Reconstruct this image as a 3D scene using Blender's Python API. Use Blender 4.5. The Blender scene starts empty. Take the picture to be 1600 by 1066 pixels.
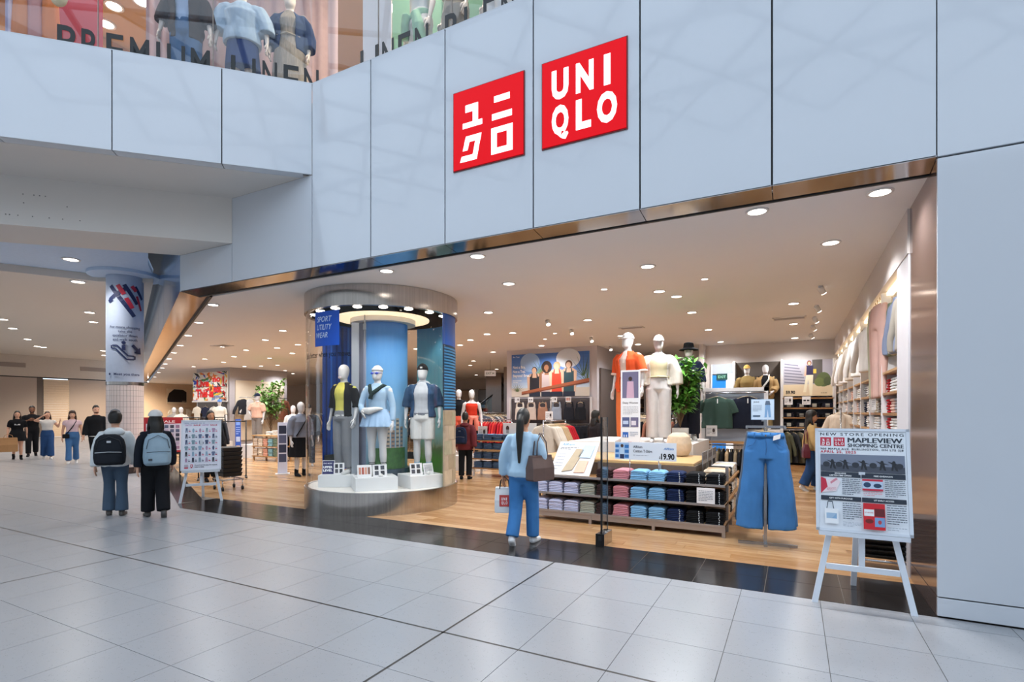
import bpy, bmesh, math, random
import numpy as np
from mathutils import Vector, Matrix, noise
random.seed(7)
S = bpy.context.scene
COL = S.collection
R = math.radians
PI = math.pi

# ------------------------------------------------------------------ camera, sky, exposure
CAM = (-0.987, -5.192, 1.6)
F_PX = 830.0
YAW = R(27.93)
cd = bpy.data.cameras.new('camera'); cam = bpy.data.objects.new('camera', cd); COL.objects.link(cam)
cd.sensor_width = 36; cd.lens = F_PX / 1600 * 36
cd.shift_y = (643 - 533) / 1600
cd.clip_end = 300
cam.location = CAM; cam.rotation_euler = (PI / 2, 0, YAW)
S.camera = cam

w = bpy.data.worlds.new('daylight'); S.world = w; w.use_nodes = True
bg = w.node_tree.nodes['Background']
bg.inputs['Color'].default_value = (0.70, 0.84, 1.0, 1); bg.inputs['Strength'].default_value = 1.92
S.view_settings.view_transform = 'Standard'; S.view_settings.look = 'None'
S.view_settings.exposure = 0.0; S.view_settings.gamma = 1.0; S.view_settings.use_curve_mapping = False
LAMP_W = 150.0         # watts of one shop downlight
S.cycles.max_bounces = 5; S.cycles.diffuse_bounces = 3; S.cycles.glossy_bounces = 3
S.cycles.transparent_max_bounces = 16; S.cycles.adaptive_threshold = 0.025; S.cycles.sample_clamp_indirect = 4.0

# ------------------------------------------------------------------ plan geometry
# world: X along the shop front (to the right), Y into the shop, Z up; the front stands on Y = 0
FW = (-math.sin(YAW), math.cos(YAW)); RT = (math.cos(YAW), math.sin(YAW))
def ray(px):
    s = (px - 800) / F_PX
    return FW[0] + s * RT[0], FW[1] + s * RT[1]
def D(px, d):                       # plan point at a distance d along a sight line
    a, b = ray(px); return CAM[0] + d * a, CAM[1] + d * b
def G(px, py):                      # plan point of a spot on the floor
    return D(px, F_PX * 1.6 / (py - 643))
def onY(px, Y):
    a, b = ray(px); return CAM[0] + (Y - CAM[1]) / b * a
def onX(px, X):
    a, b = ray(px); return CAM[1] + (X - CAM[0]) / a * b
def dep(x, y): return (x - CAM[0]) * FW[0] + (y - CAM[1]) * FW[1]
def Zat(py, d): return 1.6 + (643 - py) * d / F_PX
def toward_cam(x, y):               # turn so that local -Y looks at the camera
    return math.atan2(CAM[1] - y, CAM[0] - x) + PI / 2
def proj(x, y, z):
    d = dep(x, y); s = (x - CAM[0]) * RT[0] + (y - CAM[1]) * RT[1]
    return (800 + F_PX * s / d, 643 - F_PX * (z - 1.6) / d, d) if d > 0.05 else None

# ------------------------------------------------------------------ materials
def lin(c):
    c = c / 255.0
    return c / 12.92 if c <= 0.04045 else ((c + 0.055) / 1.055) ** 2.4
def rgb(h):
    if isinstance(h, str):
        h = h.lstrip('#'); h = [int(h[i:i + 2], 16) for i in (0, 2, 4)]
    return (lin(h[0]), lin(h[1]), lin(h[2]), 1.0)
_M = {}
def mat(name, c, rough=0.6, metal=0.0, var=0.06, scale=12.0, bump=0.0, bscale=200.0, spec=0.5, emit=0.0, coat=0.0, stretch=None):
    if name in _M: return _M[name]
    m = bpy.data.materials.new(name); m.use_nodes = True; _M[name] = m
    nt = m.node_tree; p = nt.nodes['Principled BSDF']
    p.inputs['Roughness'].default_value = rough; p.inputs['Metallic'].default_value = metal
    p.inputs['Specular IOR Level'].default_value = spec; p.inputs['Coat Weight'].default_value = coat
    c0 = rgb(c)
    tc = nt.nodes.new('ShaderNodeTexCoord'); src = tc.outputs['Object']
    if stretch:
        mp = nt.nodes.new('ShaderNodeMapping'); mp.inputs['Scale'].default_value = stretch
        nt.links.new(src, mp.inputs[0]); src = mp.outputs[0]
    n = nt.nodes.new('ShaderNodeTexNoise'); n.inputs['Scale'].default_value = scale; n.inputs['Detail'].default_value = 3
    nt.links.new(src, n.inputs['Vector'])
    mx = nt.nodes.new('ShaderNodeMix'); mx.data_type = 'RGBA'
    mx.inputs['A'].default_value = [v * (1 - var) for v in c0[:3]] + [1]
    mx.inputs['B'].default_value = [min(1, v * (1 + var)) for v in c0[:3]] + [1]
    nt.links.new(n.outputs['Fac'], mx.inputs['Factor']); nt.links.new(mx.outputs['Result'], p.inputs['Base Color'])
    if bump:
        n2 = nt.nodes.new('ShaderNodeTexNoise'); n2.inputs['Scale'].default_value = bscale
        nt.links.new(src, n2.inputs['Vector'])
        b = nt.nodes.new('ShaderNodeBump'); b.inputs['Strength'].default_value = bump; b.inputs['Distance'].default_value = 0.003
        nt.links.new(n2.outputs['Fac'], b.inputs['Height']); nt.links.new(b.outputs['Normal'], p.inputs['Normal'])
    if emit:
        p.inputs['Emission Color'].default_value = c0; p.inputs['Emission Strength'].default_value = emit
    return m
def fab(c, rough=0.9):
    return mat('fabric_' + str(c).lstrip('#'), c, rough, var=0.10, scale=9, bump=0.25, bscale=260, spec=0.2)
def plain(c, rough=0.5, metal=0.0):
    return mat('paint_%s_%d_%d' % (str(c).lstrip('#'), int(rough * 100), int(metal * 100)), c, rough, metal, var=0.03, scale=5)

def glass_mat(name, tint=(1, 1, 1), f0=0.06, rough=0.0):
    if name in _M: return _M[name]
    m = bpy.data.materials.new(name); m.use_nodes = True; _M[name] = m
    nt = m.node_tree; nt.nodes.remove(nt.nodes['Principled BSDF'])
    out = nt.nodes['Material Output']
    tr = nt.nodes.new('ShaderNodeBsdfTransparent'); tr.inputs[0].default_value = (*tint, 1)
    gl = nt.nodes.new('ShaderNodeBsdfGlossy'); gl.inputs['Roughness'].default_value = rough
    lw = nt.nodes.new('ShaderNodeLayerWeight'); lw.inputs[0].default_value = 0.5       # Schlick reflectance, the same from both sides of the pane
    pw_ = nt.nodes.new('ShaderNodeMath'); pw_.operation = 'POWER'; pw_.inputs[1].default_value = 5.0; nt.links.new(lw.outputs['Facing'], pw_.inputs[0])
    fr = nt.nodes.new('ShaderNodeMath'); fr.operation = 'MULTIPLY_ADD'; fr.inputs[1].default_value = 1 - f0; fr.inputs[2].default_value = f0; nt.links.new(pw_.outputs[0], fr.inputs[0])
    mx = nt.nodes.new('ShaderNodeMixShader')
    nt.links.new(fr.outputs[0], mx.inputs[0]); nt.links.new(tr.outputs[0], mx.inputs[1]); nt.links.new(gl.outputs[0], mx.inputs[2])
    nt.links.new(mx.outputs[0], out.inputs['Surface'])
    return m
def lamp_mat(name, c, s):
    if name in _M: return _M[name]
    m = bpy.data.materials.new(name); m.use_nodes = True; _M[name] = m
    p = m.node_tree.nodes['Principled BSDF']; p.inputs['Base Color'].default_value = (1, 1, 1, 1)
    p.inputs['Emission Color'].default_value = rgb(c); p.inputs['Emission Strength'].default_value = s
    return m
def print_mat(name='print', emit=0.0, rough=0.5):
    if name in _M: return _M[name]
    m = bpy.data.materials.new(name); m.use_nodes = True; _M[name] = m
    nt = m.node_tree; p = nt.nodes['Principled BSDF']; p.inputs['Roughness'].default_value = rough
    a = nt.nodes.new('ShaderNodeAttribute'); a.attribute_name = 'ink'
    nt.links.new(a.outputs['Color'], p.inputs['Base Color'])
    if emit:
        nt.links.new(a.outputs['Color'], p.inputs['Emission Color']); p.inputs['Emission Strength'].default_value = emit
    return m

def terrazzo():
    m = mat('terrazzo', '#9b9c9f', 0.27, var=0.05, scale=1.3, spec=0.45)
    nt = m.node_tree; p = nt.nodes['Principled BSDF']
    tc = [n for n in nt.nodes if n.type == 'TEX_COORD'][0]
    geo = nt.nodes.new('ShaderNodeNewGeometry')
    v = nt.nodes.new('ShaderNodeTexVoronoi'); v.inputs['Scale'].default_value = 90; nt.links.new(geo.outputs['Position'], v.inputs['Vector'])
    cr = nt.nodes.new('ShaderNodeValToRGB'); cr.color_ramp.interpolation = 'LINEAR'
    e = cr.color_ramp.elements; e[0].position = 0.0; e[0].color = (0.30, 0.29, 0.27, 1); e[1].position = 0.30; e[1].color = (1, 1, 1, 1)
    nt.links.new(v.outputs['Distance'], cr.inputs['Fac'])
    v2 = nt.nodes.new('ShaderNodeTexNoise'); v2.inputs['Scale'].default_value = 25; nt.links.new(geo.outputs['Position'], v2.inputs['Vector'])
    cr2 = nt.nodes.new('ShaderNodeValToRGB'); cr2.color_ramp.elements[0].position = 0.50; cr2.color_ramp.elements[0].color = (0, 0, 0, 1)
    cr2.color_ramp.elements[1].position = 0.62; cr2.color_ramp.elements[1].color = (1, 1, 1, 1)
    nt.links.new(v2.outputs['Fac'], cr2.inputs['Fac'])
    mul = nt.nodes.new('ShaderNodeMix'); mul.data_type = 'RGBA'; mul.blend_type = 'MULTIPLY'
    old = p.inputs['Base Color'].links[0].from_socket
    nt.links.new(cr2.outputs['Color'], mul.inputs['Factor'])
    nt.links.new(old, mul.inputs['A']); nt.links.new(cr.outputs['Color'], mul.inputs['B'])
    nt.links.new(mul.outputs['Result'], p.inputs['Base Color'])
    return m
def wood(name, c, dark, rough=0.35):
    m = mat(name, c, rough, var=0.0)
    nt = m.node_tree; p = nt.nodes['Principled BSDF']
    geo = nt.nodes.new('ShaderNodeNewGeometry'); mp = nt.nodes.new('ShaderNodeMapping'); mp.inputs['Scale'].default_value = (1.2, 14, 14)
    oi = nt.nodes.new('ShaderNodeObjectInfo')
    nt.links.new(geo.outputs['Position'], mp.inputs[0])
    n = nt.nodes.new('ShaderNodeTexNoise'); n.inputs['Scale'].default_value = 2.2; n.inputs['Detail'].default_value = 5; n.inputs['Distortion'].default_value = 0.8
    nt.links.new(mp.outputs[0], n.inputs['Vector'])
    ri = nt.nodes.new('ShaderNodeMath'); ri.operation = 'ADD'
    isl = geo.outputs['Random Per Island']
    ad = nt.nodes.new('ShaderNodeMath'); ad.operation = 'ADD'; nt.links.new(oi.outputs['Random'], ad.inputs[0]); nt.links.new(isl, ad.inputs[1])
    fr = nt.nodes.new('ShaderNodeMath'); fr.operation = 'FRACT'; nt.links.new(ad.outputs[0], fr.inputs[0])
    sc = nt.nodes.new('ShaderNodeMath'); sc.operation = 'MULTIPLY_ADD'; sc.inputs[1].default_value = 0.55; sc.inputs[2].default_value = -0.28
    nt.links.new(fr.outputs[0], sc.inputs[0])
    nt.links.new(n.outputs['Fac'], ri.inputs[0]); nt.links.new(sc.outputs[0], ri.inputs[1])
    cr = nt.nodes.new('ShaderNodeValToRGB'); e = cr.color_ramp.elements
    e[0].position = 0.25; e[0].color = rgb(dark); e[1].position = 0.75; e[1].color = rgb(c)
    nt.links.new(ri.outputs[0], cr.inputs['Fac']); nt.links.new(cr.outputs['Color'], p.inputs['Base Color'])
    return m

# ------------------------------------------------------------------ mesh building
class B:
    def __init__(s): s.v = []; s.f = []; s.mi = []; s.m = 0
    def add(s, vs, fs):
        o = len(s.v); s.v += [tuple(p) for p in vs]
        for f in fs: s.f.append(tuple(i + o for i in f)); s.mi.append(s.m)
        return s
    def box(s, x0, x1, y0, y1, z0, z1):
        return s.add([(x0, y0, z0), (x1, y0, z0), (x1, y1, z0), (x0, y1, z0), (x0, y0, z1), (x1, y0, z1), (x1, y1, z1), (x0, y1, z1)],
                     [(0, 3, 2, 1), (4, 5, 6, 7), (0, 1, 5, 4), (1, 2, 6, 5), (2, 3, 7, 6), (3, 0, 4, 7)])
    def cbox(s, c, sx, sy, sz): return s.box(c[0] - sx / 2, c[0] + sx / 2, c[1] - sy / 2, c[1] + sy / 2, c[2] - sz / 2, c[2] + sz / 2)
    def prism(s, pts, z0, z1):      # plan polygon, counter-clockwise
        n = len(pts)
        return s.add([(x, y, z0) for x, y in pts] + [(x, y, z1) for x, y in pts],
                     [tuple(range(n - 1, -1, -1)), tuple(range(n, 2 * n))] + [(i, (i + 1) % n, n + (i + 1) % n, n + i) for i in range(n)])
    def plate(s, pts, y0, y1):      # outline in X,Z given a thickness along Y (front at y0), counter-clockwise seen from -Y
        n = len(pts)
        return s.add([(x, y0, z) for x, z in pts] + [(x, y1, z) for x, z in pts],
                     [tuple(range(n)), tuple(range(2 * n - 1, n - 1, -1))] + [(i, n + i, n + (i + 1) % n, (i + 1) % n) for i in range(n)])
    def loft(s, rings, cap=True):
        n = len(rings[0]); vs = [p for r in rings for p in r]; fs = []
        for k in range(len(rings) - 1):
            for i in range(n):
                j = (i + 1) % n; fs.append((k * n + i, k * n + j, (k + 1) * n + j, (k + 1) * n + i))
        if cap: fs += [tuple(range(n - 1, -1, -1)), tuple((len(rings) - 1) * n + i for i in range(n))]
        return s.add(vs, fs)
    def tube(s, pts, rad, n=10, cap=True, flat=1.0):
        pts = [Vector(p) for p in pts]; rings = []
        if not isinstance(rad, (list, tuple)): rad = [rad] * len(pts)
        up = None
        for i, p in enumerate(pts):
            t = (pts[min(i + 1, len(pts) - 1)] - pts[max(i - 1, 0)]).normalized()
            if up is None:
                up = Vector((0, 1, 0)) if abs(t.y) < 0.9 else Vector((1, 0, 0))
            a = t.cross(up)
            a = a.normalized() if a.length > 1e-6 else Vector((1, 0, 0))
            b = t.cross(a).normalized(); up = -b if (-b).dot(up) > 0 else b
            a = t.cross(up).normalized()
            rings.append([p + a * (rad[i] * math.cos(2 * PI * k / n)) - up * (rad[i] * flat * math.sin(2 * PI * k / n)) for k in range(n)])
        return s.loft(rings, cap)
    def cyl(s, x, y, z0, z1, r, n=20, r1=None): return s.lathe([(r, z0), (r if r1 is None else r1, z1)], n, (x, y, 0))
    def lathe(s, prof, n=24, o=(0, 0, 0), a0=0, a1=2 * PI, cap=True):
        full = abs(a1 - a0 - 2 * PI) < 1e-6
        if full:
            return s.loft([[(o[0] + r * math.cos(a0 + 2 * PI * k / n), o[1] + r * math.sin(a0 + 2 * PI * k / n), o[2] + z) for k in range(n)] for r, z in prof], cap)
        # partial sweep: profile is a closed loop
        secs = [[(o[0] + r * math.cos(a), o[1] + r * math.sin(a), o[2] + z) for r, z in prof] for a in [a0 + (a1 - a0) * k / n for k in range(n + 1)]]
        return s.loft(secs, True)
    def ell(s, c, rx, ry, rz, n=12, m=8):
        rings = []
        for k in range(m + 1):
            t = -PI / 2 + PI * k / m; cr = max(math.cos(t), 0.02)
            rings.append([(c[0] + rx * cr * math.cos(2 * PI * i / n), c[1] + ry * cr * math.sin(2 * PI * i / n), c[2] + rz * math.sin(t)) for i in range(n)])
        return s.loft(rings)
    def mesh(s, name, mats, smooth=False):
        me = bpy.data.meshes.new(name); me.from_pydata(s.v, [], s.f)
        for m in (mats if isinstance(mats, (list, tuple)) else [mats]): me.materials.append(m)
        if len(me.materials) > 1: me.polygons.foreach_set('material_index', s.mi)
        if smooth: me.polygons.foreach_set('use_smooth', [True] * len(me.polygons))
        me.update(); return me

def tag(o, label=None, cat=None, group=None, kind=None):
    if label: o['label'] = label
    if cat: o['category'] = cat
    if group: o['group'] = group
    if kind: o['kind'] = kind
    return o
def obj(name, b, m=None, parent=None, loc=(0, 0, 0), rz=0.0, smooth=False, bevel=0.0, auto=None):
    me = b if isinstance(b, bpy.types.Mesh) else b.mesh(name, m, smooth)
    o = bpy.data.objects.new(name, me); COL.objects.link(o)
    o.location = loc; o.rotation_euler = (0, 0, rz)
    if parent is not None: o.parent = parent
    if auto:
        for p in me.polygons: p.use_smooth = True
        me.set_sharp_from_angle(angle=R(auto))
    if bevel:
        bv = o.modifiers.new('bevel', 'BEVEL'); bv.width = bevel; bv.segments = 2; bv.limit_method = 'ANGLE'; bv.angle_limit = R(40)
    return o
def recolor(o, m):                  # a copy that shares its mesh takes its own material
    if not o.data.materials: return o
    o.material_slots[0].link = 'OBJECT'; o.material_slots[0].material = m
    return o
def thing(name, label, cat, loc=(0, 0, 0), rz=0.0, group=None, kind=None):
    o = bpy.data.objects.new(name, None); COL.objects.link(o); o.empty_display_size = 0.1
    o.location = loc; o.rotation_euler = (0, 0, rz)
    return tag(o, label, cat, group, kind)
def copy_tree(o, parent=None):
    c = o.copy(); COL.objects.link(c); c.parent = parent
    for ch in o.children: copy_tree(ch, c)
    return c
def struct(name, b, m, parent=None, **k):
    o = obj(name, b, m, parent, **k)
    if parent is None: o['kind'] = 'structure'
    return o
def sroot(name):
    o = bpy.data.objects.new(name, None); COL.objects.link(o); o['kind'] = 'structure'; return o

# voxel-merged organic shapes: closed shells in a B become one continuous skin
_tmp = bpy.data.scenes.new('workbench')
def bench():
    vl = _tmp.view_layers[0]; vl.update()
    if vl.depsgraph is not None: return vl.depsgraph
    with bpy.context.temp_override(scene=_tmp, view_layer=vl): return bpy.context.evaluated_depsgraph_get()
def fuse(b, name, mats, voxel=0.014, smooth=3, wrinkle=0.0, wscale=(9, 9, 4), seed=0, extra=None):
    me = b.mesh(name + '_raw', [])
    o = bpy.data.objects.new('raw', me); _tmp.collection.objects.link(o)
    md = o.modifiers.new('r', 'REMESH'); md.mode = 'VOXEL'; md.voxel_size = voxel
    if smooth:
        sm = o.modifiers.new('s', 'SMOOTH'); sm.iterations = smooth; sm.factor = 0.5
    dg = bench()
    out = bpy.data.meshes.new_from_object(o.evaluated_get(dg)); out.name = name
    bpy.data.objects.remove(o); bpy.data.meshes.remove(me)
    if wrinkle:
        n = len(out.vertices); co = np.empty(n * 3, 'f'); no = np.empty(n * 3, 'f')
        out.vertices.foreach_get('co', co); out.vertices.foreach_get('normal', no); co = co.reshape(-1, 3); no = no.reshape(-1, 3)
        q = co * np.array(wscale, 'f') + np.array((seed * 3.7, seed * 1.3, seed * 2.1), 'f')
        kk = np.array([noise.noise(p) + 0.5 * noise.noise((p[0] * 2.1, p[1] * 2.1, p[2] * 2.1)) for p in q.tolist()], 'f')
        out.vertices.foreach_set('co', (co + no * (wrinkle * kk)[:, None]).ravel())
    out.materials.clear()
    for m in (mats if isinstance(mats, (list, tuple)) else [mats]): out.materials.append(m)
    if extra is not None:           # details that keep their own material
        bm = bmesh.new(); bm.from_mesh(out); e = extra.mesh('e', [_M_dummy] * 4); bm.from_mesh(e); bm.to_mesh(out); bm.free(); bpy.data.meshes.remove(e)
    out.polygons.foreach_set('use_smooth', [True] * len(out.polygons)); out.update()
    return out
_M_dummy = mat('dummy', '#ffffff')

# lettering and flat print: one sheet of inked faces on a board
_txt = {}
def text_mesh(body, bold=0.0, spacing=1.0, shear=0.0):
    key = (body, bold, spacing, shear)
    if key in _txt: return _txt[key]
    cu = bpy.data.curves.new('t', 'FONT'); cu.body = body; cu.size = 1.0; cu.offset = bold; cu.space_character = spacing; cu.shear = shear
    cu.resolution_u = 3
    o = bpy.data.objects.new('t', cu); _tmp.collection.objects.link(o)
    dg = bench()
    me = bpy.data.meshes.new_from_object(o.evaluated_get(dg))
    vs = [(v.co.x, v.co.y) for v in me.vertices]; fs = [tuple(p.vertices) for p in me.polygons]
    bpy.data.objects.remove(o); bpy.data.curves.remove(cu); bpy.data.meshes.remove(me)
    _txt[key] = (vs, fs); return vs, fs
ORD = ['first', 'second', 'third', 'fourth', 'fifth', 'sixth', 'seventh', 'eighth', 'ninth', 'tenth', 'eleventh', 'twelfth', 'thirteenth', 'fourteenth', 'fifteenth', 'sixteenth', 'seventeenth', 'eighteenth', 'nineteenth', 'twentieth'] + [a + '-' + b for a in ('twenty', 'thirty') for b in ('first', 'second', 'third', 'fourth', 'fifth', 'sixth', 'seventh', 'eighth', 'ninth')]
def rank_labels(things, marks, text):      # tell look-alikes apart by the landmark they are nearest to
    near = {}
    for o in things:
        x, y = o.location.x, o.location.y
        k = min(marks, key=lambda m: (m[1] - x) ** 2 + (m[2] - y) ** 2); near.setdefault(k, []).append(((k[1] - x) ** 2 + (k[2] - y) ** 2, o))
    for k, l in near.items():
        l.sort(key=lambda e: e[0])
        for i, (_, o) in enumerate(l): o['label'] = '%s, %s to the %s' % (text, 'nearest' if i == 0 else ORD[i] + ' nearest', k[0])
class Sheet:
    # coordinates: x right, y up, in fractions of the width and height given
    def __init__(s, w, h): s.w = w; s.h = h; s.v = []; s.f = []; s.c = []; s.k = 0
    def _add(s, pts, fs, c):
        s.k += 1; o = len(s.v); z = -0.0006 - 0.00012 * s.k
        s.v += [(x, z, y) for x, y in pts]
        for f in fs: s.f.append(tuple(i + o for i in f)); s.c.append(rgb(c))
    def rect(s, x0, y0, x1, y1, c):
        W, H = s.w, s.h; s._add([(x0 * W, y0 * H), (x1 * W, y0 * H), (x1 * W, y1 * H), (x0 * W, y1 * H)], [(0, 1, 2, 3)], c); return s
    def poly(s, pts, c): s._add([(x * s.w, y * s.h) for x, y in pts], [tuple(range(len(pts)))], c); return s
    def disc(s, x, y, rx, ry, c, n=18): return s.poly([(x + rx * math.cos(2 * PI * i / n), y + ry * math.sin(2 * PI * i / n)) for i in range(n)], c)
    def text(s, body, x, y, h, c, w=None, bold=0.02, align='l', shear=0.0, spacing=1.0):
        vs, fs = text_mesh(body, bold, spacing, shear)
        if not vs: return s
        x0 = min(v[0] for v in vs); x1 = max(v[0] for v in vs); k = h * s.h / 0.70
        kx = k if w is None else w * s.w / (x1 - x0)
        wd = (x1 - x0) * kx; ox = x * s.w - (wd / 2 if align == 'c' else wd if align == 'r' else 0)
        s._add([((vx - x0) * kx + ox, vy * k + y * s.h) for vx, vy in vs], fs, c); return s
    def lines(s, x0, y0, x1, y1, n, c, t=0.4):
        for i in range(n):
            yy = y1 - (y1 - y0) * (i + 0.5) / n; hh = (y1 - y0) / n * t / 2
            e = x1 if i < n - 1 else x0 + (x1 - x0) * 0.6
            x = x0
            while x < e - 1e-4:
                ww = (x1 - x0) * random.uniform(0.08, 0.26); s.rect(x, yy - hh, min(x + ww, e), yy + hh, c); x += ww + (x1 - x0) * 0.03
        return s
    def build(s, name, parent, loc=(0, 0, 0), rz=0, m=None):
        me = bpy.data.meshes.new(name); me.from_pydata(s.v, [], s.f); me.materials.append(m or print_mat())
        at = me.attributes.new('ink', 'FLOAT_COLOR', 'FACE')
        flat = []
        for c in s.c: flat += list(c)
        at.data.foreach_set('color', flat); me.update()
        o = bpy.data.objects.new(name, me); COL.objects.link(o); o.parent = parent; o.location = loc; o.rotation_euler = (0, 0, rz)
        return o
def uniqlo_jp(s, x, y, w, h, c='#ffffff'):        # the four katakana strokes in a square x..x+w
    def q(*p): s.poly([(x + a * w, y + b * h) for a, b in p], c)
    q((.18, .80), (.37, .80), (.37, .705), (.18, .705)); q((.29, .74), (.37, .74), (.37, .57), (.29, .57)); q((.14, .575), (.43, .575), (.43, .485 + .02), (.14, .485 + .02))
    q((.60, .80), (.82, .80), (.82, .72), (.60, .72)); q((.57, .585), (.85, .585), (.85, .505), (.57, .505))
    q((.19, .40), (.42, .40), (.405, .32), (.165, .32)); q((.19, .40), (.265, .40), (.215, .22), (.14, .22)); q((.345, .40), (.42, .40), (.35, .08), (.275, .08)); q((.125, .155), (.36, .155), (.35, .08), (.10, .08))
    q((.56, .41), (.86, .41), (.86, .335), (.56, .335)); q((.56, .155), (.86, .155), (.86, .08), (.56, .08)); q((.56, .41), (.64, .41), (.64, .08), (.56, .08)); q((.78, .41), (.86, .41), (.86, .08), (.78, .08))
def uniqlo_en(s, x, y, w, h, c='#ffffff', bold=0.02):
    for t, a, b, ww in (('U', .12, .55, .21), ('N', .42, .55, .21), ('I', .75, .55, .075), ('Q', .12, .13, .21), ('L', .42, .13, .18), ('O', .67, .13, .23)):
        s.text(t, x + a * w, y + b * h, .31 * h, c, w=ww * w, bold=bold)
# ------------------------------------------------------------------ floors
CEIL = 3.55
P0 = Vector((-9.96, 0)); Q = Vector((-0.899, 0.438)); NQ = Vector((0.438, 0.899))
WHITE = mat('white_panel', '#d3d7de', 0.12, var=0.02, scale=0.8, spec=0.45, coat=0.6)
PLASTER = mat('plaster', '#ded8d2', 0.85, var=0.02, scale=2)
SHOPWALL = mat('shop_wall', '#d9d0cb', 0.8, var=0.02, scale=2)
CHROME = mat('polished_metal', '#8f8c8d', 0.10, 1.0, var=0.05, scale=1.5, bump=0.06, bscale=2.5)
STEEL = mat('brushed_steel', '#c2beba', 0.22, 1.0, var=0.28, scale=5, stretch=(9, 9, 0.03))  # upright streaks of reflection are painted into the steel colour
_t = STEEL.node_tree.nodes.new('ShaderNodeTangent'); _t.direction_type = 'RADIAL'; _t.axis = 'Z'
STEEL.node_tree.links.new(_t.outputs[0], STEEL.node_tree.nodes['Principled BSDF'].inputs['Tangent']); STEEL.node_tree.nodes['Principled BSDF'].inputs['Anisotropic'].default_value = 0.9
DARK = plain('#1b1b1d', 0.5)
GREYM = plain('#8d8f93', 0.35, 0.6)
WHITEP = plain('#eceaea', 0.45)
def clip(poly, nx, ny, c):          # keep nx*x + ny*y <= c
    out = []
    for i in range(len(poly)):
        a, b = poly[i], poly[(i + 1) % len(poly)]
        da, db = nx * a[0] + ny * a[1] - c, nx * b[0] + ny * b[1] - c
        if da <= 0: out.append(a)
        if (da < 0) != (db < 0) and abs(da - db) > 1e-9:
            t = da / (da - db); out.append((a[0] + (b[0] - a[0]) * t, a[1] + (b[1] - a[1]) * t))
    return out
def seen_area(poly):
    ps = [proj(x, y, 0) for x, y in poly]
    if any(p is None for p in ps): return 0
    cx = sum(p[0] for p in ps) / len(ps); cy = sum(p[1] for p in ps) / len(ps)
    if cx < -40 or cx > 1640 or cy > 1110: return 0
    return abs(sum(ps[i][0] * ps[(i + 1) % len(ps)][1] - ps[(i + 1) % len(ps)][0] * ps[i][1] for i in range(len(ps)))) / 2
def lay(root, pieces, name, rest, m, z0, z1, keep=300, lift=0.0):
    pieces = [p for p in pieces if len(p) > 2]
    pieces.sort(key=seen_area, reverse=True)
    for p in pieces[:keep]:
        cx = sum(a for a, _ in p) / len(p); cy = sum(b for _, b in p) / len(p)
        obj(name, B().prism([(a - cx, b - cy) for a, b in p], z0, z1 + random.uniform(0, lift)), m, root, (cx, cy, 0))
    b = B()
    for p in pieces[keep:]: b.prism(p, z0, z1)
    if b.v: tag(obj(rest, b, m, root), kind='stuff')

TERR = terrazzo()
fl = struct('floor', B().box(-42, 10, -18, 24, -0.25, -0.004), plain('#4a4744', 0.7), auto=None)
tiles = []; T = 0.61
for i in range(-64, 22):
    for j in range(-26, 36):
        x0 = -3.23 + T * i; y0 = -2.025 + T * j
        if x0 < -42 or x0 > 9: continue
        l = 0.010 if i % 7 == 0 else 0.0022; r_ = 0.010 if (i + 1) % 7 == 0 else 0.0022
        d_ = 0.010 if j % 7 == 0 else 0.0022; u_ = 0.010 if (j + 1) % 7 == 0 else 0.0022
        p = [(x0 + l, y0 + d_), (x0 + T - r_, y0 + d_), (x0 + T - r_, y0 + T - u_), (x0 + l, y0 + T - u_)]
        if x0 + T / 2 > P0.x: p = clip(p, 0, 1, -0.002)
        else: p = clip(p, NQ.x, NQ.y, NQ.dot(P0) - 0.002)
        if len(p) > 2 and min(q[1] for q in p) < 18: tiles.append(p)
lay(fl, tiles, 'floor_tile', 'distant_tiles', TERR, -0.02, 0.0)
# inlaid black dividing strips
BLK = plain('#191817', 0.4)
b = B(); b.box(-42, 10, -2.025 - 0.0095, -2.025 + 0.0095, -0.01, -0.0005); obj('divider_strip', b, BLK, fl)
for k in (-2, -1, 0, 1):
    X = -3.23 + 4.27 * k
    y1 = -0.004 if X > P0.x else P0.y + (P0.x - X) * 0.487 - 0.01
    b = B(); b.box(X - 0.0095, X + 0.0095, -18, y1, -0.01, -0.0005); obj('divider_strip', b, BLK, fl)

DKT = mat('black_granite', '#262322', 0.16, var=0.25, scale=30, spec=0.5)
th = sroot('floor_threshold')
obj('threshold_bed', B().prism([(0, 0), (0, 0.9), (-10.55, 0.9), (-42, 16.2), (-42, 15.8), (P0.x, 0)], -0.2, -0.003), plain('#6b635c', 0.7), th)
pcs = []
for i in range(-17, 1):
    x0 = -3.23 + T * (i + 5.3); x1 = x0 + T - 0.005
    for ya, yb in ((0.003, 0.447), (0.453, 0.897)):
        p = clip([(x0, ya), (x1, ya), (x1, yb), (x0, yb)], 1, 0, -0.002)
        p = clip(p, -NQ.x, -NQ.y, -NQ.dot(P0) - 0.003); pcs.append(p)
for k in range(52):
    a = P0 + Q * (0.62 * k) + NQ * 0.004; b_ = P0 + Q * (0.62 * (k + 1) - 0.006) + NQ * 0.004
    p = [(a + NQ * 0.40), a, b_, (b_ + NQ * 0.40)]; p = [(v.x, v.y) for v in p][::-1]
    p = clip(p, 1, 0, -10.0 if k < 2 else 0)
    if k == 0: p = []
    pcs.append(p)
lay(th, [p for p in pcs if len(p) > 2], 'threshold_tile', 'distant_threshold', DKT, -0.02, 0.001)

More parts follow.
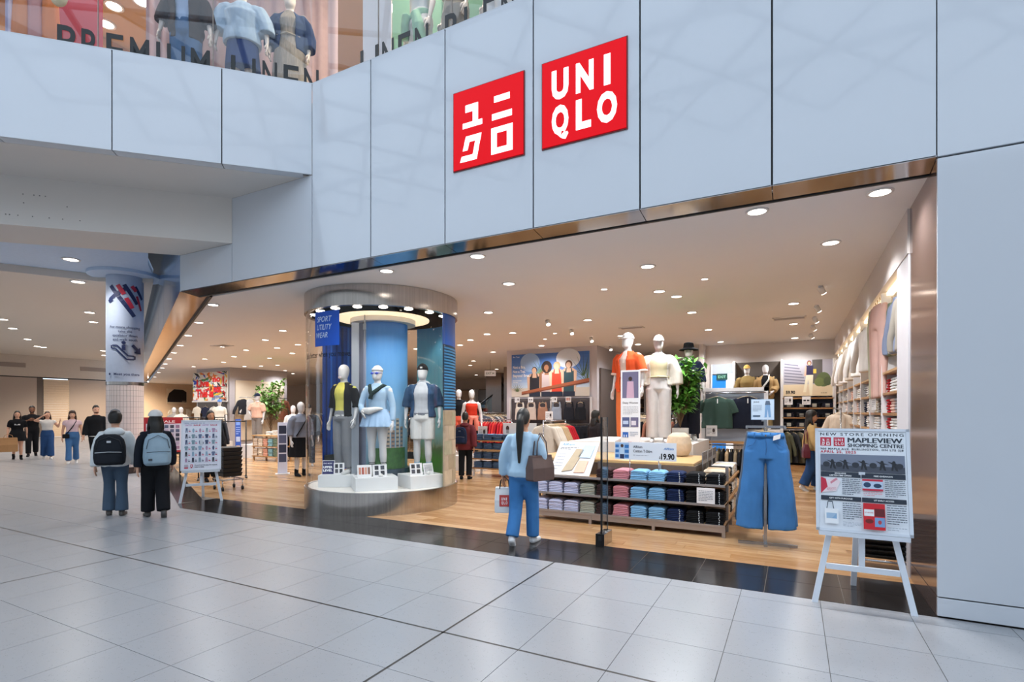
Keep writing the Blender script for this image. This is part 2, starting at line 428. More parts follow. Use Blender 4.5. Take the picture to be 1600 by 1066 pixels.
OAK = wood('oak_boards', '#c49e74', '#a0764c', 0.24)
sf = struct('floor_shop', B().prism([(0.6, 0.9), (0.6, 23), (-42, 23), (-42, 16.0), (-10.6, 0.9)], -0.2, -0.003), plain('#8a6238', 0.6))
pls = []; random.seed(3)
for j in range(int(22 / 0.16)):
    y0 = 0.902 + 0.16 * j; x = 0.55 - random.uniform(0, 1.3)
    while x > -41:
        Ln = random.choice((0.9, 1.2, 1.5)); p = [(x - Ln, y0), (x - 0.003, y0), (x - 0.003, y0 + 0.157), (x - Ln, y0 + 0.157)]
        p = clip(p, -NQ.x, -NQ.y, -NQ.dot(P0) - 0.405)
        if len(p) > 2: pls.append(p)
        x -= Ln
for p in [[(0.5, 0.902), (-0.0, 0.902), (0, 0.9), (0.5, 0.9)]]: pass
lay(sf, pls, 'floor_board', 'distant_boards', OAK, -0.02, 0.0)

# ------------------------------------------------------------------ shop front
fr = sroot('wall_front')
xs = [0, -1.155, -2.32, -3.48, -4.64, -5.80, -6.87]
obj('backing', B().box(-6.86, -0.0, 0.03, 0.12, 3.59, 6.12), DARK, fr)
obj('backing', B().box(-9.95, -6.87, 0.03, 0.12, 3.59, 4.86), DARK, fr)
for a, b_ in zip(xs, xs[1:]):
    obj('cladding_panel', B().box(b_ + 0.008, a - 0.008, 0.0, 0.03, 3.58, 6.13), WHITE, fr, bevel=0.003)
obj('cladding_panel', B().box(-8.61 + 0.006, -6.87 - 0.006, 0.0, 0.03, 3.58, 4.868), WHITE, fr, bevel=0.003)
obj('cladding_panel', B().box(-9.955, -8.61 - 0.006, 0.0, 0.03, 3.58, 4.178), WHITE, fr, bevel=0.003)
obj('sill_cap', B().box(-6.87, 0, 0.0, 0.16, 6.13, 6.14), WHITE, fr)
# polished strip under the fascia, then the dark reveal
tr = sroot('trim_1')
for a, b_ in zip([0, -1.155, -2.32, -3.48, -4.64, -5.80, -6.87, -8.61], [-1.155, -2.32, -3.48, -4.64, -5.80, -6.87, -8.61, -9.93]):
    obj('polished_strip', B().add([(b_ + 0.004, 0.0, 3.578), (a - 0.004, 0.0, 3.578), (a - 0.004, 0.27, 3.545), (b_ + 0.004, 0.27, 3.545),
                                  (b_ + 0.004, 0.0, 3.59), (a - 0.004, 0.0, 3.59), (a - 0.004, 0.27, 3.59), (b_ + 0.004, 0.27, 3.59)],
                                 [(0, 3, 2, 1), (4, 5, 6, 7), (0, 1, 5, 4), (1, 2, 6, 5), (2, 3, 7, 6), (3, 0, 4, 7)]), CHROME, tr)
obj('reveal', B().box(-9.9, 0, 0.27, 0.30, 3.535, 3.62), DARK, tr)
# the front beyond the corner: glazed fascia running away from the corner
sd = sroot('wall_front_far')
GLZ = mat('blue_glazing', '#8fb0d8', 0.08, 0.5, var=0.25, scale=1.2, stretch=(1, 1, 0.25), spec=0.8)
def along(t, off=0.0): v = P0 + Q * t + NQ * off; return (v.x, v.y)
tt = 0.0
for k in range(14):
    L_ = 2.3
    obj('glazed_panel', B().prism([along(tt + 0.01, 0.0), along(tt + L_ - 0.01, 0.0), along(tt + L_ - 0.01, 0.05), along(tt + 0.01, 0.05)][::-1], 3.60, 5.3), GLZ, sd)
    tt += L_
tr2 = sroot('trim_2')
WARMCH = mat('polished_copper_steel', '#c9a48a', 0.12, 1.0, var=0.12, scale=1.0, bump=0.12, bscale=1.8)
tt = -0.0
for k in range(14):
    obj('polished_strip', B().prism([along(tt + 0.004, 0.0), along(tt + 2.296, 0.0), along(tt + 2.296, 0.42), along(tt + 0.004, 0.42)][::-1], 3.575, 3.60), WARMCH, tr2); tt += 2.3
obj('reveal', B().prism([along(-0.1, 0.42), along(32.2, 0.42), along(32.2, 0.46), along(-0.1, 0.46)][::-1], 3.53, 3.62), DARK, tr2)

# right pier and the jamb of the opening
pr = sroot('wall_pier')
obj('backing', B().box(0.01, 3.0, 0.03, 0.8, 0.0, 7.9), DARK, pr)
obj('cladding_panel', B().box(0.0, 3.0, 0.0, 0.03, 0.162, 3.565), WHITE, pr, bevel=0.003)
obj('cladding_panel', B().box(0.0, 1.6, 0.0, 0.03, 3.58, 6.13), WHITE, pr, bevel=0.003)
obj('plinth_panel', B().box(0.0, 3.0, 0.0, 0.03, 0.012, 0.152), WHITE, pr, bevel=0.003)
JAMB = mat('bronze_mirror', '#a08880', 0.14, 0.75, var=0.05, scale=1.2)
jb = sroot('wall_jamb')
obj('jamb_panel', B().box(0.0, 0.03, 0.03, 1.10, 0.16, 3.575), JAMB, jb)
obj('jamb_plinth', B().box(0.0, 0.03, 0.03, 1.10, 0.0, 0.15), JAMB, jb)

# ------------------------------------------------------------------ projecting first-floor bay (turned 45 degrees)
A45 = R(45)
C0 = Vector((-6.87, 0))
def bay(px, yl):                    # local x where a sight line meets the local depth yl in the bay
    ca = math.cos(A45); sa = math.sin(A45); a, b_ = ray(px)
    dx, dy = CAM[0] - C0.x, CAM[1] - C0.y
    lx, ly = dx * ca + dy * sa, -dx * sa + dy * ca; rx, ry = a * ca + b_ * sa, -a * sa + b_ * ca
    t = (yl - ly) / ry; return lx + rx * t
by = sroot('wall_bay'); by.location = (C0.x, C0.y, 0); by.rotation_euler = (0, 0, A45)
sm_ = [0, -1.117, -2.35, -3.52, -4.69, -5.86]
obj('backing', B().box(-5.8, -0.05, 0.03, 0.12, 4.9, 6.12), DARK, by)
for a, b_ in zip(sm_, sm_[1:]):
    obj('cladding_panel', B().box(b_ + 0.007, a - (0.007 if a else 0), 0.0, 0.03, 4.875, 6.13), WHITE, by, bevel=0.003)
    obj('soffit_lip', B().box(b_ + 0.007, a - (0.007 if a else 0.12), 0.03, 0.16, 4.875, 4.90), WHITE, by)
obj('sill_cap', B().box(-5.8, 0, 0.0, 0.16, 6.13, 6.14), WHITE, by)
so = struct('ceiling_soffit', B().prism([(-0.16, 0.16), (-1.22, 1.22), (-9, 1.22), (-9, 0.16)][::-1], 4.872, 4.97), PLASTER); so.location = by.location; so.rotation_euler = by.rotation_euler
obj('riser', B().prism([(-1.225, 1.22), (-1.30, 1.30), (-9, 1.30), (-9, 1.22)][::-1], 4.18, 4.90), PLASTER, so)
obj('lower_soffit', B().prism([(-1.30, 1.30), (-2.18, 2.18), (-9, 2.18), (-9, 1.30)][::-1], 4.18, 4.28), PLASTER, so)
for px in (9, 28, 53, 77, 37, 51, 62, 98, 15, 36, 71, 105, 125):        # small fixing holes
    x = bay(px, 1.22); obj('fixing', B().cbox((x, 1.218, random.choice((4.32, 4.50, 4.62))), 0.012, 0.006, 0.012), plain('#6d6a68', 0.6), so)

# the opposite side of the hall and its right end close the place behind the viewer
struct('wall_hall_opposite', B().box(-42, 12, -16.3, -16, 0, 9.5), mat('hall_wall', '#cfc9c2', .8))
struct('wall_hall_end', B().box(10, 10.3, -16, 0.0, 0, 9.5), mat('hall_wall', '#cfc9c2'))
# ------------------------------------------------------------------ ceilings and inner walls
SHOPCEIL = mat('shop_ceiling', '#f0edec', 0.8, var=0.015, scale=1.5)
cs = struct('ceiling', B().prism([(0.5, 0.30), (0.5, 23), (-41, 23), (-41, 15.75), (P0.x + NQ.x * 0.46, 0.30 + 0.10)], CEIL, CEIL + 0.1), SHOPCEIL)
struct('wall_right', B().box(0.42, 0.52, 0.8, 11.6, 0, CEIL), SHOPWALL)
struct('wall_right_bulkhead', B().box(-0.02, 0.42, 1.11, 11.5, 3.12, CEIL), SHOPWALL)
struct('wall_back_right', B().box(-3.40, 0.5, 11.5, 11.7, 0, CEIL), SHOPWALL)
struct('wall_back_return', B().box(-3.42, -3.30, 11.0, 22, 0, CEIL), SHOPWALL)
struct('wall_back', B().box(-41, -3.3, 21.8, 22.0, 0, CEIL), mat('far_wall', '#b9aca3', 0.8))
struct('wall_left', B().box(-41.2, -40, 15.0, 22, 0, CEIL), mat('left_wall', '#e3c9ac', 0.7))
# corridor of the mall on the left
CORC = mat('corridor_ceiling', '#ddd3c8', 0.8, var=0.02)
struct('ceiling_corridor_edge', B().prism([(-11.1, 0.10), (-14.9, 2.10), (-15.9, 2.75), (-17.07, 1.9), (-17.9, 0.34), (-22, -7.4), (-13.4, -7.4)][::-1], 5.18, 5.35), mat('corridor_daylight_tint', '#c3d6ee', 0.7))  # blue of the daylight is tinted into this paint
struct('ceiling_corridor', B().prism([(-15.9, 2.75), (-42, 15.45), (-42, -8), (-22.1, -8), (-17.95, 0.30), (-17.05, 2.0)], 5.0, 5.34), CORC)
struct('ceiling_void', B().prism([(-9.0, 0.12), (-42, 16.4), (-42, 13), (-11.1, -0.5)], 5.8, 5.9), plain('#3d3a3c', 0.9))  # dark-coloured slab standing in for the unlit gap
fw_ = sroot('wall_corridor')
obj('upper_wall', B().box(-42.3, -42.0, -10, 16.5, 3.72, 5.0), mat('corridor_wall', '#d2c3b4', 0.8), fw_)
obj('dark_line', B().box(-42.2, -42.05, -10, 16.5, 3.66, 3.72), DARK, fw_)  # dark band between upper wall and shutters
yy = -10
SHUT = mat('shutter', '#b9a698', 0.7, var=0.03); BRK = mat('pale_stone', '#dcc2a6', 0.8, var=0.10, scale=18)
for nm, y0, y1, m in (('shutter_panel', -10, 9.95, SHUT), ('dark_post', 9.95, 10.25, plain('#6a5d55', 0.6)), ('shutter_panel', 11.6, 16.5, SHUT)):
    obj(nm, B().box(-42.2, -42.02, y0, y1, 0, 3.66), m, fw_)
for k in range(24): obj('stone_course', B().box(-42.2, -41.98 + random.uniform(0, .02), 10.27, 11.58, 0.15 * k + 0.006, 0.15 * (k + 1)), BRK, fw_)
for y0, y1 in ((6.5, 9.4), (12.2, 14.4)): obj('air_grille', B().box(-42.05, -41.97, y0, y1, 4.25, 4.5), plain('#a08f84', 0.6), fw_)

# round column with a printed wrap
CX_, CY_ = D(195.5, 13.9)
co = thing('column', 'round column with escalator sign wrap and small white tiles below, left of shop', 'column', (CX_, CY_, 0))
obj('shaft', B().cyl(0, 0, 2.36, 5.2, 0.405, 96), mat('wrap_print', '#b3c1d8', 0.45), co, auto=30)
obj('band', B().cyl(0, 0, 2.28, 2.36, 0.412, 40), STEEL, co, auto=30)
obj('core', B().cyl(0, 0, 0.1, 2.28, 0.395, 40), plain('#7c7270', 0.8), co, auto=30)
obj('base', B().cyl(0, 0, 0, 0.16, 0.425, 40), plain('#3a2a26', 0.4), co, auto=30)
obj('capital', B().cyl(0, 0, 5.10, 5.2, 0.80, 48), mat('corridor_daylight_tint', '#dfe6ee'), co, auto=30)
ct = B(); n_ = 36
TILEW = plain('#dfd2cd', 0.3)
tb = B().box(-0.032, 0.032, -0.403, -0.39, 0, 0.136); tme = tb.mesh('wall_tile', TILEW); k_ = 0
rz0 = toward_cam(CX_, CY_)
for i in range(n_):
    a = 2 * PI * i / n_ + rz0
    face = math.cos(2 * PI * i / n_)
    for j in range(15):
        z = 0.165 + 0.141 * j
        if face > 0.0:
            o = bpy.data.objects.new('wall_tile', tme); COL.objects.link(o); o.parent = co; o.location = (0, 0, z); o.rotation_euler = (0, 0, a)
def curved(s, r, a_c, z0):          # wrap a flat sheet around the shaft
    s2 = Sheet(s.w, s.h); s2.c = s.c; s2.f = s.f
    s2.v = [((r - y) * math.sin(a_c + x / r), -(r - y) * math.cos(a_c + x / r), z + z0) for x, y, z in s.v]
    return s2
sg = Sheet(1.0, 1.0); NV = '#22305e'; RD = '#c23048'
def bar(s, x0, y0, x1, y1, t, c, n=8):
    dx, dy = x1 - x0, y1 - y0; l = math.hypot(dx, dy); ox, oy = -dy / l * t / 2, dx / l * t / 2
    for k in range(n):
        a, b_ = k / n, (k + 1) / n
        s.poly([(x0 + dx * a - ox, y0 + dy * a - oy), (x0 + dx * b_ - ox, y0 + dy * b_ - oy), (x0 + dx * b_ + ox, y0 + dy * b_ + oy), (x0 + dx * a + ox, y0 + dy * a + oy)], c)
bar(sg, -.33, 2.38, .20, 1.62, .10, NV); bar(sg, -.36, 2.02, .06, 2.36, .09, NV); bar(sg, -.02, 2.42, .27, 1.95, .09, NV); bar(sg, .22, 2.40, .42, 2.10, .08, NV)
bar(sg, -.16, 2.40, -.02, 2.17, .10, RD); bar(sg, .02, 2.08, .16, 1.83, .10, RD); bar(sg, .14, 2.40, .24, 2.28, .09, RD); bar(sg, .26, 2.16, .38, 1.80, .06, RD)
bar(sg, -.38, 1.97, -.28, 2.03, .09, NV)
for i, t in enumerate(('For more shopping', 'take the', 'escalator down', 'and walk south')): sg.text(t, 0.0, 1.30 - 0.105 * i, 0.062, NV, align='c', bold=0.015)
bar(sg, -.28, .86, -.17, .86, .035, NV); bar(sg, -.17, .86, .06, .60, .035, NV); bar(sg, .06, .60, .19, .60, .035, NV); bar(sg, -.28, .78, -.20, .78, .035, NV); bar(sg, -.20, .78, .03, .51, .035, NV); bar(sg, .03, .51, .19, .51, .035, NV)
bar(sg, -.295, .86, -.295, .78, .035, NV); bar(sg, .205, .60, .205, .51, .035, NV)
sg.disc(-.03, .93, .045, .045, NV); bar(sg, -.03, .87, -.03, .74, .075, NV)
bar(sg, .15, .88, .27, .75, .075, NV); sg.poly([(.18, .68), (.36, .66), (.34, .84)], NV)
sg.text('Meet you there', 0.04, .10, 0.062, NV, align='c', bold=0.02); sg.disc(-.34, .13, .025, .03, NV)
curved(sg, 0.413, -rz0 * 0, 2.42).build('wrap_lettering', co, rz=rz0)
# ------------------------------------------------------------------ lamps
LENS = lamp_mat('lamp_lens', '#fff4e6', 14.0)
RING = plain('#efeae6', 0.5)
ring_me = B().lathe([(0.105, 0.0), (0.105, -0.012), (0.082, -0.012), (0.082, 0.0)], 20).mesh('ring', RING, True)
lens_me = B().lathe([(0.081, -0.002), (0.081, -0.008)], 20).mesh('lens', LENS)
spot_me_body = B().tube([(0, 0, -0.02), (0.05, -0.05, -0.11)], [0.045, 0.045], 12).mesh('lamp_head', RING, True)
spot_me_arm = B().box(-0.02, 0.02, -0.02, 0.02, -0.03, 0.0).mesh('bracket', RING)
spot_me_face = B().tube([(0.05, -0.05, -0.11), (0.053, -0.053, -0.117)], [0.04, 0.04], 12).mesh('lens', LENS)
def mobj(name, me, parent, loc=(0, 0, 0), rz=0):
    o = bpy.data.objects.new(name, me); COL.objects.link(o); o.parent = parent; o.location = loc; o.rotation_euler = (0, 0, rz); return o
def spot_lamp(parent, W, col=(0.95, 0.97, 1.0), ang=150, rad=0.09, loc=(0, 0, -0.03), rot=(0, 0, 0)):
    l = bpy.data.lights.new('lamp_light', 'SPOT'); l.energy = W; l.color = col; l.spot_size = R(ang); l.spot_blend = 0.7; l.shadow_soft_size = rad
    o = bpy.data.objects.new('lamp_light', l); COL.objects.link(o); o.parent = parent; o.location = loc; o.rotation_euler = rot
    return o
def downlight(x, y, z, label, group, W, s=1.0, col=(0.95, 0.97, 1.0)):
    t = thing('ceiling_light', label, 'ceiling light', (x, y, z), 0, group); t.scale = (s, s, s)
    mobj('ring', ring_me, t); mobj('lens', lens_me, t)
    if W: spot_lamp(t, W, col)
    return t
LIST = [(1375,300),(1183,330),(1298,379),(1012,416),(746,400),(604,423),(795,443),(1030,455),(1057,463),(1081,488),(1107,515),(1126,534),(918,500),(763,488),(801,520),(761,522),(846,540),
 (1240,474),(1240,506),(1242,528),(333,476),(310.6,503.6),(294.4,524),(281.5,539.6),(272,551),(264.4,560.6),(258.4,568.5),(253.6,575),(248,582),(242,589),
 (442,516.5),(414.5,531),(384.5,547),(433,543.5),(465.5,538.4),(456.8,552),(421,559.4),(365.6,557),(346,541.7),(320,561),(349.4,566),(408,572),(433.7,570.5),(445.7,579),(382,572.4),(302.5,573),(457.7,583.8),
 (770.7,550),(719,539),(740,564),(734.7,571),(776,577),(744,586),(779,590.6),(758,591),(997,538),(970.5,524.6),(1098,574.6),(1095,562),(735,531),(560,545),(535,560),(600,560),(650,545),(690,565)]
SHOPL = []; CORL = []; UPL = []
for px, py in LIST:
    d = F_PX * (CEIL - 1.6) / (643 - py); x, y = D(px, d)
    if y > 21.5 or x > 0.3 or x < -39.5: continue
    SHOPL.append(downlight(x, y, CEIL, 'round recessed downlight glowing in the white shop ceiling', 'downlights in the shop ceiling', LAMP_W * (1.0 if d < 12 else 1.0), 1.0))
DIML = []; SPTL = []
for px, py in [(944,452),(1101,436),(867,521),(851.5,530),(614+0-400,535)][:4]:
    d = F_PX * (CEIL - 1.6) / (643 - py); x, y = D(px, d)
    DIML.append(downlight(x, y, CEIL, 'small dim recessed spot in the white shop ceiling', 'small dim ceiling spots', 0, 0.55))
for px, py in [(855,500),(892,515),(923,527.5),(953,541.5),(1281,447),(1275,477),(1272,495),(1269,508),(1266,521)]:
    d = F_PX * (CEIL - 1.6) / (643 - py); x, y = D(px, d)
    if px > 1200: x = min(x, -0.35)
    t = thing('spotlight', 'small white swivel spotlight under the ceiling ' + ('near the right wall' if px > 1200 else 'before the sportswear poster'), 'spotlight', (x, y, CEIL), 0 if px < 1200 else PI / 2, 'spotlights near the right wall' if px > 1200 else 'spotlights before the poster')
    SPTL.append(t); mobj('bracket', spot_me_arm, t); mobj('lamp_head', spot_me_body, t); mobj('lens', spot_me_face, t)
    if px > 1200: spot_lamp(t, 26, ang=80, loc=(0.06, -0.06, -0.12), rot=(R(-28), R(24), 0))
def vent(px, py, w_, d_, label):
    dd = F_PX * (CEIL - 1.6) / (643 - py); x, y = D(px, dd)
    t = thing('ceiling_vent', label, 'vent', (x, y, CEIL))
    obj('frame', B().box(-w_ / 2, w_ / 2, -d_ / 2, -d_ / 2 + .03, -.015, 0).box(-w_ / 2, w_ / 2, d_ / 2 - .03, d_ / 2, -.015, 0).box(-w_ / 2, -w_ / 2 + .03, -d_ / 2, d_ / 2, -.015, 0).box(w_ / 2 - .03, w_ / 2, -d_ / 2, d_ / 2, -.015, 0), RING, t)
    obj('cavity', B().box(-w_ / 2 + .02, w_ / 2 - .02, -d_ / 2 + .02, d_ / 2 - .02, -.004, 0.0), plain('#5a5250', 0.8), t)
    k = 0
    while -d_ / 2 + .07 + k * .05 < d_ / 2 - .05:
        yy = -d_ / 2 + .07 + k * .05; obj('slat', B().box(-w_ / 2 + .03, w_ / 2 - .03, yy - .012, yy + .012, -.012, -.003), plain('#b5aaa4', 0.5), t); k += 1
vent(1233, 497, 0.62, 0.34, 'white slatted air vent in the ceiling near the right wall')
vent(1232, 534, 0.75, 0.25, 'dark narrow air vent at the back of the ceiling, right side')
vent(987, 512, 0.55, 0.25, 'slatted air vent in the ceiling above the orange mannequin')
vent(347, 540, 0.6, 0.35, 'slatted air vent in the ceiling above the graffiti poster')
for px, py in [(111,405),(122,440),(140,488),(146,503),(5,499),(20,513),(43,530),(58,541),(161,548),(163,555)]:
    zc = 5.18 if py < 430 else 5.0
    d = F_PX * (zc - 1.6) / (643 - py); x, y = D(px, d)
    CORL.append(downlight(x, y, zc, 'oval looking downlight in the mall corridor ceiling left of the column', 'corridor downlights', 250, 1.7, (1.0, 0.94, 0.88)))
for x, y in ((-19, -4), (-24, -5), (-24, 2), (-30, -3), (-30, 4), (-36, 2), (-36, 8), (-31, 9)):
    CORL.append(downlight(x, y, 5.0, 'oval looking downlight in the mall corridor ceiling left of the column', 'corridor downlights', 250, 1.7, (1.0, 0.94, 0.88)))

# skylight lattice high over the mall hall; it shows as reflections in the glossy panels
sk = sroot('ceiling_skylight')
SKB = plain('#cfd6de', 0.6)
b = B()
for k in range(-4, 9):
    for sgn in (1, -1):
        x0 = -16 + 3.2 * k
        b = B().tube([(x0, -17, 12.5), (x0 + sgn * 9, -8.5, 14.0), (x0 + sgn * 18, 0.5, 12.5)], 0.10, 6); obj('truss_bar', b, SKB, sk)
for yy in (-14.5, -11, -8, -5, -2): obj('purlin', B().box(-28, 14, yy - .06, yy + .06, 13.0, 13.25), SKB, sk)

# ------------------------------------------------------------------ illuminated signs
RED = mat('red_acrylic', '#d80010', 0.4, var=0.01, emit=0.55, spec=0.15)
SW = mat('white_acrylic', '#ffffff', 0.3, var=0.0, emit=1.0)
def logo_sign(x0, x1, z0, z1, label, jp):
    W_, H_ = x1 - x0, z1 - z0
    t = thing('shop_sign', label, 'sign', (x0, -0.002, z0))
    obj('frame', B().box(-.012, W_ + .012, -.012, 0.0, -.012, H_ + .012), plain('#7b1418', 0.4), t)
    obj('face', B().box(0, W_, -.022, -.012, 0, H_), RED, t)
    s = Sheet(W_, H_)
    if jp: uniqlo_jp(s, 0, 0.0, 1, 1)
    else: uniqlo_en(s, 0, 0, 1, 1, bold=0.05)
    s.build('lettering', t, (0, -0.0225, 0), m=print_mat('lit_print', 1.0))
logo_sign(-4.50, -3.59, 4.41, 5.31, 'red illuminated square sign with white katakana characters on the white fascia', True)
logo_sign(-3.36, -2.45, 4.41, 5.31, 'red illuminated square sign reading UNIQLO in white on the white fascia', False)

# ------------------------------------------------------------------ first floor behind the bay and the front
UF = 5.98
struct('floor_upper', B().prism([(0.5, 0.16), (0.5, 7), (-17, 7), (-13.2, -6.2), (-11.0, -4.0), (-7.0, 0.17)], 5.85, UF), plain('#b9aea4', 0.5))
struct('ceiling_upper', B().prism([(0.5, 0.2), (0.5, 7), (-17, 7), (-13.2, -6.2), (-7.0, 0.2)], 9.6, 9.7), plain('#c2a078', 0.8))
UW = mat('tan_wall', '#b98a58', 0.7, var=0.05, scale=2)
struct('wall_upper', B().box(-12.5, 0.5, 5.2, 5.4, UF, 9.6), UW)
struct('wall_upper_left', B().box(-14.2, -14, -6, 5.4, UF, 9.6), UW)
WG = glass_mat('window_glass', (0.93, 0.94, 0.96), 0.045)
w1 = sroot('window_1'); w1.location = by.location; w1.rotation_euler = by.rotation_euler
px_ = [0.0, -1.25, -2.55, -3.85, -5.15]
for a, b_ in zip(px_, px_[1:]):
    obj('pane', B().box(b_ + .004, a - .004, 0.14, 0.152, 6.14, 9.4), WG, w1)
for x in (-1.25, -2.55, -3.85): obj('joint', B().box(x - .004, x + .004, 0.138, 0.154, 6.14, 9.4), plain('#9a8f86', 0.4), w1)
w2 = sroot('window_2')
for a, b_ in zip([0, -1.16, -2.32, -3.48, -4.64, -5.8], [-1.16, -2.32, -3.48, -4.64, -5.8, -6.72]):
    obj('pane', B().box(b_ + .004, a - .004, 0.14, 0.152, 6.14, 9.4), WG, w2)
for x in (-1.16, -2.32, -3.48, -4.64, -5.8): obj('joint', B().box(x - .004, x + .004, 0.138, 0.154, 6.14, 9.4), plain('#9a8f86', 0.4), w2)
LETM = plain('#111214', 0.35)
def letter(par, ch, x0, x1, ztop, y):
    vs, fs = text_mesh(ch, 0.012); a = min(v[0] for v in vs); c = max(v[0] for v in vs); k = (x1 - x0) / (c - a); zz = 0.40 / 0.70
    s_ = B(); s_.add([((vx - a) * k + x0, 0, vy * zz + ztop - 0.40) for vx, vy in vs], fs)
    o = obj('letter', s_, LETM, par, (0, y, 0)); sm = o.modifiers.new('t', 'SOLIDIFY'); sm.thickness = 0.004
lt = thing('vinyl_lettering', 'black capital letters PREMIUM LINEN along the bottom of the angled upstairs window', 'lettering', (C0.x, C0.y, 0), A45)
for ch, a, b_ in (('P',89,118),('R',127,156),('E',166,193),('M',203,233),('I',244,250),('U',261,289),('M',298,328),('L',361,384),('I',394,399.5),('N',410,433),('E',443,467),('N',475,498)):
    letter(lt, ch, bay(a, 0.134), bay(b_, 0.134), 6.42, 0.134)
lt2 = thing('vinyl_lettering', 'black capital letters LINEN BLEND along the bottom of the front upstairs window', 'lettering', (0, 0, 0), 0)
for ch, a, b_ in (('L',563,579),('I',586,591),('N',597,615),('E',622,641),('N',648,669),('B',695,716),('L',725,742),('E',755,772),('N',783,803),('D',815,836)):
    letter(lt2, ch, onY(a, 0.134), onY(b_, 0.134), 6.42, 0.134)
def backdrop(name, par_rot, x0, x1, y, m, label, pleats=0, z1=9.5, z0=UF, cat='backdrop'):
    b = B(); n = max(2, pleats * 6)
    xs_ = [x0 + (x1 - x0) * k / n for k in range(n + 1)]
    ys_ = [y + (0.03 * math.sin(2 * PI * pleats * k / n) if pleats else 0) for k in range(n + 1)]
    pl = [(a, b_) for a, b_ in zip(xs_, ys_)] + [(a, b_ + .02) for a, b_ in list(zip(xs_, ys_))[::-1]]
    b.prism(pl, z0, z1)
    o = obj(name, b, m, None, (C0.x, C0.y, 0) if par_rot else (0, 0, 0), A45 if par_rot else 0, auto=50)
    return tag(o, label, cat)
backdrop('curtain', True, bay(228, 1.35), bay(300, 1.35) + 0.0, 1.35, fab('#c9a9a4'), 'dusty pink curtain behind the upstairs mannequin in dark jacket', 4, cat='curtain')
backdrop('curtain', True, bay(300, 1.50), bay(528, 1.50), 1.50, fab('#bfa3a0'), 'wide mauve curtain behind the upstairs mannequins in denim skirt and long dress', 10, cat='curtain')
backdrop('curtain', True, bay(8, 1.2), bay(29, 1.2), 1.2, fab('#cfc8da'), 'pale lilac curtain at the left end of the upstairs window', 2, cat='curtain')
backdrop('backdrop_board', True, bay(29, 1.5), bay(160, 1.5), 1.5, plain('#b8343f', 0.6), 'red backdrop board behind the orange dresses upstairs')
backdrop('square_pillar', False, onY(567, 0.4), onY(611, 0.4), 0.4, plain('#eee5df', 0.6), 'white square pillar upstairs left of the green backdrop', cat='pillar')
backdrop('backdrop_board', False, onY(613, 1.5), onY(690, 1.5), 1.5, plain('#6f9a7d', 0.7), 'sage green backdrop board upstairs behind mannequin with tied shirt')
backdrop('backdrop_board', False, onY(712, 1.3), onY(758, 1.3), 1.3, plain('#4f7f63', 0.7), 'dark green backdrop board upstairs near the letter L')
backdrop('backdrop_board', False, onY(690, 1.7), onY(860, 1.7), 1.7, plain('#8aa392', 0.7), 'grey green backdrop board upstairs right of the tied shirt mannequin')
for k, px in enumerate((34, 55, 79)):      # orange dresses hanging behind the angled window
    x0 = bay(px, 0.9); b = B()
    b.loft([[(r_ * math.cos(2 * PI * i / 20) * (1 + .12 * math.sin(6 * 2 * PI * i / 20)), r_ * .6 * math.sin(2 * PI * i / 20) * (1 + .12 * math.sin(6 * 2 * PI * i / 20)), z) for i in range(20)] for z, r_ in ((0.15, .105), (.5, .10), (.9, .08), (1.1, .075), (1.35, .09), (1.45, .04))])
    v = Vector((C0.x, C0.y)) + Vector((x0 * .7071 - .9 * .7071, x0 * .7071 + .9 * .7071))
    tag(obj('dress', b, fab(('#d98a5a', '#c9918a', '#e0803f')[k]), None, (v.x, v.y, UF + .30), A45, smooth=True), ('long apricot dress hanging leftmost upstairs', 'long dusty rose dress hanging between two orange dresses upstairs', 'long bright orange dress hanging upstairs beside letter P')[k], 'dress')
for px, py in ((178, 9), (166, 37), (222, 2)):
    d = F_PX * 8.0 / (643 - py); x, y = D(px, d)
    UPL.append(downlight(x, min(y, 5.0), 9.6, 'warm ceiling light added out of view upstairs', 'upstairs ceiling lights', 210, 1.6, (1, .85, .65)))
for x, y in ((-9.5, -.5), (-8.3, .9), (-7.2, 1.8), (-10.8, -1.6), (-5.6, .9), (-4.4, 1.0), (-6.4, 2.6), (-8, 3), (-6.2, .45), (-3.4, .6), (-5.0, .5), (-9.6, -1.6)):  # unseen lamps, added to brighten the rooms behind the upstairs glass
    UPL.append(downlight(x, y, 9.6, 'warm ceiling light added out of view upstairs', 'upstairs ceiling lights', 190, 1.4, (1, .88, .72)))

rank_labels(SHOPL, [('round display case', -7.4, 2.0), ('chrome jeans stand', -1.3, 1.9), ('podium mannequins', -3.2, 4.6), ('sportswear poster', -7.6, 9.8), ('back wall alcove', -1.9, 11.2), ('sale easel', -10.2, .5), ('graffiti poster', -24.2, 9.7), ('potted tree', -18.5, 8.5), ('grey poncho mannequin', -12.4, 4.1), ('rear escalator', -15, 18), ('tiled column', -16.4, 3.5)], 'round recessed shop downlight')
rank_labels(CORL, [('tiled column', -16.4, 2.3), ('pale stone pier', -42, 11), ('left picture edge', -22, -4), ('man in black sweater', -20, 3.3), ('bearded man', -25.4, 3.7)], 'flat oval corridor downlight')
rank_labels(UPL, [('upstairs red backdrop', -9.8, -1.2), ('upstairs corner mannequin', -7.6, 1), ('upstairs white pillar', -5.9, .5), ('upstairs green backdrop', -4.6, 1.2)], 'seen or added warm upstairs ceiling light')

rank_labels(DIML, [('sportswear poster', -7.6, 9.8), ('chrome jeans stand', -1.3, 1.9)], 'small dim recessed ceiling spot')
rank_labels(SPTL, [('sportswear poster', -7.6, 9.8), ('right wall end of the opening', 0, 1.2)], 'small white swivel ceiling spotlight')
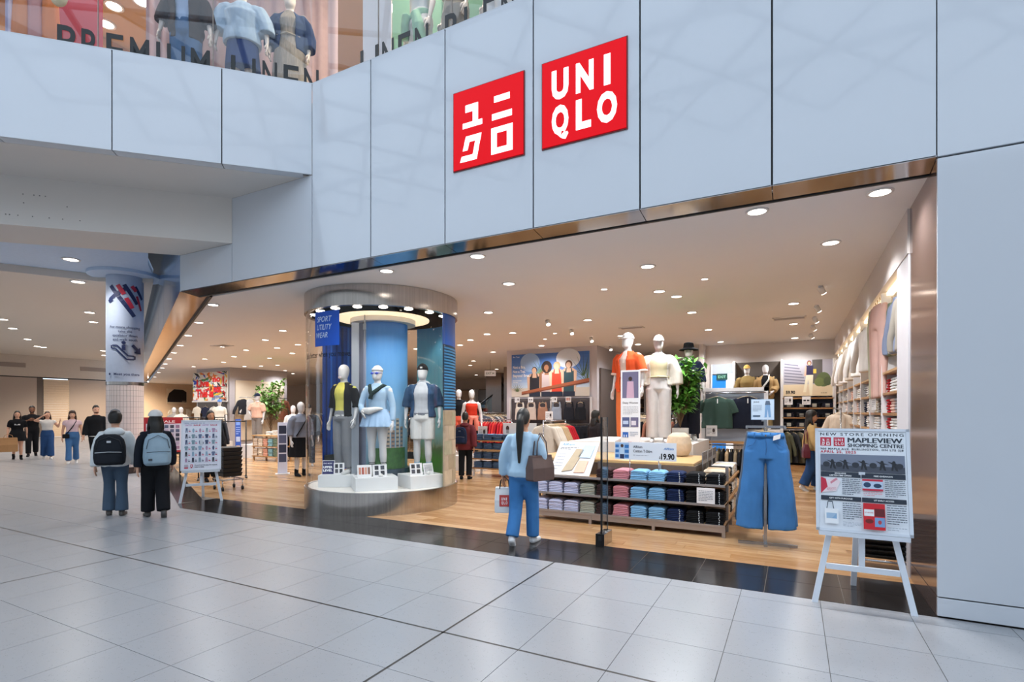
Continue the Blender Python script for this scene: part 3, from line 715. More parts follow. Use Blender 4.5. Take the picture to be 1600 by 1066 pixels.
# ------------------------------------------------------------------ figures: mannequins and people
TORSO = [(.456,.036,.026,.0),(.474,.074,.048,.002),(.495,.095,.064,.004),(.53,.100,.070,.006),(.57,.090,.062,.002),(.615,.076,.052,.0),(.66,.080,.055,.0),(.71,.092,.062,-.004),
         (.75,.099,.063,-.004),(.785,.094,.055,.0),(.806,.074,.046,.004),(.825,.046,.038,.004),(.842,.032,.032,.002),(.875,.029,.031,-.002)]
def tors(z):
    for a, b in zip(TORSO, TORSO[1:]):
        if a[0] <= z <= b[0]:
            t = (z - a[0]) / (b[0] - a[0]); return [a[k] + (b[k] - a[k]) * t for k in (1, 2, 3)]
    return list(TORSO[0][1:]) if z < TORSO[0][0] else list(TORSO[-1][1:])
def lerp(a, b, t): return tuple(a[i] + (b[i] - a[i]) * t for i in range(3))
MANN = mat('mannequin_white', '#dbd8d7', 0.35, var=0.01, spec=0.5)
EYE = plain('#1d1512', 0.3); LIP = plain('#a8625a', 0.5)
class Fig:
    def __init__(s, name, label, cat, loc, rz=0.0, H=1.8, skin=None, pose=None, person=False, voxel=None, group=None, slim=1.0, head=True, far=False):
        s.t = thing(name, label, cat, loc, rz, group); s.H = H; s.person = person; s.k = slim; s.far = far
        s.vx = voxel or (0.022 if far else 0.013); s.skin = skin or MANN
        J = dict(shL=(.104, .004, .792), elL=(.140, .018, .628), wrL=(.150, -.020, .480), shR=(-.104, .004, .792), elR=(-.140, .018, .628), wrR=(-.150, -.020, .480),
                 hpL=(.050, 0, .50), knL=(.052, -.006, .275), anL=(.055, .012, .042), hpR=(-.050, 0, .50), knR=(-.052, -.006, .275), anR=(-.055, .012, .042), tL=0.12, tR=-0.12, pL=0.0, pR=0.0, look=0.0, nod=0.0, curl=0.35)
        J.update(pose or {}); s.J = J; s.n = sum(map(ord, label)) % 97
        s.body(head)
    def sc(s, b):
        H = s.H; b.v = [(x * H, y * H, z * H) for x, y, z in b.v]; return b
    def arm(s, S_, t):
        a, e, w_ = s.J['sh' + S_], s.J['el' + S_], s.J['wr' + S_]
        return lerp(a, e, t * 2) if t < .5 else lerp(e, w_, t * 2 - 1)
    def leg(s, S_, t):
        a, e, w_ = s.J['hp' + S_], s.J['kn' + S_], s.J['an' + S_]
        return lerp(a, e, t * 2) if t < .5 else lerp(e, w_, t * 2 - 1)
    def headpt(s, p):               # turn the head about the neck
        c, n = math.cos(s.J['look']), math.sin(s.J['look']); x, y, z = p
        x, y = x * c - y * n, x * n + y * c
        dz = z - .86; cy = math.cos(s.J['nod']); sy = math.sin(s.J['nod'])
        return (x, y * cy - dz * sy, .86 + y * sy + dz * cy)
    def ring(s, cx, cy, z, rx, ry, n=20, wob=0.0, lobes=0, ph=0.0):
        return [(cx + rx * (1 + wob * math.sin(lobes * 2 * PI * i / n + ph)) * math.cos(2 * PI * i / n), cy + ry * (1 + wob * math.sin(lobes * 2 * PI * i / n + ph)) * math.sin(2 * PI * i / n), z) for i in range(n)]
    def body(s, head):
        b = B(); k = s.k
        b.loft([s.ring(0, yo, z, rx * k, ry * k) for z, rx, ry, yo in TORSO])
        hd = [(.858, .020, .026, -.010), (.868, .032, .042, -.012), (.885, .038, .050, -.010), (.905, .042, .054, -.006), (.930, .0455, .057, -.002), (.955, .045, .057, .0), (.975, .038, .049, .002), (.990, .025, .033, .003), (.999, .008, .010, .003)]
        if head: b.loft([[s.headpt(p) for p in s.ring(0, yo, z, rx, ry)] for z, rx, ry, yo in hd])
        if s.person and head:
            b.loft([[s.headpt(p) for p in s.ring(0, yy, z, r_, r_ * 1.4, 10)] for z, r_, yy in ((.925, .004, -.056), (.910, .007, -.062), (.900, .009, -.062), (.895, .005, -.056))])
            for sx in (-1, 1): b.ell(s.headpt((sx * .047, .004, .918)), .006, .012, .019, 8, 6)
        for S_, sx in (('L', 1), ('R', -1)):
            b.tube([lerp(s.J['sh' + S_], (0, 0, .80), .25)] + [s.arm(S_, t) for t in (0.06, .2, .38, .5, .62, .8, 1.0)], [.028, .031, .028, .025, .023, .022, .018, .014], 10)
            b.tube([s.leg(S_, t) for t in (0, .12, .3, .5, .6, .72, .88, 1.0)], [.050, .053, .044, .033, .033, .034, .024, .020], 12)
            a = Vector(s.J['an' + S_]); yaw = s.J['t' + S_]; pt = s.J['p' + S_]
            f = Vector((math.sin(yaw) , -math.cos(yaw) * math.cos(pt), -math.sin(pt) * 1.0)).normalized()
            dn = Vector((0, 0, -1)) if pt < 0.2 else (Vector((0, 0, -1)) - f * Vector((0, 0, -1)).dot(f)).normalized()
            heel = a + dn * .022 - f * .022
            b.tube([heel, a + dn * .022 + f * .02, a + dn * .026 + f * .06, a + dn * .031 + f * .10, a + dn * .032 + f * .112], [.017, .022, .019, .013, .006], 10)
            s.J['foot' + S_] = (a, f, dn)
        me = fuse(s.sc(b), 'body', [s.skin, EYE, LIP], s.vx * (.9 if s.person else 1), 3)
        e = B()
        for S_, sx in (('L', 1), ('R', -1)): s.hand(e, S_, sx)
        if s.person and head:
            e.m = 1
            for sx in (-1, 1): e.ell(s.headpt((sx * .018, -.053, .925)), .007, .005, .0045, 8, 5)
            e.m = 2; e.ell(s.headpt((0, -.055, .884)), .014, .005, .004, 8, 5)
        s.sc(e)
        bm = bmesh.new(); bm.from_mesh(me); em = e.mesh('e', [s.skin, EYE, LIP], True); bm.from_mesh(em); bm.to_mesh(me); bm.free(); bpy.data.meshes.remove(em)
        s.b = obj('body', me, None, s.t)
    def hand(s, e, S_, sx):
        w_ = Vector(s.J['wr' + S_]); d = (w_ - Vector(s.J['el' + S_])).normalized()
        # palm faces the body; thumb forward
        side = Vector((-sx, 0, 0)); side = (side - d * side.dot(d)).normalized(); fwd = d.cross(side).normalized()
        if fwd.y > 0: fwd = -fwd
        def P(a, f, i): return w_ + d * a + fwd * f + side * i
        def ringat(a, hw, ht): return [P(a, hw * math.cos(2 * PI * k / 10), ht * math.sin(2 * PI * k / 10)) for k in range(10)]
        e.loft([ringat(-.008, .013, .011), ringat(.010, .016, .010), ringat(.030, .022, .010), ringat(.050, .023, .009), ringat(.056, .020, .007)])
        c = s.J['curl']
        for f, L_ in ((.017, .036), (.006, .041), (-.005, .038), (-.016, .030)):
            a1, a2, a3 = .052, .052 + L_ * .45, .052 + L_ * .45 + L_ * .35 * math.cos(c)
            e.tube([P(a1 - .01, f, 0), P(a2, f * 1.05, .004 + .004 * c), P(a3, f * 1.05, .004 + L_ * .4 * math.sin(c)), P(a3 + L_ * .2 * math.cos(2 * c), f, .006 + L_ * .4 * math.sin(c) + L_ * .22 * math.sin(2 * c))], [.0056, .0054, .005, .0036], 7)
        e.tube([P(.012, .012, .003), P(.028, .026, .006), P(.044, .030, .010), P(.056, .028, .013)], [.0075, .0066, .006, .0042], 7)
    def put(s, name, b, m, wr=0.004, voxel=None, sm=3, ws=(10, 10, 4), label=None, parent=None):
        me = fuse(s.sc(b), name, m, voxel or s.vx, sm, wr * (0.6 if s.far else 1), ws, s.n)
        o = obj(name, me, None, parent or s.t)
        if label: o['label'] = label
        return o
    def hard(s, name, b, m, smooth=True, label=None):
        o = obj(name, s.sc(b), m, s.t, smooth=smooth)
        if label: o['label'] = label
        return o
    def top(s, m, name='top', z0=.50, z1=.835, sleeve=.5, infl=.012, sr0=.040, sr1=.034, flare=.0, opening=0.0, wr=.005, label=None, neck=.008):
        b = B(); k = s.k; n = 9
        zs = [z0 + (z1 - z0) * i / n for i in range(n + 1)]
        rings = []
        for z in zs:
            rx, ry, yo = tors(min(z, .87)); t = max(0, (.70 - z) / .2)
            inf = infl if z < .76 else (infl * .35 + .004 if z < .82 else neck)
            rx = max(rx * k, .084 * k if z < .7 else 0) + inf + flare * t; ry = max(ry * k, .056 * k if z < .7 else 0) + inf + flare * t * .8
            if not opening: rings.append(s.ring(0, yo, z, rx, ry, 22))
            else:
                th = .012; N = 20; o_ = []; i_ = []
                for q in range(N + 1):
                    a = -PI / 2 + opening + (2 * PI - 2 * opening) * q / N
                    o_.append((rx * math.cos(a), yo + ry * math.sin(a), z)); i_.append(((rx - th) * math.cos(a), yo + (ry - th) * math.sin(a), z))
                rings.append(o_ + i_[::-1])
        b.loft(rings)
        if sleeve > 0:
            for S_ in 'LR':
                ts = [sleeve * i / 5 for i in range(6)]
                sh = s.J['sh' + S_]; dz = sr0 - .030
                pts = [(sh[0] * .55, sh[1], sh[2] - dz * .8), (sh[0] * .92, sh[1], sh[2] - dz * .9)] + [s.arm(S_, t) for t in ts[1:]]
                b.tube(pts, [sr0 * .82, sr0 * .95] + [sr0 + (sr1 - sr0) * i / 5 for i in range(1, 6)], 12)
        return s.put(name, b, m, wr, label=label)
    def pants(s, m, name='trousers', end=.97, r=(.060, .050, .046), waist=.605, wr=.005, label=None):
        b = B(); k = s.k
        b.loft([s.ring(0, tors(z)[2], z, tors(z)[0] * k + (.013 if z > .51 else .018), tors(z)[1] * k + (.013 if z > .51 else .020), 20) for z in (.440, .462, .48, .50, .54, .58, waist)])
        for S_ in 'LR':
            ts = [end * i / 7 for i in range(8)]
            def rr(t): t /= end; return r[0] + (r[1] - r[0]) * t * 2 if t < .5 else r[1] + (r[2] - r[1]) * (t * 2 - 1)
            b.tube([s.leg(S_, t) for t in ts], [max(rr(t), .064 - .045 * t) for t in ts], 14)
        return s.put(name, b, m, wr, label=label, ws=(12, 12, 3))
    def skirt(s, m, name='skirt', z1=.62, z0=.33, flare=.05, pleats=0, wr=.004, label=None):
        b = B(); n = 8; N = 48 if pleats else 24
        zs = [z0 + (z1 - z0) * i / n for i in range(n + 1)]
        def rr(z):
            t = (z1 - z) / (z1 - z0); rx, ry, yo = tors(max(z, .53)); return max(rx, .082) + .008 + flare * t, max(ry, .06) + .008 + flare * t
        b.loft([s.ring(0, 0, z, *rr(z), N, .06 * (z1 - z) / (z1 - z0) if pleats else .03 * (z1 - z) / (z1 - z0), pleats or 5) for z in zs])
        return s.put(name, b, m, wr, sm=1 if pleats else 3, voxel=.010 if pleats else None, label=label)
    def shoes(s, m, high=.0, name='shoe'):
        for S_ in 'LR':
            a, f, dn = s.J['foot' + S_]; b = B()
            base = a + dn * .022
            b.tube([base - f * .030, base - f * .01, base + f * .03 + dn * .002, base + f * .075 + dn * .007, base + f * .115 + dn * .010, base + f * .125 + dn * .011], [.016, .026, .026, .024, .019, .008], 12)
            b.tube([base, a - dn * (.010 + high)], [.027, .027], 10)
            s.put(name, b, m, 0, sm=2)
    def hair(s, m, length=0.0, width=.05, pony=False, full=0.0, name='hair'):
        b = B()
        b.loft([[s.headpt(p) for p in s.ring(0, yo, z, rx + full, ry + full)] for z, rx, ry, yo in ((.885, .034, .030, .030), (.905, .044, .042, .022), (.930, .050, .052, .012), (.955, .050, .058, .004), (.978, .043, .054, .004), (.997, .030, .038, .004), (1.009, .010, .012, .004))])
        if length:
            if pony: pts = [(0, .052, .945), (0, .078, .915), (0, .080, .86), (.004, .082, .80), (.006, .080, .93 - length)]; rad = [.022, .028, .030, .027, .010]; b.tube([s.headpt(p) if p[2] > .86 else p for p in pts], rad, 12)
            else:
                b.loft([s.ring(0, yo, z, rx, ry) for z, rx, ry, yo in ((.93 - length, width * .6, .014, .062), (.93 - length * .7, width * 1.1, .022, .060), (.86, width, .030, .045), (.92, .048, .038, .022))])
                for sx in (-1, 1): b.tube([(sx * .046, .006, .94), (sx * .052, .012, .89), (sx * .056, .0, .84), (sx * .055, -.020, max(.78, .93 - length))], [.012, .016, .017, .009], 8)
        return s.put(name, b, m, .003, ws=(20, 20, 6))
    def cap(s, m, back=False, name='cap', label=None):
        b = B(); sg = 1 if back else -1; g = .010 if s.person else 0
        b.loft([[s.headpt(p) for p in s.ring(0, .002, z + g * .8, rx + g, ry + g)] for z, rx, ry in ((.945, .050, .062), (.962, .050, .061), (.985, .040, .050), (1.002, .024, .030), (1.009, .006, .008))])
        br = [(sg * 0 + x, sg * y, z) for x, y, z in ((-.040, .045, .947), (-.036, .078, .943), (-.018, .096, .940), (.018, .096, .940), (.036, .078, .943), (.040, .045, .947))]
        b.loft([[s.headpt(p) for p in br], [s.headpt((x, y, z + .007)) for x, y, z in br]])
        return s.put(name, b, m, 0, voxel=.008, sm=2, label=label)
    def hat(s, m, name='bucket_hat'):
        b = B(); b.loft([[s.headpt(p) for p in s.ring(0, 0, z, r_, r_ * 1.12)] for z, r_ in ((.930, .100), (.938, .099), (.955, .056), (.985, .052), (1.008, .046), (1.014, .02))])
        return s.put(name, b, m, .002, voxel=.010, sm=2)
    def strap(s, pts, m, r_=.006, name='strap', flat=2.5):
        b = B(); b.tube(pts, r_, 8, flat=flat); return s.hard(name, b, m)
BLACK = fab('#17181c'); NAVY = fab('#1d2740'); DEN = mat('denim', '#3f76b0', 0.85, var=0.16, scale=7, bump=0.3, bscale=420, spec=0.2); DDEN = mat('dark_denim', '#2b4a78', 0.85, var=0.14, scale=7, bump=0.3, bscale=420, spec=0.2)
WFAB = fab('#d9d7d4'); GREYF = fab('#8d9299'); LGREY = fab('#b7b9bd')
WALKB = dict(knL=(.052, -.055, .282), anL=(.055, -.055, .042), knR=(-.052, .015, .275), anR=(-.055, .100, .062), pR=.65, pL=0.0,
             elL=(.138, .045, .630), wrL=(.145, .055, .485), elR=(-.138, -.005, .630), wrR=(-.146, -.065, .490))
def flip(p):
    q = {}
    for k, v in p.items():
        k2 = k[:-1] + {'L': 'R', 'R': 'L'}.get(k[-1], k[-1]) if k[-1] in 'LR' else k
        q[k2] = (-v[0], v[1], v[2]) if isinstance(v, tuple) else v
    return q
# ------------------------------------------------------------------ round glass display case
KX, KY = -7.38, 2.02; KR = 1.30
kc = thing('display_case', 'round glass display case with brushed steel base and top ring at the shop entrance', 'display case', (KX, KY, 0), toward_cam(KX, KY))
kz = kc.rotation_euler[2]
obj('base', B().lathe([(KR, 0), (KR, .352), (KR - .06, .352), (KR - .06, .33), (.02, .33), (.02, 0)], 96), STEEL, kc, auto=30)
obj('floor_disc', B().lathe([(KR - .06, .33), (KR - .06, .345), (.02, .345), (.02, .33)], 64), plain('#ece6de', .5), kc, auto=30)
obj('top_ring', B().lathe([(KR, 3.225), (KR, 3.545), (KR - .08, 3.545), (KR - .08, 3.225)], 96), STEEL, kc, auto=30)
obj('cap_disc', B().lathe([(KR - .08, 3.24), (KR - .08, 3.30), (.5, 3.30), (.5, 3.24)], 64), mat('mirror_disc', '#8fa4b8', .12, .7), kc, auto=30)
obj('ceiling_disc', B().lathe([(.80, 3.20), (.80, 3.24), (.42, 3.24), (.42, 3.20)], 64), lamp_mat('cove_glow', '#ffdca6', 1.1), kc, auto=30)
obj('cornice', B().lathe([(.56, 3.12), (.56, 3.20), (.42, 3.20), (.42, 3.12)], 64), plain('#e6ddd2', .5), kc, auto=30)
CG = glass_mat('case_glass', (0.97, 0.98, 0.98), 0.03)
def arc(name, r0, r1, a0, a1, z0, z1, m, n=24, parent=None):      # angles: 0 = towards the camera, positive to the right
    return obj(name, B().lathe([(r0, z0), (r1, z0), (r1, z1), (r0, z1)], n, a0=-PI / 2 + R(a0), a1=-PI / 2 + R(a1)), m, parent or kc, auto=30)
for a0, a1 in ((-95, -34), (-33.6, 42), (42.4, 52)): arc('glass_pane', KR - .035, KR - .025, a0, a1, .352, 3.225, CG, 28)
# central drum with the printed wrap
def wrap_mat(name, stops, extra=None):      # a printed picture, told by height in metres
    m = bpy.data.materials.new(name); m.use_nodes = True; nt = m.node_tree; p = nt.nodes['Principled BSDF']; p.inputs['Roughness'].default_value = .35
    tc = nt.nodes.new('ShaderNodeTexCoord'); sx = nt.nodes.new('ShaderNodeSeparateXYZ'); nt.links.new(tc.outputs['Object'], sx.inputs[0])
    n = nt.nodes.new('ShaderNodeTexNoise'); n.inputs['Scale'].default_value = 5; mp = nt.nodes.new('ShaderNodeMapping'); mp.inputs['Scale'].default_value = extra or (4, 4, .4)
    nt.links.new(tc.outputs['Object'], mp.inputs[0]); nt.links.new(mp.outputs[0], n.inputs['Vector'])
    md = nt.nodes.new('ShaderNodeMath'); md.operation = 'MULTIPLY_ADD'; md.inputs[1].default_value = .35; nt.links.new(n.outputs['Fac'], md.inputs[0]); nt.links.new(sx.outputs['Z'], md.inputs[2])
    mr = nt.nodes.new('ShaderNodeMapRange'); mr.inputs['From Min'].default_value = .3; mr.inputs['From Max'].default_value = 3.4
    nt.links.new(md.outputs[0], mr.inputs['Value'])
    cr = nt.nodes.new('ShaderNodeValToRGB'); e = cr.color_ramp.elements
    while len(e) > 1: e.remove(e[-1])
    for i, (q, c) in enumerate(stops):
        x = e[0] if i == 0 else e.new(q); x.position = q; x.color = rgb(c)
    nt.links.new(mr.outputs['Result'], cr.inputs['Fac']); nt.links.new(cr.outputs['Color'], p.inputs['Base Color'])
    return m
dr = obj('drum', B().cyl(0, 0, .345, 3.12, .415, 48), mat('drum_core', '#b9c3d0', .5), kc, auto=30)
arc('drum_print', .416, .420, -42, 100, .62, 3.12, wrap_mat('sky_print', ((0, '#2f5d3a'), (.14, '#3f7a45'), (.20, '#7fa3b0'), (.34, '#a9cde6'), (.6, '#6fa8d8'), (1, '#2e78c6'))), 32)
arc('drum_print', .416, .421, -78, -44, .62, 3.12, mat('tower_print', '#8d93a8', .4, var=.3, scale=4, stretch=(6, 6, .2)), 12)
arc('drum_skirt', .43, .47, -180, 179, .345, .62, plain('#3c4f5c', .35, .3), 40)
for i in range(5):                          # towers in the print, each with window rows
    a = -6 + 12 * i; h_ = (.42, .62, .30, .5, .36)[i]
    arc('printed_tower', .4205, .4215, a, a + 9, .98, .98 + h_, mat('tower_face_%d' % (i % 2), ('#a98f7e', '#c3b29c')[i % 2], .5), 4)
    for k in range(int(h_ / .07)): arc('printed_window_row', .4216, .4220, a + 1, a + 8, 1.0 + .07 * k, 1.03 + .07 * k, plain('#5d6672', .4), 4)
arc('printed_trees', .4217, .4225, -30, 60, .62, .98, mat('foliage_print', '#3e6b33', .6, var=.6, scale=14), 20)
# curved printed back panels
LB = wrap_mat('teal_print', ((0, '#2f7a2c'), (.16, '#4f9a35'), (.24, '#6b8a60'), (.36, '#8fc7c9'), (.7, '#7cc4d6'), (1, '#3d93c9')))
BP = mat('blue_print', '#0d3f9e', .35, var=.5, scale=2.2, stretch=(7, 7, .05))
arc('back_panel', KR - .07, KR - .05, 52, 148, .352, 3.225, LB, 36)
arc('back_panel', KR - .055, KR - .05 + .012, 50, 118, 2.72, 3.225, plain('#1c62c4', .4), 24)
arc('back_panel', KR - .049, KR - .036, 50, 118, 1.62, 2.72, mat('slat_back', '#16324f', .5), 24)
for k in range(21): arc('printed_slat', KR - .036, KR - .030, 51, 117, 1.65 + .05 * k, 1.678 + .05 * k, plain('#3f8fc4', .4), 20)
arc('back_panel', KR - .049, KR - .036, 50, 118, .352, 1.62, mat('stone_print', '#b6a58f', .6, var=.35, scale=5), 24)
for k in range(5):
    for a in range(4): arc('printed_stone', KR - .036, KR - .031, 51 + 14 * a + (7 if k % 2 else 0), 51 + 14 * a + 13 + (7 if k % 2 else 0), .37 + .25 * k, .37 + .25 * k + .235, mat('stone_face_%d' % ((a + k) % 3), ('#c2b299', '#a5977f', '#ada78d')[(a + k) % 3], .6, var=.25, scale=7), 5)
arc('back_panel', KR - .07, KR - .05, 185, 240, .50, 3.225, BP, 24)
for k in range(9): arc('printed_stripe', KR - .074, KR - .070, 187 + 6 * k, 189 + 6 * k, .6, 3.2, plain(('#0a2f86', '#2e6ad0', '#06246a')[k % 3], .4), 3)
arc('back_rail', KR - .12, KR - .09, 150, 240, .66, .80, plain('#23282c', .4), 20)
obj('bracket', B().cyl(-.30, -.52, 2.75, 3.2, .010, 8).cbox((-.30, -.52, 3.0), .05, .04, .10), GREYM, kc)
obj('bracket', B().box(-.52, -.40, -.30, -.22, .36, 3.1), plain('#b8bcc4', .3, .5), kc)
for a in range(-80, 90, 20):                # lamps in the underside of the ring
    q = R(a); x, y = (KR - .16) * math.sin(q), -(KR - .16) * math.cos(q)
    l = obj('case_lamp', B().lathe([(.03, 3.205), (.065, 3.215), (.075, 3.238)], 16, (x, y, 0)), LENS, kc)
for a in (-60, -20, 20, 60, 120, -120):
    q = R(a); spot_lamp(kc, 26, (1, .93, .84), 100, .05, ((KR - .2) * math.sin(q), -(KR - .2) * math.cos(q), 3.19), (R(20) * math.cos(q), R(20) * math.sin(q), 0))
# banner and slogan on the glass
sh = Sheet(.54, .54); sh.rect(0, 0, 1, 1, '#1057c8')
for t, y in (('SPORT', .70), ('UTILITY', .47), ('WEAR', .24)): sh.text(t, .12 if t != 'WEAR' else .08, y, .155, '#d8ecff', w=.62 if t != 'WEAR' else .5, bold=.006, shear=.25)
sh2 = Sheet(1, 1); sh2.c = sh.c; sh2.f = sh.f; rr_ = KR - .02; a0 = R(-55)
sub = []
sh2.v = [((rr_ - y) * math.sin(a0 + x / rr_), -(rr_ - y) * math.cos(a0 + x / rr_), z + 2.62) for x, y, z in sh.v]
bn = arc('banner', KR - .024, KR - .021, -55, -55 + math.degrees(.54 / rr_), 2.62, 3.16, plain('#1057c8', .4), 12); bn['label'] = 'blue banner reading SPORT UTILITY WEAR'
sh2.f = sh.f[1:]; sh2.c = sh.c[1:]
sh2.build('banner_lettering', kc)
sl = Sheet(1, 1); sl.text("Life's better when you move.", 0, 0, .085, '#15171c', bold=.012, w=1.12)
sl.v = [((rr_ + .001) * math.sin(R(-72) + x / rr_), -(rr_ + .001) * math.cos(R(-72) + x / rr_), z + 2.45) for x, y, z in sl.v]
sl.build('slogan', kc)
def plinth(px, py_front, d, w_, dp, h_, rz, label):
    x, y = D(px, d); t = obj('plinth', B().box(-w_ / 2, w_ / 2, -dp / 2, dp / 2, 0, h_), plain('#f1f0ef', .4), None, (x, y, .345), rz, bevel=.004)
    return tag(t, label, 'plinth'), x, y
def card(label, loc, rz, w_, h_, style, name='price_card', lean=.25):
    t = thing(name, label, 'sign', loc, rz)
    o = obj('board', B().plate([(-w_ / 2, 0), (w_ / 2, 0), (w_ / 2, h_), (-w_ / 2, h_)], 0, .006), WHITEP, t); o.rotation_euler = (-lean, 0, 0)
    s = Sheet(w_, h_)
    if style == 'navy': s.rect(.04, .04, .96, .96, '#2a2a62'); s.text('FIND MORE', .1, .74, .09, '#e8e8f4', w=.7); s.text('UPPER', .1, .45, .15, '#ffffff', w=.75, bold=.04); s.text('LEVEL', .1, .22, .15, '#ffffff', w=.75, bold=.04)
    elif style == 'items':
        for i in range(2):
            for j in range(2): s.rect(.12 + .42 * i, .15 + .42 * j, .40 + .42 * i, .48 + .42 * j, '#2a2c33' if (i + j) % 2 else '#4a4d57')
    elif style == 'face': s.rect(.55, .2, .85, .8, '#c9c4c4'); s.disc(.68, .55, .12, .18, '#3a2a26'); s.lines(.1, .2, .48, .8, 5, '#9a9a9a')
    elif style == 'bra': s.rect(.15, .4, .45, .6, '#33343c'); s.rect(.55, .4, .85, .6, '#33343c'); s.lines(.1, .1, .9, .3, 2, '#9a9a9a')
    elif style == 'warm':
        for i in range(4): s.rect(.10 + .21 * i, .25, .26 + .21 * i, .8, ('#c98a72', '#b5543f', '#d9a08a', '#8a5f50')[i])
    else: s.lines(.1, .15, .9, .85, 7, '#8d8f96')
    s.build('print', o, (-w_ / 2, 0, 0)); return t
rzK = toward_cam(KX, KY)
p1, x1, y1 = plinth(530, 761, 9.05, .56, .56, .20, rzK + R(-8), 'white plinth under the mannequin in yellow tee, left in the display case')
p2, x2, y2 = plinth(585, 767, 8.62, .66, .50, .21, rzK + R(10), 'white plinth under the tennis mannequin, middle of the display case')
p3, x3, y3 = plinth(657, 763, 8.92, .60, .52, .21, rzK + R(22), 'white plinth under the mannequin in navy jacket, right in the display case')
# mannequin 1: yellow tee, dark jacket, grey trousers
f = Fig('mannequin', 'white mannequin in yellow tee, black jacket and grey trousers in the display case', 'mannequin', (x1 + .05, y1 + .06, .545), rzK + R(-38), 1.86, None, dict(elL=(.145, .01, .63), wrL=(.16, -.04, .50), look=.1))
f.top(fab('#e4d86a'), 'tee', z0=.53, sleeve=.3, infl=.010); f.top(BLACK, 'jacket', z0=.52, sleeve=.62, infl=.022, sr0=.046, sr1=.042, opening=.55)
f.top(WFAB, 'undershirt', z0=.49, z1=.54, sleeve=0, infl=.014); f.pants(fab('#8f8f93'), r=(.064, .056, .050), end=.97, waist=.58); f.shoes(WFAB)
b = B(); b.ell(f.headpt((.0, -.062, .875)), .016, .012, .014, 10, 6); f.hard('chewing_gum_bubble', b, plain('#d9c4c8', .2))
# mannequin 2: tennis outfit
f = Fig('mannequin', 'white mannequin in pale blue tennis skirt with sweater over shoulders in the display case', 'mannequin', (x2 + .02, y2 + .05, .555), rzK + R(-22), 1.80, None, dict(elR=(-.15, -.02, .64), wrR=(-.10, -.10, .575), look=-.1), slim=.93)
f.top(fab('#a9c4dc'), 'long_sleeve_tee', z0=.585, sleeve=.95, infl=.005, sr0=.034, sr1=.024, wr=.003); f.skirt(fab('#a4bfdc'), z1=.60, z0=.44, flare=.055, pleats=18)
f.strap([(-.09, .02, .795), (-.062, -.02, .812), (-.04, -.072, .765), (-.022, -.088, .735)], fab('#1f3130'), .018, 'sweater_sleeve', 1); f.strap([(.09, .02, .795), (.062, -.02, .812), (.015, -.072, .765), (-.02, -.088, .735), (-.03, -.092, .69)], fab('#1f3130'), .018, 'sweater_sleeve', 1)
b = B(); b.loft([f.ring(0, yo, z, rx, ry) for z, rx, ry, yo in ((.69, .075, .014, .075), (.75, .100, .02, .068), (.80, .095, .035, .045), (.82, .06, .03, .03))]); f.put('sweater', b, fab('#1f3130'), .005)
b = B(); b.tube([(-.10, -.02, .585), (-.09, -.085, .585), (-.03, -.105, .585), (.03, -.095, .60), (.08, -.06, .605)], [.012, .030, .034, .022, .008], 10); f.put('waist_bag', b, WFAB, 0)
b = B(); b.loft([[f.headpt(p) for p in f.ring(0, 0, z, r_, r_ * 1.24)] for z, r_ in ((.943, .0475), (.965, .0475), (.966, .044), (.942, .044))]); f.hard('headband', b, WFAB)
b = B()
for sx in (-1, 1): b.ell(f.headpt((sx * .022, -.056, .922)), .017, .008, .010, 10, 6)
b.tube([f.headpt(p) for p in ((-.046, -.01, .927), (-.036, -.045, .926), (0, -.060, .925), (.036, -.045, .926), (.046, -.01, .927))], .003, 6); f.hard('sunglasses', b, plain('#2440b8', .2))
for S_ in 'LR':
    for z in (.10, .115):
        an = f.leg(S_, 1 - (z - .042) / .47); f.hard('sock_stripe', B().loft([f.ring(an[0], an[1], zz, .027, .027, 12) for zz in (z, z + .007)]), BLACK)
f.shoes(WFAB, .03)
# mannequin 3: navy jacket
f = Fig('mannequin', 'white mannequin in navy jacket, white shorts and black cap in the display case', 'mannequin', (x3 + .0, y3 + .06, .555), rzK + R(-18), 1.84, None, dict(elL=(.155, .01, .635), wrL=(.165, -.03, .505), elR=(-.155, .02, .635), wrR=(-.16, .0, .50)))
f.top(fab('#b9bcc2'), 'sweatshirt', z0=.525, sleeve=.2, infl=.014); f.top(fab('#2f4a68'), 'jacket', z0=.515, sleeve=.60, infl=.026, sr0=.052, sr1=.046, opening=.62, wr=.008)
b = B(); b.loft([f.ring(0, yo, z, rx, ry) for z, rx, ry, yo in ((.78, .05, .015, .07), (.805, .080, .045, .045), (.83, .062, .055, .022), (.848, .044, .046, .012))]); f.put('hood', b, fab('#b9bcc2'), .004)
for z in (.535, .547): f.hard('hem_stripe', B().loft([f.ring(0, 0, zz, .102, .077, 24) for zz in (z, z + .006)]), NAVY)
f.pants(WFAB, 'shorts', end=.42, r=(.064, .064, .062), waist=.60); f.cap(BLACK, True, 'cap')
f.hard('cap_badge', B().cbox(f.headpt((0, -.060, .965)), .02, .006, .016), WFAB)
for S_ in 'LR': an = f.leg(S_, .93); b = B(); b.loft([f.ring(an[0], an[1], z, .027, .027, 12) for z in (.06, .125)]); f.put('sock', b, fab('#9fc0d6'), 0)
f.shoes(WFAB, .01)
def on(x, y, dx, dy, rz): c, s_ = math.cos(rz), math.sin(rz); return x + dx * c - dy * s_, y + dx * s_ + dy * c
q = on(x1, y1, -.14, -.20, rzK - R(8)); card('navy card reading UPPER LEVEL at the feet of the yellow tee mannequin', (*q, .547), rzK - R(8), .20, .24, 'navy')
q = on(x1, y1, .05, -.23, rzK - R(8)); card('white card with small pictures beside the navy card in the display case', (*q, .547), rzK + R(6), .17, .20, 'items')
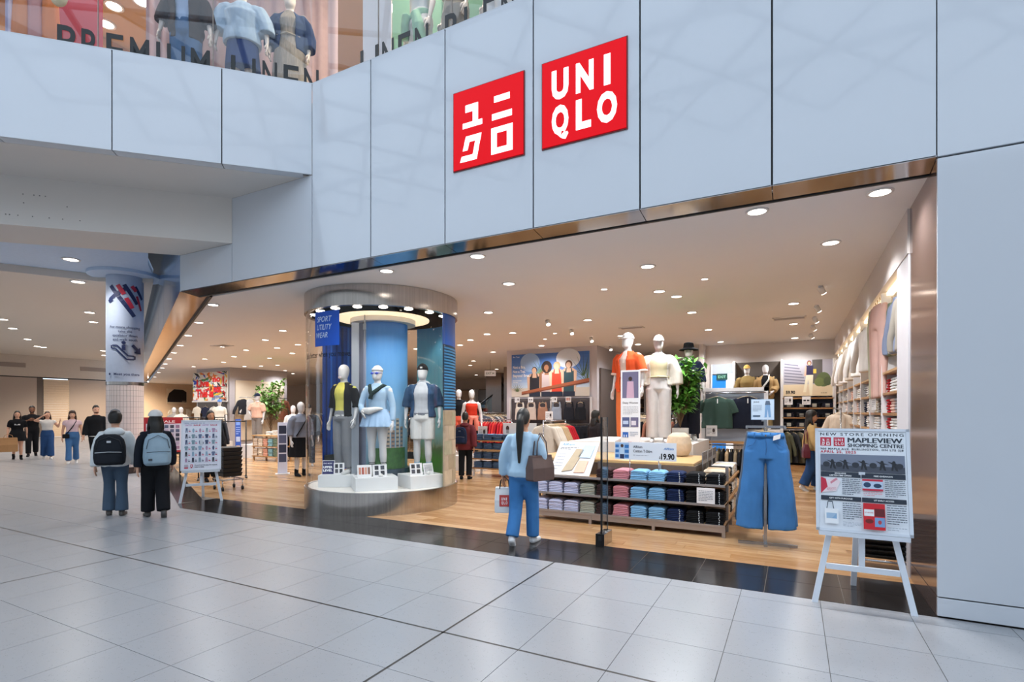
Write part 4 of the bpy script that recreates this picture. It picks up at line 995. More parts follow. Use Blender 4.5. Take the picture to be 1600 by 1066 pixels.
q = on(x2, y2, -.18, -.19, rzK + R(10)); card('white card with orange pictures at the feet of the tennis mannequin', (*q, .557), rzK + R(10), .22, .20, 'warm')
q = on(x2, y2, .06, -.20, rzK + R(10)); card('white card with four dark pictures at the feet of the tennis mannequin', (*q, .557), rzK + R(10), .22, .20, 'items')
q = on(x3, y3, -.16, -.19, rzK + R(22)); card('white card with shoe pictures at the feet of the navy jacket mannequin', (*q, .557), rzK + R(16), .21, .20, 'items')
q = on(x3, y3, .07, -.18, rzK + R(22)); card('white card with grey lines at the feet of the navy jacket mannequin', (*q, .557), rzK + R(30), .19, .19, 'lines')
# ------------------------------------------------------------------ goods: folded shirts and hanging clothes
def slab(w_, d_, h_, seed=0, dome=0.0):       # one folded garment, front edge at y = 0, rounded fold
    rnd = random.Random(seed); b = B(); rings = []; n = 14
    for y, k, hz in ((0.0, .35, .35), (.006, .80, .75), (.018, 1.0, 1.0), (d_ * .5, 1.0, 1.05), (d_ - .015, 1.0, .95), (d_, .9, .4)):
        r_ = []
        for i in range(n):
            a = 2 * PI * i / n; cx = math.copysign(abs(math.cos(a)) ** .35, math.cos(a)); cz = math.copysign(abs(math.sin(a)) ** .5, math.sin(a))
            x = cx * w_ / 2 * (1 + .012 * rnd.uniform(-1, 1)) * (1 if k > .5 else .97)
            r_.append((x, y, h_ / 2 + cz * h_ / 2 * hz - dome * (2 * x / w_) ** 2))
        rings.append(r_)
    return b.loft(rings)
SLABS = [slab(.205, .30, .0262, s_, .022 if s_ == 3 else .005).mesh('folded_shirt', _M_dummy, True) for s_ in range(4)]
TAPE = plain('#cfd6dc', .5)
tape_me = B().cbox((.055, -.0015, .012), .010, .003, .013).mesh('size_sticker', TAPE)
def pile(x, y, z, rz, m, n, label, group=None, sticker=False, sx=1.0):
    t = thing('folded_shirt_pile', label, 'folded shirts', (x, y, z), rz, group); rnd = random.Random(int(abs(x * 977 + y * 131 + z * 71)))
    for k in range(n):
        o = bpy.data.objects.new('folded_shirt', SLABS[3 if k == n - 1 else rnd.randrange(3)]); COL.objects.link(o); o.parent = t
        o.location = (rnd.uniform(-.004, .004), rnd.uniform(-.004, .004), .0235 * k); o.scale = (sx * rnd.uniform(.955, 1.02) * (1 - .012 * k), 1, 1); o.rotation_euler = (0, 0, rnd.uniform(-.03, .03)); recolor(o, m)
        if sticker:
            q = bpy.data.objects.new('size_sticker', tape_me); COL.objects.link(q); q.parent = o
    return t
PILE_ME = None
def small_pile(x, y, z, rz, m, label, group=None, w_=.24, d_=.30, n=5, h_=.03, name='folded_clothes_pile', cat='folded clothes', flat=None):
    rnd = random.Random(int(abs(x * 977 + y * 131 + z * 71))); b = B()
    for k in range(n):
        ox, oy = rnd.uniform(-.006, .006), rnd.uniform(-.008, .008)
        s_ = slab(w_ * rnd.uniform(.94, 1.0), d_, h_, k, .003); s_.v = [(a + ox, c + oy, e + h_ * .97 * k) for a, c, e in s_.v]; b.add(s_.v, s_.f)
    return tag(obj(name, b, m, None, (x, y, z), rz, smooth=True), label, cat, group)
HK = plain('#b9a27c', .5); CHK = plain('#a9abb0', .25, .9)
def hanger(par, w_=.40, m=None):
    b = B(); b.tube([(-w_ / 2, 0, -.10), (-w_ * .2, 0, -.055), (0, 0, -.045), (w_ * .2, 0, -.055), (w_ / 2, 0, -.10)], .008, 8); b.tube([(0, 0, -.045), (0, 0, .0), (.012, 0, .022), (0, 0, .035), (-.014, 0, .025)], .003, 6)
    return obj('hanger', b, m or HK, par, smooth=True)
hang_me = None
def el(cx, cz, rx, ry, n=18, wob=0.0, ph=0): return [(cx + rx * (1 + wob * math.sin(5 * 2 * PI * i / n + ph)) * math.cos(2 * PI * i / n), ry * (1 + wob * 3 * math.sin(7 * 2 * PI * i / n + ph)) * math.sin(2 * PI * i / n), cz) for i in range(n)]
def shirt_b(w_=.50, h_=.66, th=.07, sl=.24, boxy=1.0):
    b = B(); b.loft([el(0, -h_, w_ * .52 * boxy, th * .6, 18, .02), el(0, -h_ * .7, w_ * .50 * boxy, th * .6, 18, .02, 1), el(0, -h_ * .4, w_ * .48, th * .62), el(0, -.16, w_ * .46, th * .6), el(0, -.09, w_ * .28, th * .45), el(0, -.05, .065, th * .6)])
    for sx in (-1, 1): b.tube([(sx * w_ * .30, 0, -.13), (sx * w_ * .46, 0, -.17), (sx * (w_ * .46 + sl * .38), 0, -.17 - sl * .75), (sx * (w_ * .46 + sl * .42), 0, -.17 - sl)], [.055, .068, .070, .066], 12, flat=.6)
    return b
MESH = {}
def proto(k):
    if k in MESH: return MESH[k]
    if k == 'tee': me = fuse(shirt_b(.50, .66, .07, .22), k, _M_dummy, .013, 3, .006, (8, 8, 5))
    elif k == 'boxy': me = fuse(shirt_b(.62, .72, .10, .22, 1.0), k, _M_dummy, .013, 3, .008, (8, 8, 4))
    elif k == 'shirt': me = fuse(shirt_b(.50, .74, .09, .56), k, _M_dummy, .014, 3, .008, (8, 8, 5))
    elif k == 'coat': me = fuse(shirt_b(.50, 1.0, .12, .60, 1.05), k, _M_dummy, .015, 3, .008, (8, 8, 5))
    elif k == 'tank':
        b = B(); b.loft([el(0, -.52, .165, .035, 18, .03), el(0, -.36, .150, .035), el(0, -.22, .150, .035), el(0, -.17, .120, .03)])
        for sx in (-1, 1): b.tube([(sx * .10, 0, -.20), (sx * .105, 0, -.12), (sx * .085, 0, -.03)], [.032, .026, .018], 10)
        me = fuse(b, k, _M_dummy, .011, 3, .004)
    elif k == 'legging':
        b = B(); b.loft([el(0, -.22, .135, .045), el(0, -.10, .125, .04), el(0, -.02, .11, .035)])
        for sx in (-1, 1): b.tube([(sx * .06, 0, -.16), (sx * .062, 0, -.45), (sx * .06, 0, -.78)], [.066, .052, .040], 10, flat=.6)
        me = fuse(b, k, _M_dummy, .013, 3, .004)
    elif k == 'jeans':
        b = B(); b.loft([el(0, -.30, .235, .075), el(0, -.20, .225, .075), el(0, -.10, .205, .07), el(0, -.0, .185, .062)])
        for sx in (-1, 1): b.tube([(sx * .112, 0, -.22), (sx * .132, -.005, -.45), (sx * .155, -.012, -.75), (sx * .178, -.015, -1.12)], [.120, .118, .130, .150], 16, flat=.55)
        me = fuse(b, k, _M_dummy, .012, 3, .012, (9, 9, 3))
    MESH[k] = me; return me
HANGER_ME = []
def garment(k, x, y, z, rz, m, label, cat, group=None, sc_=1.0, name=None):
    t = thing(name or {'tee': 'hanging_tee', 'boxy': 'hanging_blouse', 'shirt': 'hanging_shirt', 'coat': 'hanging_coat', 'tank': 'hanging_tank_top', 'legging': 'hanging_leggings', 'jeans': 'hanging_jeans'}[k], label, cat, (x, y, z), rz, group); t.scale = (sc_, sc_, sc_)
    o = bpy.data.objects.new('cloth', proto(k)); COL.objects.link(o); o.parent = t; recolor(o, m)
    if not HANGER_ME: h = hanger(t); HANGER_ME.append(h.data)
    else: h = bpy.data.objects.new('hanger', HANGER_ME[0]); COL.objects.link(h); h.parent = t
    if k == 'tank' or k == 'legging': h.scale = (.55, 1, 1)
    return t
def rail(label, x, y, rz, L_, z, m=CHK, feet=True, shelf=False):
    t = thing('clothes_rail', label, 'clothes rail', (x, y, 0), rz)
    obj('bar', B().tube([(-L_ / 2, 0, z), (L_ / 2, 0, z)], .013, 10), m, t, smooth=True)
    if feet:
        for sx in (-1, 1):
            obj('post', B().tube([(sx * L_ / 2, 0, .03), (sx * L_ / 2, 0, z + .02)], .014, 10), m, t, smooth=True)
            obj('foot', B().box(sx * L_ / 2 - .02, sx * L_ / 2 + .02, -.25, .25, 0, .03), m, t)
    return t
def rack(label, x, y, rz, L_, z, kind, cols, glabel, n=None, step=.075, feet=True, m=CHK, cat='hanging clothes', sc_=1.0):
    rail(label, x, y, rz, L_, z, m, feet); n = n or int((L_ - .1) / step); c, s_ = math.cos(rz), math.sin(rz)
    end = 'left end' if abs(math.cos(rz)) > .7 else 'front end'
    for i in range(n):
        u = -L_ / 2 + .07 + (L_ - .14) * i / max(1, n - 1)
        garment(kind, x + u * c, y + u * s_, z - .028, rz + PI / 2 + random.uniform(-.06, .06), cols[i % len(cols)], '%s from the %s of the %s' % (ORD[i], end, glabel), cat, glabel + ' group', sc_)

# ------------------------------------------------------------------ front shelf unit with folded T-shirts
X0, X1 = -1.75, -4.45; YF = 1.98
su = thing('shelf_unit', 'low steel shelf unit stocked with folded T-shirts at the shop entrance', 'shelf unit', (0, 0, 0))
SHM = mat('shelf_metal', '#a89f9b', .35, .7, var=.04); SHW = wood('shelf_wood', '#c59a68', '#9a6d40', .4)
for z in (.13, .39, .64):
    obj('shelf', B().box(X1, X0, YF + .02, YF + .42, z, z + .02), SHW, su)
    obj('shelf_edge', B().box(X1, X0, YF, YF + .02, z - .005, z + .025), SHM, su, bevel=.002)
    obj('shelf', B().box(X0 - .40, X0 - .02, YF + .42, 3.95, z, z + .02), SHW, su)
    obj('shelf_edge', B().box(X0 - .02, X0, YF + .02, 3.95, z - .005, z + .025), SHW, su, bevel=.002)
for a, b_ in ((X1, -3.56), (-3.52, -2.67), (-2.63, X0)): obj('apron', B().box(a, b_, YF + .01, YF + .03, .06, .125), SHM, su)
for x in (X1 + .02, -3.54, -2.65, X0 - .02):
    obj('leg', B().box(x - .02, x + .02, YF + .005, YF + .045, 0, .13), SHM, su)
    obj('back_post', B().box(x - .02, x + .02, YF + .40, YF + .42, 0, .86), SHM, su)
for y in (2.9, 3.93): obj('leg', B().box(X0 - .045, X0 - .005, y - .02, y + .02, 0, .13), SHM, su)
obj('back_board', B().box(X1, X0 - .42, YF + .42, YF + .44, .05, .84), plain('#6b5a4e', .6), su)
obj('back_board', B().box(X0 - .44, X0 - .42, YF + .44, 3.95, .05, .84), plain('#4b423c', .6), su)
COLS = [('black', '#17181b'), ('black', '#17181b'), ('navy', '#1c2a4e'), ('sky blue', '#7fb2d8'), ('sky blue', '#7fb2d8'), ('dusty pink', '#c9868f'), ('dark brown', '#3b2a2a'), ('grey green', '#a6a79a'), ('pale lilac', '#c6c8e2'), ('pale lilac', '#c6c8e2'), ('pale lilac', '#c6c8e2')]
cnt = {}
for c, _ in COLS: cnt[c] = cnt.get(c, 0) + 1
TOPC = {'sky blue': '#b9d6ea', 'dusty pink': '#e3b7ac', 'dark brown': '#6a4b43', 'navy': '#2c3d6d', 'grey green': '#c9c7b4'}
for li, (z, lv) in enumerate(((.15, 'bottom'), (.41, 'middle'), (.66, 'top'))):
    seen_ = {}
    for i, (c, h) in enumerate(COLS):
        x = X0 - .13 - .245 * i; seen_[c] = seen_.get(c, 0) + 1
        if lv == 'top' and -4.45 < x < -3.52: continue
        od = '' if cnt[c] == 1 else (' rightmost,', ' second from right,', ' third from right,', ' fourth from right,')[seen_[c] - 1]
        lab = ('%s folded T-shirt pile,%s on the %s shelf of the entrance unit' % (c, od, lv))
        pile(x, YF + .03, z, 0, fab(h), 7 if lv != 'top' else 6, lab, 'folded T-shirts on the entrance shelf unit', c in ('black', 'navy', 'dark brown'), 1.1)
SIDE = [('cream', '#d8c8b0'), ('beige', '#c4ab8c'), ('black', '#1d1b1d'), ('white', '#dddad6'), ('cream', '#d8c8b0'), ('pale grey', '#b5b4b4')]
for z, lv in ((.15, 'bottom'), (.41, 'middle'), (.66, 'top')):
    for i, (c, h) in enumerate(SIDE):
        y = YF + .62 + .245 * i
        pile(X0 - .03, y, z, PI / 2, fab(h), 6, '%s T-shirt pile, %s shelf, unit side facing the jeans, %s from the corner' % (c, lv, ('first', 'second', 'third', 'fourth', 'fifth', 'sixth')[i]), 'folded T-shirts on the unit side', False, 1.1)
t = card('pale blue size chart card hooked on the middle shelf over black T-shirts', (-1.98, YF - .012, .42), 0, .22, .20, 'lines', 'size_card', lean=.02)
# oak table top behind the piles and white podium
tb = thing('display_table', 'oak topped display table behind the folded T-shirts', 'table', (0, 0, 0))
obj('table_top', B().box(-4.7, -2.20, YF + .47, 3.90, .84, .88), wood('table_oak', '#d8b27c', '#b98d55', .35), tb, bevel=.004)
for x in (-4.6, -2.32): 
    for y in (YF + .55, 3.8): obj('leg', B().box(x - .03, x + .03, y - .03, y + .03, 0, .84), SHM, tb)
pod = tag(obj('podium', B().box(-4.65, -2.45, 3.94, 5.85, 0, 1.06), plain('#e6e1dc', .5), None, bevel=.006), 'white podium carrying the mannequins behind the oak table', 'podium')
# grey mesh size holders along the right edge of the table
for i in range(3):
    y = YF + .60 + .50 * i
    t = thing('wire_holder', ('grey perforated metal holder nearest the black T-shirts on the table edge', 'middle grey perforated metal holder on the table edge', 'rear grey perforated metal holder on the table edge')[i], 'holder', (-2.08, y, .68))
    obj('plate', B().box(-.006, .006, -.20, .22, .20, .36), plain('#8f8c8c', .4, .5), t)
    for yy in (-.17, .19): obj('wire', B().tube([(0, yy, 0), (0, yy, .36)], .006, 8), CHK, t, smooth=True)
    for q in range(5):
        obj('slot', B().box(-.0075, .0075, -.16 + .08 * q, -.12 + .08 * q, .25, .31), plain('#55504e', .6), t)
# price sign
t = thing('price_sign', 'white price sign with blue picture, Cotton T-Shirt $19.90, over the folded shirts', 'sign', (onY(960.5, YF + .10), YF + .10, .93))
W_ = onY(1057, YF + .10) - onY(960.5, YF + .10); H_ = .245
obj('board', B().box(0, W_, 0, .008, 0, H_), WHITEP, t)
for x in (W_ * .25, W_ * .72): obj('post', B().tube([(x, .02, -.27), (x, .012, .02)], .006, 8), CHK, t, smooth=True)
s = Sheet(W_, H_); s.rect(0, 0, 1, 1, '#dde5ef'); s.rect(.01, .05, .24, .95, '#9cc0e6')
for j in range(3): s.rect(.01, .12 + .28 * j, .07, .28 + .28 * j, '#2c6fb5'); s.rect(.17, .10 + .28 * j, .24, .28 + .28 * j, '#2c6fb5')
s.disc(.125, .78, .025, .10, '#4a3228'); s.poly([(.085, .30), (.165, .30), (.155, .66), (.095, .66)], '#bcd6ee'); s.rect(.09, .05, .16, .30, '#1e2f55')
s.text('AIRism', .31, .68, .13, '#20283a', w=.15); s.text('Cotton T-Shirt', .31, .43, .15, '#20283a', w=.31); s.lines(.31, .24, .72, .31, 1, '#8b97a8'); s.text('AIRism', .80, .62, .12, '#3a7fc4', w=.16, shear=.3); s.text('$', .73, .12, .13, '#20283a', w=.02); s.text('19.90', .76, .10, .30, '#15181f', w=.21, bold=.04)
s.build('print', t)
# leaning information board with sample shirts
xb0, xb1 = onY(858, YF + .08), onY(921, YF + .08)
t = thing('info_board', 'large leaning white information board with folded sample shirts on the shelf unit', 'sign', (xb0, YF + .06, .67))
Wb = xb1 - xb0; o = obj('board', B().box(0, Wb, 0, .015, 0, .66), plain('#d2d0d0', .5), t); o.rotation_euler = (R(-46), 0, 0)
s = Sheet(Wb, .66); s.text('AIRism', .06, .88, .07, '#4a86c8', w=.33, shear=.3); s.lines(.06, .74, .52, .84, 2, '#555a62'); s.lines(.06, .12, .26, .66, 6, '#9a9ea6', .25)
pass
s.build('print', o)
for pts, c in (([(.30, .05), (.55, .09), (.70, .50), (.48, .51)], '#b7a68d'), ([(.58, .335), (.90, .335), (.93, .59), (.66, .59)], '#bcd4ea'), ([(.60, .045), (.86, .055), (.88, .28), (.64, .28)], '#e9b7a0')):
    q = obj('sample_shirt', B().plate([(x * Wb, z) for x, z in pts], -.014, -.001), fab(c), o, bevel=.004)
# tall white information sign
x = onY(970, 3.0); W_ = onY(1000, 3.0) - x
t = thing('info_sign', 'tall narrow white information sign with photographs before the orange mannequin', 'sign', (x, 3.0, .88)); d_ = dep(x, 3.0); H_ = Zat(579, d_) - .88
obj('board', B().box(0, W_, 0, .02, 0, H_), WHITEP, t)
s = Sheet(W_, H_); s.rect(.08, .68, .92, .98, '#6f6a86'); s.disc(.5, .90, .10, .025, '#3a2520'); s.poly([(.3, .68), (.7, .68), (.66, .87), (.34, .87)], '#c9a5b8'); s.rect(.08, .90, .92, .98, '#8c86a6') if False else None
s.text('Daisy Women', .5, .615, .022, '#5a4a48', align='c', w=.8); s.lines(.12, .49, .9, .59, 6, '#a9a5a5', .3); s.rect(.08, .35, .46, .46, '#4f577f'); s.rect(.52, .35, .92, .46, '#6d6684'); s.rect(.12, .38, .40, .42, '#b9c6de'); s.rect(.56, .37, .8, .42, '#d9d2da')
s.rect(.10, .23, .40, .29, '#2d5fae'); s.rect(.16, .23, .20, .26, '#e9eef6'); s.rect(.28, .23, .32, .26, '#e9eef6'); s.lines(.48, .24, .9, .30, 3, '#7f8da6', .35); s.rect(.40, .16, .47, .18, '#d0162a'); s.rect(.50, .16, .57, .18, '#d0162a'); s.build('print', t)
# mannequins, stool and plant on the podium
def mq(label, px, d, z, H, rz, pose=None, slim=1.0, group=None):
    x, y = D(px, d); return Fig('mannequin', label, 'mannequin', (x, y, z), rz, H, None, pose, slim=slim, group=group)
f = mq('white mannequin in cream jacket, pale yellow top and white trousers on the podium', 1029, 9.25, 1.06, 1.86, toward_cam(*D(1029, 9.25)), dict(elL=(.16, .0, .64), wrL=(.17, -.01, .50), elR=(-.16, .0, .64), wrR=(-.17, -.01, .50)))
f.pants(fab('#cbc8c6'), r=(.070, .062, .060), end=.985, waist=.62); f.top(fab('#e3ddb8'), 'blouse', z0=.60, sleeve=.2, infl=.008); f.top(fab('#d6d2c6'), 'jacket', z0=.53, sleeve=.86, infl=.026, sr0=.052, sr1=.054, opening=.75, wr=.008)
f.strap([(-.088, -.03, .61), (0, -.082, .612), (.088, -.03, .61)], fab('#d9d2a6'), .007, 'belt'); f.cap(WFAB, False)
f = mq('white mannequin in orange shirt over white tee and white cap on the podium', 981, 9.25, 1.06, 1.90, toward_cam(*D(981, 9.25)) + R(-35), dict(elL=(.155, .0, .64), wrL=(.165, -.02, .50), look=-.25))
f.top(fab('#f0d8cc'), 'tee', z0=.50, sleeve=.2, infl=.010); f.top(fab('#e2592f'), 'shirt', z0=.46, sleeve=.48, infl=.028, sr0=.050, sr1=.046, opening=.32, wr=.008); f.pants(fab('#d9713f'), r=(.066, .062, .062)); f.cap(WFAB, False)
for S_ in 'LR': b = B(); b.tube([f.arm(S_, .46), f.arm(S_, .53)], [.053, .053], 12); f.put('cuff', b, fab('#f0d8cc'), 0)
f = mq('white mannequin in black bucket hat and dark navy clothes behind the green plant', 1076, 10.05, 1.06, 1.82, toward_cam(*D(1076, 10.05)), None)
f.top(NAVY, 'shirt', z0=.54, sleeve=.6, infl=.02); f.pants(fab('#20222d'), r=(.068, .062, .058), end=.95); f.hat(BLACK); f.shoes(WFAB)
x, y = D(1061, 8.6); tag(obj('pouf', fuse(B().lathe([(.03, 0), (.15, .01), (.19, .10), (.20, .20), (.17, .32), (.10, .375), (.02, .38)], 24), 'pouf', mat('woven_beige', '#d2bda2', .9, var=.12, scale=25, bump=.5, bscale=60), .015, 2, .004), None, None, (x, 3.66, .88)), 'beige woven rounded pouf on the oak table beside white trousers', 'pouf')
LEAFS = {}
def plant(label, x, y, z, h_, rad, n, c, pot_r=.14, trunk=.3, seed=1, leaf=.10, name='potted_plant'):
    rnd = random.Random(seed); t = thing(name, label, 'plant', (x, y, z))
    obj('pot', B().lathe([(pot_r * .75, 0), (pot_r, .03), (pot_r * 1.05, .24), (pot_r * .92, .24), (pot_r * .9, .20), (.01, .20)], 20), plain('#d9d2c8', .6), t, smooth=True)
    lm = mat('leaf_%d' % seed, c, .45, var=.45, scale=4)
    b = B(); lf = B()
    for i in range(n // 12):
        a = rnd.uniform(0, 2 * PI); rr = rad * math.sqrt(rnd.random()); tip = Vector((rr * math.cos(a), rr * math.sin(a) * .8, trunk + (h_ - trunk) * rnd.uniform(.12, 1)))
        st = Vector((0, 0, trunk * rnd.uniform(.5, 1.2))); mid = (st + tip) / 2 + Vector((0, 0, .06))
        b.tube([(0, 0, .2), st, mid, tip], [.008, .007, .005, .002], 5)
        for k in range(12):
            q = mid.lerp(tip, rnd.random() * 1.1); d1 = Vector((rnd.uniform(-1, 1), rnd.uniform(-1, 1), rnd.uniform(-.6, .7))).normalized(); L_ = leaf * rnd.uniform(.6, 1.1)
            sd_ = d1.cross(Vector((0, 0, 1))).normalized() * L_ * .28; dn = Vector((0, 0, -L_ * .12))
            lf.add([q, q + d1 * L_ * .45 + sd_, q + d1 * L_ + dn, q + d1 * L_ * .45 - sd_, q + d1 * L_ * .5 + Vector((0, 0, .008))], [(0, 1, 4), (1, 2, 4), (2, 3, 4), (3, 0, 4)])
    obj('stems', b, plain('#6a5238', .8), t); tag(obj('foliage', lf, lm, t), kind='stuff')
    return t
x, y = D(1063, 9.62); plant('leafy green plant between the cream and the navy mannequins on the podium', x, y, 1.06, 1.52, .42, 1300, '#5e9a38', trunk=.50, seed=11, leaf=.17)

# ------------------------------------------------------------------ jeans stand
jx, jy = G(1196, 852)
js = thing('garment_stand', 'chrome T-shaped stand carrying wide blue jeans', 'stand', (jx, jy, 0), R(4))
obj('post', B().box(-.017, .017, -.012, .012, .03, 1.50), CHK, js); obj('foot_bar', B().box(-.30, .34, -.02, .02, 0, .03), CHK, js); obj('foot_bar', B().box(-.02, .02, -.10, .45, 0, .028), CHK, js)
obj('cross_bar', B().box(-.215, .215, -.02, .02, 1.40, 1.43), CHK, js)
for sx in (-1, 1): obj('end_arm', B().box(sx * .205 - .012, sx * .205 + .012, -.10, .40, 1.395, 1.42), CHK, js)
for i, (dx, dy, m, lab) in enumerate(((.005, -.11, DEN, 'mid blue wide leg jeans hanging in front on the chrome stand'), (.02, .09, mat('washed_denim', '#4a79ad', .85, var=.15, bump=.3), 'second pair of wide blue jeans right behind the front pair'), (-.03, .23, mat('slate_denim', '#3f566f', .85, var=.15, bump=.3), 'slate blue jeans behind the blue pairs on the chrome stand'), (-.05, .36, mat('grey_wash', '#5d6470', .85, var=.15, bump=.3), 'rear grey washed jeans on the chrome stand'))):
    t = garment('jeans', jx + dx, jy + dy, 1.345, R(4), m, lab, 'jeans', 'jeans on the chrome stand')
    hg = [c for c in t.children if c.name.startswith('hanger')][0]; hg.scale = (.75, .6, .6); hg.location = (0, 0, .045)
    if i == 0:
        obj('waistband', B().loft([el(0, -.055, .202, .077), el(0, .004, .190, .068)]), m, t, smooth=True)
        for x in (-.12, -.04, .05, .13): obj('belt_loop', B().cbox((x, -.073 + abs(x) * .12, -.025), .012, .008, .055), m, t)
        obj('button', B().tube([(0, -.078, -.028), (0, -.085, -.028)], [.009, .008], 10), plain('#9a7a50', .3, .9), t)
        for sx in (-1, 1): obj('pocket_seam', B().tube([(sx * .09, -.078, -.06), (sx * .13, -.080, -.13), (sx * .19, -.060, -.16)], .003, 5), plain('#2f5c8e', .8), t)
        obj('fly_seam', B().tube([(.0, -.079, -.06), (.012, -.086, -.16), (.0, -.084, -.25)], .003, 5), plain('#2f5c8e', .8), t)
        q = obj('swing_tag', B().plate([(.075, -.085), (.15, -.06), (.155, -.005), (.082, -.03)], -.085, -.082), WHITEP, t)
t = thing('stand_sign', 'pale blue sign with jeans picture on top of the chrome stand', 'sign', (jx - .03, jy - .02, 1.50), R(4))
obj('board', B().box(-.125, .125, 0, .012, 0, .245), plain('#b9d2e8', .4), t); obj('stem', B().box(-.012, .012, 0, .012, -.02, .0), CHK, t)
s = Sheet(.25, .245); s.rect(.03, .03, .97, .97, '#cfe0ef'); s.text('JEANS', .10, .83, .07, '#33485e', w=.25); s.lines(.08, .40, .46, .74, 6, '#7d93a8', .35); s.poly([(.58, .12), (.68, .12), (.72, .50), (.76, .12), (.86, .12), (.82, .72), (.62, .72)], '#7fa6cc'); s.poly([(.60, .72), (.84, .72), (.80, .92), (.64, .92)], '#5a6c82'); s.rect(.08, .14, .40, .22, '#4b6076'); s.build('print', t, (-.125, 0, 0))
# glass gate with black post
gx, gy = G(940, 853)
t = thing('security_gate', 'glass security gate with black edge post and steel foot at the entrance', 'gate', (gx, gy, 0), R(0))
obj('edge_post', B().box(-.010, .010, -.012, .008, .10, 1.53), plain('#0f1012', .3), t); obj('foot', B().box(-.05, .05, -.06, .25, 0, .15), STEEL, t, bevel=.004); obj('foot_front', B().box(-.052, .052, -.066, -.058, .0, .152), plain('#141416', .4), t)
obj('glass', B().box(-.006, .006, .012, .22, .15, 1.53), glass_mat('gate_glass', (.93, .95, .96), .05), t); obj('edge_trim', B().box(-.007, .007, .22, .228, .15, 1.53), plain('#5d6064', .3, .6), t)
obj('socket', B().cbox((0, -.068, .10), .04, .006, .05), plain('#2b2b2e', .4), t)

# ------------------------------------------------------------------ easels
EAS = plain('#dfe5ee', .4)
def easel(label, x, y, rz, w_, z0, h_, lean, fs=None):
    t = thing('easel_sign', label, 'easel', (x, y, 0), rz)
    for sx in (-1, 1):
        obj('leg', B().loft([[(sx * (w_ / 2 + .01) - .022, -.02, 0), (sx * (w_ / 2 + .01) + .022, -.02, 0), (sx * (w_ / 2 + .01) + .022, .01, 0), (sx * (w_ / 2 + .01) - .022, .01, 0)], [(sx * .11 - .022, .18, 1.18), (sx * .11 + .022, .18, 1.18), (sx * .11 + .022, .21, 1.18), (sx * .11 - .022, .21, 1.18)]]), EAS, t)
    obj('rear_leg', B().loft([[(-.022, .62, 0), (.022, .62, 0), (.022, .65, 0), (-.022, .65, 0)], [(-.022, .20, 1.15), (.022, .20, 1.15), (.022, .23, 1.15), (-.022, .23, 1.15)]]), EAS, t)
    obj('centre_bar', B().box(-.022, .022, .055, .075, .30, 1.1), EAS, t); obj('cross_bar', B().box(-w_ / 2 + .075, w_ / 2 - .075, .03, .055, .28, .325), EAS, t)
    obj('ledge', B().box(-w_ / 2 + .02, w_ / 2 - .02, -.045, .05, z0 - .035, z0), EAS, t)
    bo = obj('board', B().box(-w_ / 2, w_ / 2, 0, .02, 0, h_), EAS, t, (0, -.03, z0)); bo.rotation_euler = (-lean, 0, 0)
    for sx in (-1, 1): obj('board_frame', B().box(sx * w_ / 2 - .012 - .012 * sx, sx * w_ / 2 + .012 - .012 * sx, -.012, .0, 0, h_), EAS, bo)
    obj('board_frame', B().box(-w_ / 2, w_ / 2, -.012, 0, h_ - .022, h_), EAS, bo); obj('board_frame', B().box(-w_ / 2, w_ / 2, -.012, 0, 0, .022), EAS, bo)
    return t, bo
e1, bo = easel('white easel poster announcing NEW STORE OPENING MAPLEVIEW beside the white pier', -.49, -.04, R(1), .66, .61, .86, .20)
s = Sheet(.61, .815); N2 = '#23303f'; RR = '#cc2a45'
s.rect(0, 0, 1, 1, '#eef2f8'); s.text('NEW STORE OPENING', .02, .955, .028, N2, w=.96, spacing=1.35, bold=.02)
s.rect(.02, .845, .15, .935, RR); uniqlo_jp(s, .02, .845, .13, .09); s.rect(.18, .845, .31, .935, RR); uniqlo_en(s, .18, .845, .13, .09)
s.text('MAPLEVIEW', .345, .885, .050, N2, w=.612, bold=0); s.text('MAPLEVIEW', .352, .885, .050, N2, w=.612, bold=0); s.text('SHOPPING CENTRE', .345, .838, .036, N2, w=.625, bold=0); s.text('SHOPPING CENTRE', .349, .838, .036, N2, w=.625, bold=0); s.text('900 MAPLE AVE. BURLINGTON, ON L7S 2J8', .02, .806, .018, N2, w=.95, spacing=1.2); s.text('APRIL 25, 2025', .02, .772, .025, RR, w=.42, spacing=1.2)
s.rect(.02, .58, .98, .76, '#7d8598'); s.rect(.02, .58, .98, .645, '#4a4f5c')
for i, x in enumerate((.16, .31, .52, .73, .86)):
    s.disc(x, .690, .018, .016, '#23262e'); s.poly([(x - .03, .61), (x - .015, .685), (x + .02, .685), (x + .045, .605), (x + .02, .61), (x, .65), (x - .01, .61)], '#23262e'); s.poly([(x - .07, .70), (x - .01, .668), (x + .01, .682)], '#23262e'); s.poly([(x + .01, .672), (x + .08, .665), (x + .01, .684)], '#23262e')
for x in (.09, .24, .43, .63, .92): s.disc(x, .655, .042, .026, '#2e323c')
for (x0, x1, y0, y1, ta, tb_) in ((.02, .485, .525, .575, 'EXCLUSIVE', 'LIMITED-TIME OFFERS'), (.495, .98, .525, .575, '', 'FREE GIVEAWAYS'), (.02, .485, .285, .33, '', 'GIFT WITH PURCHASE'), (.495, .98, .285, .33, '', 'UT EARLY ACCESS')):
    s.rect(x0, y0, x1, y1, '#283241'); s.text(tb_, (x0 + x1) / 2, y0 + (.008 if ta else .016), .014, '#ffffff', align='c', bold=.02)
    if ta: s.text(ta, (x0 + x1) / 2, y0 + .030, .014, '#ffffff', align='c', bold=.02)
